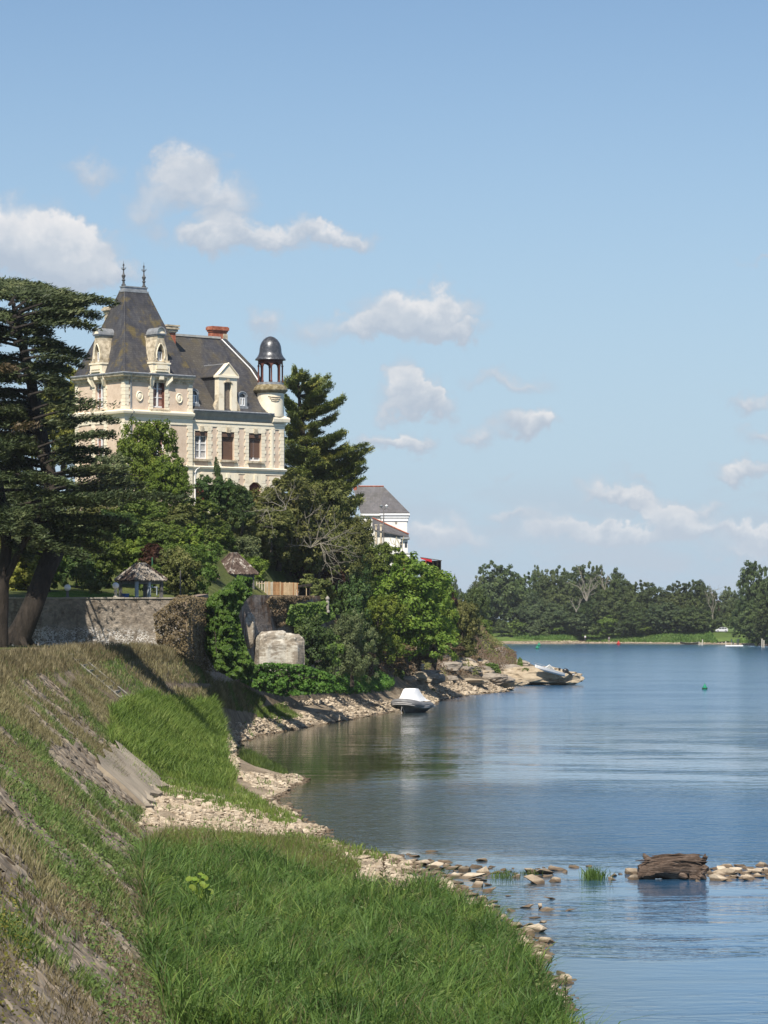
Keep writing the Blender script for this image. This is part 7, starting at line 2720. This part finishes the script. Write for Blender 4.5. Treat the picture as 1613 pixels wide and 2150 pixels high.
for (px, py, w, lab) in lone:
    x, y, _ = W(px, py, 0)
    s = w / F * y * 1.15
    low = 'low' in lab or 'flat' in lab or 'thin' in lab
    o = add_stone(x, y + s * .3, .02 if low else .08, s, name='river_rock')
    if low: o.scale.z *= .45
    tag(o, lab, 'rock', 'rocks alone in the shallows')
x, y, _ = W(1240, 1992, 0)

# beach stones: zones in the photograph where pebbles lie open
stone_zones = [
    [(560, 1475), (690, 1462), (790, 1470), (860, 1470), (900, 1430), (1000, 1432), (1085, 1425), (1080, 1446), (1000, 1458), (905, 1482), (830, 1492), (780, 1505), (640, 1532), (530, 1552), (500, 1570), (470, 1560), (455, 1520), (520, 1520), (560, 1500), (690, 1496), (690, 1480), (560, 1480)],
    [(455, 1515), (520, 1518), (560, 1545), (505, 1590), (500, 1620), (640, 1632), (655, 1640), (600, 1660), (640, 1700), (690, 1745), (600, 1760), (470, 1745), (400, 1735), (290, 1735), (290, 1650), (330, 1640), (500, 1690), (580, 1720), (600, 1700), (500, 1630), (480, 1590), (480, 1560)],
    [(620, 1790), (700, 1775), (760, 1800), (830, 1795), (1050, 1820), (1050, 1880), (1000, 1900), (900, 1850), (780, 1850), (680, 1845)],
]
N0 = 52000
Yr = np.concatenate([rs.uniform(66, 175, N0), rs.uniform(175, 420, N0 // 2)])
Tr = np.concatenate([rs.uniform(.92, 2.15, N0), rs.uniform(.92, 2.3, N0 // 2)])
pt = bank_point(Yr, Tr)
px_, py_ = project(pt)
inz = np.zeros(len(pt), bool)
for zpoly in stone_zones:
    inz |= in_poly(px_, py_, zpoly)
# a thinner scatter along the whole water's edge
edge = (Tr < 1.12) & (rs.uniform(0, 1, len(Tr)) < .5) & (px_ > 0) & (px_ < 1650)
clus = wob(pt[:, 0], pt[:, 1], 1.1, 5.0)
sel = np.where((inz & (clus > -.55)) | edge)[0]
size = np.exp(rs.normal(-2.05, .55, len(sel)))
size = np.clip(size, .05, .5) * np.where(Yr[sel] > 230, 1.35, 1.0)
shown = size / Yr[sel]
order = np.argsort(-shown)
sel, size = sel[order], size[order]
beach = bpy.data.objects['stony_beach']
for k in range(280):
    i = sel[k]
    add_stone(pt[i, 0], pt[i, 1], pt[i, 2] + size[k] * .02, size[k] * 1.2, parent=beach)


def joined_stones(name, P3, S, protos, mat, parent=None, lift=.1, tilt=.25, flatten=1.0, basis=None, seed=1):
    """many small stones as one mesh"""
    r = np.random.default_rng(seed)
    V, Fc, cnt, off = [], [], [], 0
    ids = r.integers(0, len(protos), len(P3))
    for pi, me in enumerate(protos):
        w = np.where(ids == pi)[0]
        if len(w) == 0: continue
        base = np.array([v.co[:] for v in me.vertices])
        fa = np.array([p.vertices[:] for p in me.polygons])
        n = len(w)
        a = r.uniform(0, 2 * math.pi, n)
        tx, ty = r.uniform(-tilt, tilt, n), r.uniform(-tilt, tilt, n)
        ca, sa = np.cos(a), np.sin(a)
        sc = S[w][:, None] * r.uniform(.8, 1.2, (n, 3)) * np.array([1, 1, flatten])
        b = base[None] * sc[:, None, :]
        x = b[..., 0] * ca[:, None] - b[..., 1] * sa[:, None]
        y = b[..., 0] * sa[:, None] + b[..., 1] * ca[:, None]
        z = b[..., 2] + x * tx[:, None] + y * ty[:, None]
        q = np.stack([x, y, z], -1)
        if basis is not None:
            q = np.einsum('nvk,nkj->nvj', q, basis[w])
        q = q + P3[w][:, None, :]
        q[..., 2] += (S[w] * lift)[:, None]
        V.append(q.reshape(-1, 3))
        ff = (fa[None] + (np.arange(n) * len(base))[:, None, None] + off)
        Fc.append(ff.reshape(-1))
        cnt.append(np.full(n * len(fa), 3))
        off += n * len(base)
    me = mesh_np(name, np.concatenate(V), np.concatenate(Fc), np.concatenate(cnt), mat)
    o = link(name, me, parent)
    o['kind'] = 'stuff'
    return o


rest = sel[280:17500]
joined_stones('beach_pebbles', pt[rest], size[280:17500] * 1.2, STONES, M_lime, lift=.03, flatten=.8)

# far shingle stones
n = 1500
xs = rs.uniform(28, 112, n)
ys = np.interp(xs, FX, FY) + rs.uniform(0, 1, n) * np.where(xs < 62, 9, 3.0)
P3 = np.stack([xs, ys, .15 + (ys - np.interp(xs, FX, FY)) * .09], -1)
joined_stones('far_shingle_stones', P3, rs.uniform(.15, .6, n), STONES, M_lime, seed=4)

# paving stones of the revetment
PAVE = []
for i in range(5):
    me = hull_stone(300 + i, .32, 14, 1.35)
    me.materials.append(M_pave)
    PAVE.append(me)
rows = []
Yq = 40.0
while Yq < 150:
    rows.append(Yq)
    Yq += .46
pav = []
for Yq in rows:
    m_ = 22
    T = 2.03 + (np.arange(m_) + rs.uniform(.2, .8, m_)) / m_ * 1.94
    for tt in T:
        pav.append((Yq + rs.uniform(-.1, .1), tt))
pav = np.array(pav)
pp3 = bank_point(pav[:, 0], pav[:, 1])
keep = (rs.uniform(0, 1, len(pav)) < .93)
pxp, pyp = project(pp3)
vis = keep & (pxp > -60) & (pyp < 2230)
pp3, pav = pp3[vis], pav[vis]
pxp, pyp = pxp[vis], pyp[vis]
# slope frame: rows of u (down the slope), v (along the bank), n (out of it)
sl = nrm(np.array([1.0, 0.08, -.93]))
al = nrm(np.array([-.083, 1.0, 0]))
nm_ = nrm(np.cross(al, sl) * -1)
if nm_[2] < 0: nm_ = -nm_
Bm = np.stack([sl, al, nm_])
sz = rs.uniform(.36, .66, len(pp3))
near = np.argsort(np.where((pxp > -5) & (pyp < 2160), pp3[:, 1], 999.0))
for k in near[:270]:
    o = bpy.data.objects.new('paving_stone', PAVE[int(rs.integers(0, 5))])
    COL.objects.link(o)
    o.parent = revetment
    M3 = Matrix(((sl[0], al[0], nm_[0]), (sl[1], al[1], nm_[1]), (sl[2], al[2], nm_[2])))
    rot = (M3 @ Matrix.Rotation(rs.uniform(-.5, .5), 3, 'Z') @ Matrix.Rotation(rs.uniform(-.08, .08), 3, 'X')).to_euler()
    o.location = pp3[k] - nm_ * rs.uniform(.0, .05)
    o.rotation_euler = rot
    o.scale = (sz[k] * rs.uniform(.9, 1.4), sz[k], sz[k] * rs.uniform(.7, 1.1))
rest2 = near[270:]
joined_stones('small_paving_stones', pp3[rest2], sz[rest2], PAVE, M_pave, parent=revetment, lift=-.06, tilt=.1, basis=np.repeat(Bm[None], len(rest2), 0), seed=6)


# ------------------------------------------------------------------ reeds, grasses, weeds, ivy
def blades(name, base, H, Wd, lean, mat, r, bend=.5, lean_dir=None, parent=None, kind='stuff'):
    n = len(base)
    a = r.uniform(0, 2 * math.pi, n)
    side = np.stack([np.cos(a), np.sin(a), np.zeros(n)], -1)
    ld = rand_dir(n, r)
    ld[:, 2] = 0
    ld = nrm(ld + (0 if lean_dir is None else np.asarray(lean_dir)))
    H = np.broadcast_to(H, n)[:, None]
    Wd = np.broadcast_to(Wd, n)[:, None]
    lean = np.broadcast_to(lean, n)[:, None]
    up = np.array([0, 0, 1.0])
    m1 = base + up * H * .55 + ld * lean * H * .35
    tip = base + up * H * (1.0 - .35 * bend * lean) + ld * lean * H * 1.05
    V = np.empty((n, 5, 3))
    V[:, 0] = base - side * Wd * .4
    V[:, 1] = base + side * Wd * .4
    V[:, 2] = m1 + side * Wd * .5
    V[:, 3] = m1 - side * Wd * .5
    V[:, 4] = tip
    i0 = np.arange(n)[:, None] * 5
    quads = i0 + np.array([0, 1, 2, 3])
    tris = i0 + np.array([3, 2, 4])
    flat = np.concatenate([quads, tris], 1).reshape(-1)
    cnt = np.tile([4, 3], n)
    me = mesh_np(name, V.reshape(-1, 3), flat, cnt, mat)
    o = link(name, me, parent)
    if kind: o['kind'] = kind
    return o


rg = np.random.default_rng(77)


def scatter(n, Y0, Y1, T0, T1, polys=None, invert=None, p=None, clump=None, power=1.0):
    """random spots on the near bank whose foot falls inside the given outlines of the photograph"""
    u = rg.uniform(0, 1, n)
    Y = Y0 + (Y1 - Y0) * u ** power
    T = rg.uniform(T0, T1, n)
    q = bank_point(Y, T)
    px, py = project(q)
    ok = (px > -60) & (px < 1700) & (py < 2260)
    if polys is not None:
        k = np.zeros(n, bool)
        for pl in polys: k |= in_poly(px, py, pl)
        ok &= k
    if invert is not None:
        for pl in invert: ok &= ~in_poly(px, py, pl)
    if clump is not None:
        s, thr, seed = clump
        ok &= wob(q[:, 0], q[:, 1] * .5, s, seed) + rg.uniform(-.25, .25, n) > thr
    return q[ok], px[ok], py[ok]


reed_near = [[(335, 2300), (345, 2110), (300, 2000), (262, 1900), (270, 1840), (300, 1815), (420, 1815), (560, 1818), (640, 1850), (660, 1868), (800, 1885), (905, 1880), (990, 1925), (1060, 1965), (1130, 2050), (1190, 2180), (1260, 2260), (1260, 2300)]]
reed_light = [[(285, 1860), (300, 1780), (350, 1750), (420, 1752), (520, 1760), (620, 1775), (700, 1800), (760, 1825), (720, 1880), (560, 1850), (400, 1850)]]
q, px, py = scatter(112000, 60, 110, .75, 2.15, reed_near)
ok = rg.uniform(0, 1, len(q)) < np.clip((px - (262 + (py - 1850) * .25) + 30 * wob(q[:, 0], q[:, 1], 1.6, 3.0)) / 60, .12, 1)
q = q[ok]
H = rg.uniform(.40, 1.0, len(q)) * (1 + .38 * wob(q[:, 0], q[:, 1], 1.5, 2.0) + .25 * wob(q[:, 0], q[:, 1], 4.0, 3.0))
ang = wob(q[:, 0], q[:, 1], 1.3, 6.0) * 3.2
ldir = np.stack([np.cos(ang), np.sin(ang), ang * 0], -1) * .3
Wb, Lb = rg.uniform(.016, .036, len(q)), rg.uniform(.15, 1.3, len(q))
light = wob(q[:, 0] * 1.1, q[:, 1] * .5, 1.7, 9.0) + rg.uniform(-.5, .5, len(q)) > .32
short = wob(q[:, 0], q[:, 1] * .5, 2.3, 4.0) < -.38
H = np.where(short, H * .55, H)
H = H * (1 + .35 * (wob(q[:, 0], q[:, 1], 3.1, 14.0) > .45))
blades('reed_bed', q[~light], H[~light], Wb[~light], Lb[~light], L_reed, rg, .8, ldir[~light])
blades('pale_reed_patches', q[light], H[light] * .9, Wb[light], Lb[light], L_grass, rg, .8, ldir[light])
q, px, py = scatter(52000, 95, 135, .95, 2.1, reed_light)
blades('light_grass', q, rg.uniform(.2, .5, len(q)), rg.uniform(.014, .026, len(q)), rg.uniform(.15, .6, len(q)), L_grass, rg)

reed_mid = [[(232, 1500), (300, 1462), (360, 1475), (430, 1480), (500, 1505), (545, 1530), (470, 1530), (470, 1580), (498, 1640), (470, 1660), (380, 1640), (300, 1600), (230, 1560)]]
q, px, py = scatter(90000, 132, 205, 1.2, 3.1, reed_mid)
blades('tall_reeds', q, rg.uniform(.35, .85, len(q)) * (1 + .45 * wob(q[:, 0], q[:, 1] * .4, 1.4, 4.0)), rg.uniform(.022, .045, len(q)), rg.uniform(.2, .8, len(q)), L_grass, rg)
grass_mid = [[(240, 1570), (470, 1640), (500, 1650), (560, 1690), (640, 1725), (600, 1738), (480, 1700), (340, 1670), (300, 1660), (270, 1620)],
             [(540, 1492), (600, 1478), (690, 1482), (700, 1500), (600, 1512), (540, 1508)],
             [(600, 1755), (720, 1775), (800, 1795), (840, 1810), (700, 1800), (560, 1765)]]
q, px, py = scatter(70000, 110, 255, .98, 2.6, grass_mid)
blades('beach_grass', q, rg.uniform(.12, .4, len(q)), rg.uniform(.02, .045, len(q)), rg.uniform(.2, .6, len(q)), L_grass, rg)
# sparse tufts between the pebbles
q, px, py = scatter(16000, 90, 250, 1.02, 2.1, stone_zones, clump=(1.6, .35, 9.0))
blades('pebble_tufts', q, rg.uniform(.1, .35, len(q)), rg.uniform(.02, .04, len(q)), rg.uniform(.2, .7, len(q)), L_grass, rg)
# dead stems, seed heads and stray broad leaves among the reeds
q, px, py = scatter(9000, 60, 118, .8, 2.2, reed_near + reed_light)
blades('dead_reed_stems', q, rg.uniform(.5, 1.05, len(q)), rg.uniform(.008, .016, len(q)), rg.uniform(.1, .9, len(q)), L_dry, rg)
q, px, py = scatter(7000, 60, 118, .8, 2.2, reed_near + reed_light, clump=(1.9, .5, 2.0))
qq = np.repeat(q, 6, 0) + rg.normal(size=(len(q) * 6, 3)) * np.array([.12, .2, .1]) + np.array([0, 0, .55])
D_ = rand_dir(len(qq), rg); D_[:, 2] = np.abs(D_[:, 2]) * .4
link('reed_weeds', cards('reed_weeds', qq, D_, nrm(np.array([.1, -.3, 1]) + rg.normal(size=qq.shape) * .4), .13, .05, L_weed))['kind'] = 'stuff'
# reeds standing in the water left of the bay
def water_tuft(px, py, w, h, n, label, seed):
    x, y, _ = W(px, py, 0)
    r = np.random.default_rng(seed)
    k = y / F
    b = np.stack([x + r.normal(0, w * k * .28, n), y + r.normal(0, w * k * .6, n), np.full(n, -.05)], -1)
    hh = h * k * r.uniform(.5, 1.1, n)
    o = blades('reed_tuft', b, hh, r.uniform(.012, .03, n) * (y / 100) ** .5, r.uniform(.1, .6, n), L_reed, r, kind=None)
    tag(o, label, 'reeds')
    return o
for i in range(6):
    pass
b = []
x0, y0, _ = W(512, 1602, 0); x1, y1, _ = W(590, 1626, 0)
n = 5200
f = rg.uniform(0, 1, n)
base = np.stack([x0 + (x1 - x0) * f + rg.normal(0, .15, n), y0 + (y1 - y0) * f + rg.normal(0, 1.6, n), np.full(n, -.05)], -1)
o = blades('reed_tuft', base, rg.uniform(.5, 1.05, n) * (1.15 - .75 * f), rg.uniform(.02, .045, n), rg.uniform(.1, .45, n), L_reed, rg, kind=None)
tag(o, 'dark green reed patch growing in the water at the inner corner of the bay', 'reeds')
water_tuft(1248, 1846, 44, 34, 260, 'small isolated tuft of reeds in the water left of the stump', 5)
water_tuft(1060, 1842, 60, 20, 120, 'thin grass growing between the bar stones left of the middle gap', 6)
water_tuft(1115, 1836, 40, 16, 90, 'thin grass on the middle group of bar stones', 7)

# slope: dry grass, green weeds, seed heads
slope_all = [[(-80, 1390), (150, 1372), (250, 1440), (240, 1500), (230, 1570), (300, 1690), (290, 1800), (270, 1900), (345, 2110), (340, 2300), (-80, 2300)]]
bare = [[(95, 1572), (160, 1568), (230, 1640), (300, 1645), (300, 1700), (270, 1700), (180, 1640), (110, 1600)]]
q, px, py = scatter(190000, 40, 190, 2.0, 4.08, slope_all, bare, clump=(1.1, -.12, 1.0))
d = wob(q[:, 0], q[:, 1] * .4, .7, 8.0) + (py < 1600) * .35 + rg.uniform(-.3, .3, len(q))
dry = d > .12
sparse = (py > 1780) & (px < 1000) & (wob(q[:, 0] * 1.2, q[:, 1] * .25, 1.3, 3.0) < .12) & (px < 60 + (py - 1780) * 1.05)
kd = dry & ~sparse
blades('dry_slope_grass', q[kd], rg.uniform(.14, .42, kd.sum()), rg.uniform(.012, .026, kd.sum()), rg.uniform(.2, .8, kd.sum()), L_dry, rg)
kg = ~dry & ~sparse
blades('green_slope_grass', q[kg], rg.uniform(.10, .34, kg.sum()), rg.uniform(.016, .034, kg.sum()), rg.uniform(.3, .9, kg.sum()), L_weed, rg)
ks = sparse & (rg.uniform(0, 1, len(q)) < .85)
blades('thin_slope_grass', q[ks], rg.uniform(.08, .3, ks.sum()), rg.uniform(.012, .024, ks.sum()), rg.uniform(.3, .9, ks.sum()), L_dry, rg)
# the far part of the slope below the wall, and the wall foot
slope_far = [[(150, 1372), (340, 1352), (420, 1395), (560, 1470), (540, 1500), (420, 1480), (300, 1465), (250, 1445)]]
q, px, py = scatter(60000, 160, 262, 2.0, 4.6, slope_far, [[(345, 1436), (440, 1436), (450, 1450), (350, 1450)]])
dd = wob(q[:, 0], q[:, 1] * .3, .6, 5.0) + rg.uniform(-.4, .4, len(q)) > -.1
blades('dry_bank_grass', q[dd], rg.uniform(.15, .5, dd.sum()), rg.uniform(.02, .05, dd.sum()), rg.uniform(.2, .7, dd.sum()), L_dry, rg)
blades('green_bank_grass', q[~dd], rg.uniform(.1, .35, (~dd).sum()), rg.uniform(.02, .05, (~dd).sum()), rg.uniform(.2, .7, (~dd).sum()), L_weed, rg)
# quay edge fringe seen against the path
q, px, py = scatter(14000, 120, 200, 3.7, 4.12, None)
blades('quay_grass', q, rg.uniform(.15, .6, len(q)), rg.uniform(.018, .035, len(q)), rg.uniform(.1, .5, len(q)), L_dry, rg)


def leafy(name, C, Nn, size, mat, r, parent=None, kind='stuff', ratio=.7):
    D = np.cross(Nn, rand_dir(len(C), r))
    L = size * r.uniform(.6, 1.35, len(C))
    o = link(name, cards(name, C, D, Nn, L, L * ratio, mat), parent)
    if kind: o['kind'] = kind
    return o


# broad weeds hugging the slope
q, px, py = scatter(60000, 42, 160, 2.0, 4.0, [[(140, 1620), (260, 1700), (300, 1760), (290, 1900), (365, 2100), (370, 2260), (220, 2200), (160, 1960), (60, 1760), (0, 1640), (0, 1560), (80, 1600)]], clump=(1.3, -.05, 12.0))
q = q + np.array([.0, 0, 1]) * rg.uniform(.02, .28, len(q))[:, None]
leafy('slope_weeds', q, nrm(np.array([.3, -.4, .8]) + rg.normal(size=q.shape) * .5), .075, L_weed, rg)
q, px, py = scatter(26000, 40, 90, 2.0, 4.0, [[(0, 1900), (30, 1880), (60, 2000), (80, 2150), (60, 2300), (-60, 2300), (-60, 1900)]])
q = q + np.array([.0, 0, 1]) * rg.uniform(.02, .6, len(q))[:, None]
leafy('yellow_flowering_weeds', q, nrm(np.array([.3, -.4, .8]) + rg.normal(size=q.shape) * .6), .05, L_yellow, rg)

# ivy: bright column over the side wall, carpet below, brown tangles
def wall_leaves(poly, Yfun, n, size, mat, name, seed, depth=.35, label=None, cat=None):
    r = np.random.default_rng(seed)
    xs = [p[0] for p in poly]; ys = [p[1] for p in poly]
    px = r.uniform(min(xs), max(xs), n * 3)
    py = r.uniform(min(ys), max(ys), n * 3)
    k = np.where(in_poly(px, py, poly))[0][:n]
    px, py = px[k], py[k]
    Y = Yfun(px, py)
    bump = wob(px * .08, py * .08, 1.0, seed) * depth + r.uniform(-.25, .25, len(px)) * depth
    Y = Y - np.abs(bump) * 1.5 - r.uniform(0, .25, len(px))
    k2 = Y / F
    C = np.stack([(px - 806.5) * k2, Y, CAMZ - (py - HZ) * k2], -1)
    N = nrm(np.array([.15, -.75, .5]) + r.normal(size=C.shape) * .45)
    t = thing(name, label, cat or 'plant', tuple(C.mean(0)))
    C = C - C.mean(0)
    D = np.cross(N, rand_dir(len(C), r))
    L = size * r.uniform(.6, 1.4, len(C))
    link('foliage', cards('foliage', C, D, N, L, L * .75, mat), t)
    mb = MB()
    rr = random.Random(seed)
    for j in range(7):
        i = rr.randrange(len(C)); i2 = rr.randrange(len(C))
        a, b = Vector(C[i]), Vector(C[i2])
        mb.tube([a + Vector((0, .3, 0)), (a + b) / 2 + Vector((0, .35, 0)), b + Vector((0, .3, 0))], .03, 4)
    mb.build('stems', M_bark, t)
    return t


ivy_poly = [(428, 1262), (470, 1235), (500, 1212), (520, 1235), (512, 1262), (500, 1290), (508, 1330), (520, 1370), (540, 1405), (525, 1425), (490, 1425), (455, 1405), (432, 1370), (420, 1320)]
wall_leaves(ivy_poly, lambda x, y: 209 + np.abs(x - 482) * .05 + (y - 1200) * -.012, 14000, .20, L_ivy, 'ivy_column', 31, 1.3, 'tall column of bright green ivy covering the corner of the garden wall', 'ivy')
wall_leaves([(498, 1208), (530, 1214), (528, 1248), (512, 1262), (495, 1250)], lambda x, y: 243 + x * 0, 900, .22, L_ivy, 'ivy_tuft', 32, .5, 'tuft of ivy climbing the post of the second shelter', 'ivy')
wall_leaves([(372, 1250), (400, 1250), (446, 1258), (446, 1320), (452, 1375), (465, 1412), (430, 1408), (385, 1376), (330, 1352), (322, 1290), (345, 1275)], lambda x, y: 196.3 + np.maximum(0, x - 395) * .345, 6500, .13, L_brown, 'dry_creeper', 33, .5, 'dead brown creeper hanging over the right end of the grey retaining wall', 'creeper')
wall_leaves([(570, 1252), (660, 1252), (640, 1262), (600, 1270), (600, 1310), (585, 1318), (575, 1290), (560, 1262)], lambda x, y: 247.6 + (x - 525) * .095, 2600, .18, L_brown, 'dry_creeper', 34, .3, 'rusty brown creeper streaking down the terrace wall', 'creeper')
wall_leaves([(610, 1270), (690, 1262), (705, 1300), (640, 1320), (600, 1310)], lambda x, y: 247.2 + (x - 525) * .095, 2400, .22, L_mid, 'wall_shrub', 35, .6, 'green climbing shrub over the right end of the terrace wall', 'shrub')
wall_leaves([(700, 1395), (760, 1385), (860, 1378), (960, 1372), (1010, 1378), (990, 1392), (920, 1400), (860, 1410), (800, 1408), (740, 1412)], lambda x, y: 300 + (x - 700) * .30, 5200, .3, L_brown, 'dry_brush', 36, 1.0, 'belt of dry brown brush between the green trees and the rocks', 'brush')
wall_leaves([(800, 1388), (850, 1400), (846, 1440), (822, 1446), (800, 1420)], lambda x, y: 322 + x * 0, 1200, .3, L_dark, 'dark_hollow_brush', 37, .5, 'dark shaded brush in the hollow just above the moored boat', 'brush')
carpet = [[(500, 1415), (560, 1398), (640, 1402), (700, 1425), (790, 1408), (830, 1440), (820, 1452), (740, 1460), (640, 1455), (560, 1440)]]
q, px, py = scatter(80000, 225, 330, 2.0, 5.2, carpet)
q = q[:20000] + np.array([0, 0, 1.0]) * rg.uniform(.05, .6, len(q[:20000]))[:, None] * (1 + .5 * wob(q[:20000, 0], q[:20000, 1], .6, 3.0))[:, None]
leafy('ivy_carpet', q, nrm(np.array([.2, -.5, .75]) + rg.normal(size=q.shape) * .4), .22, L_ivy, rg)
wall_leaves([(505, 1402), (560, 1392), (640, 1396), (705, 1420), (700, 1452), (600, 1462), (540, 1448), (505, 1430)], lambda x, y: 241 + x * 0, 5200, .2, L_ivy, 'ivy_mound', 41, .8, 'mound of bright ivy around the foot of the pale rock outcrop', 'ivy')
# dry brush and grass over the earth of the headland
q, px, py = scatter(90000, 290, 470, 2.5, 6.5, None)
ok = (px > 700) & (px < 1085) & (py > 1325) & (py < 1425)
q = q[ok][:15000]
hh_ = rg.uniform(.05, 1.0, len(q)) * (1 + .6 * wob(q[:, 0], q[:, 1] * .3, .7, 3.0))
q = q + np.array([0, 0, 1.0]) * hh_[:, None]
gr = wob(q[:, 0] * .8, q[:, 1] * .2, .8, 11.0) > .25
leafy('dry_headland_brush', q[~gr], nrm(np.array([.1, -.6, .6]) + rg.normal(size=(int((~gr).sum()), 3)) * .5), .30, L_brown, rg, ratio=.4)
leafy('green_headland_brush', q[gr], nrm(np.array([.1, -.6, .6]) + rg.normal(size=(int(gr.sum()), 3)) * .5), .30, L_olive, rg, ratio=.5)
# greenery on the headland rocks
for (cx_, cy_, w_, h_, Y_, mt_, lab_) in ((1000, 1392, 40, 26, 398, L_bright, 'bright green weeds on the headland rocks'), (1030, 1402, 44, 22, 392, L_mid, 'dull green weeds right of the bright ones on the headland'), (1092, 1390, 12, 20, 410, L_mid, 'small upright green plant on the headland crest'),
                                          (1104, 1408, 18, 12, 400, L_olive, 'olive tuft on the tan rock left of the speedboat'), (918, 1432, 44, 8, 352, L_bright, 'low green mat of plants on the rock shelf'), (908, 1452, 14, 14, 335, L_mid, 'single green weed on the pebbles right of the moored boat')):
    wall_leaves([(cx_ - w_ / 2, cy_ + h_ / 2), (cx_ - w_ * .35, cy_ - h_ * .3), (cx_, cy_ - h_ / 2), (cx_ + w_ * .35, cy_ - h_ * .3), (cx_ + w_ / 2, cy_ + h_ / 2)], lambda x, y, Y_=Y_: Y_ + x * 0, int(w_ * h_ * 1.0) + 60, .2, mt_, 'rock_plant', int(cx_), .4, lab_, 'weeds')
# far bank tall grass
n = 60000
xs = rg.uniform(40, 118, n)
off = np.where(xs < 62, rg.uniform(9, 46, n), rg.uniform(3.5, 46, n))
ys = np.interp(xs, FX, FY) + off
zz_ = np.interp(off, [3, 6.5, 13, 24, 32, 45], [.35, .8, 1.9, 3.0, 3.5, 3.7])
xs2 = xs + off * .8 * (xs > 100)
blades('far_bank_grass', np.stack([xs2, ys, zz_], -1), rg.uniform(.4, 1.1, n), rg.uniform(.15, .35, n), rg.uniform(.1, .6, n), leaf_mat('far_grass', (.07, .12, .025), (.12, .19, .04), (.19, .23, .07), scale=.15), rg)
# lawn behind the wall
q, px, py = scatter(26000, 199, 216, 6.02, 7.2, None)
blades('lawn_grass', q, rg.uniform(.04, .12, len(q)), rg.uniform(.03, .06, len(q)), rg.uniform(.2, .6, len(q)), L_grass, rg)


# single conspicuous weeds
def stalk(px, py, h_px, Y, name, label, mat, leaves, cat='plant', seed=1, flower=None, T=None):
    r = np.random.default_rng(seed)
    p = P(px, py, Y)
    k = Y / F
    h = h_px * k
    t = thing(name, label, cat, p)
    m = MB(); m.tube([(0, 0, -.2), (.02, 0, h * .5), (.05 * h, 0, h)], [.014, .011, .006], 5); m.build('stem', mat, t)
    z = r.uniform(.1, 1.0, leaves) * h
    a = r.uniform(0, 6.28, leaves)
    D = nrm(np.stack([np.cos(a), np.sin(a), r.uniform(.1, .9, leaves)], -1))
    L = .16 * (1.2 - z / h * .8) * r.uniform(.7, 1.3, leaves) * (h / .8) ** .5
    C = np.stack([.05 * z, z * 0, z], -1) + D * L[:, None] * .5
    link('leaves', cards('leaves', C, D, nrm(np.cross(D, rand_dir(leaves, r))), L, L * .26, mat), t)
    if flower:
        n_ = 60
        C = np.stack([r.normal(.05 * h, .03, n_), r.normal(0, .03, n_), h * r.uniform(.75, 1.05, n_)], -1)
        link('seed_head', cards('seed_head', C, rand_dir(n_, r), rand_dir(n_, r), .04, .03, flower), t)
    return t


stalk(803, 1862, 64, 104, 'dark_stalk', 'dark dry dock stalk standing up from the reeds near the stone bar', L_brown, 50, seed=2, flower=L_brown)
stalk(1186, 2110, 60, 72, 'reed_stalk', 'single drooping stalk leaning out at the right edge of the reeds', L_reed, 26, seed=3, flower=L_dry)
stalk(38, 1945, 80, 80, 'leafy_weed', 'tall leafy weed on the paved slope at the left edge', L_weed, 60, seed=4)
stalk(125, 2045, 90, 76, 'leafy_weed', 'dark upright weed with narrow leaves in the middle of the lower paved slope', L_mid, 90, seed=5)
stalk(205, 1560, 44, 140, 'leafy_weed', 'small weed beside the upper edge of the bare slab', L_weed, 50, seed=6)
stalk(270, 1820, 60, 100, 'dry_weed', 'thin dry weed where the slope meets the reeds', L_dry, 30, seed=7, flower=L_dry)
stalk(40, 1420, 50, 150, 'dry_weed', 'pale dry weed on the crest of the slope at the left', L_dry, 40, seed=8, flower=L_dry)
stalk(100, 1430, 46, 160, 'green_weed', 'green spire weed on the crest of the slope beside the path', L_weed, 70, seed=9)
stalk(155, 1440, 46, 162, 'green_weed', 'second green spire weed right beside the stone stair', L_weed, 70, seed=10)
# broad-leaved plant in the reeds
bl = thing('broad_leaved_plant', 'plant with large round pale green leaves in the middle of the reed bed', 'plant', (-4.86, 82.5, 1.25))
r_ = np.random.default_rng(3)
for i in range(15):
    a = r_.uniform(0, 6.28); d = r_.uniform(.05, .42)
    c = Vector((d * math.cos(a), d * math.sin(a) * 1.3, r_.uniform(.35, .95)))
    n_ = 10; rad = r_.uniform(.06, .12)
    nv = Vector((r_.uniform(-.7, .7), -.8 + r_.uniform(-.5, .5), 1)).normalized()
    t1 = nv.orthogonal().normalized(); t2 = nv.cross(t1)
    m = MB()
    vs = [tuple(c)] + [tuple(c + (t1 * math.cos(6.283 * k / n_) + t2 * math.sin(6.283 * k / n_)) * rad * (1 if k else .45) + nv * rad * .18) for k in range(n_)]
    m.add(vs, [(0, k + 1, (k + 1) % n_ + 1) for k in range(n_)])
    m.build('leaf', L_bright, bl)
    m = MB(); m.tube([(c.x * .2, c.y * .2, -.2), tuple(c)], .012, 4); m.build('leaf_stem', L_bright, bl)

# ------------------------------------------------------------------ summer haze
def haze():
    mb = MB()
    mb.box(-560, 430, -6, 2400, -3.0, 43)
    m, t = new_mat('haze_air')
    v = t.n('ShaderNodeVolumePrincipled')
    v.inputs['Color'].default_value = (.92, .96, 1.0, 1)
    v.inputs['Density'].default_value = .00007
    v.inputs['Anisotropy'].default_value = .2
    o = t.n('ShaderNodeOutputMaterial')
    t.t.links.new(v.outputs[0], o.inputs['Volume'])
    b = mb.build('haze', m)
    b['kind'] = 'stuff'
    b.display_type = 'WIRE'
HAZE = True
if HAZE:
    haze()
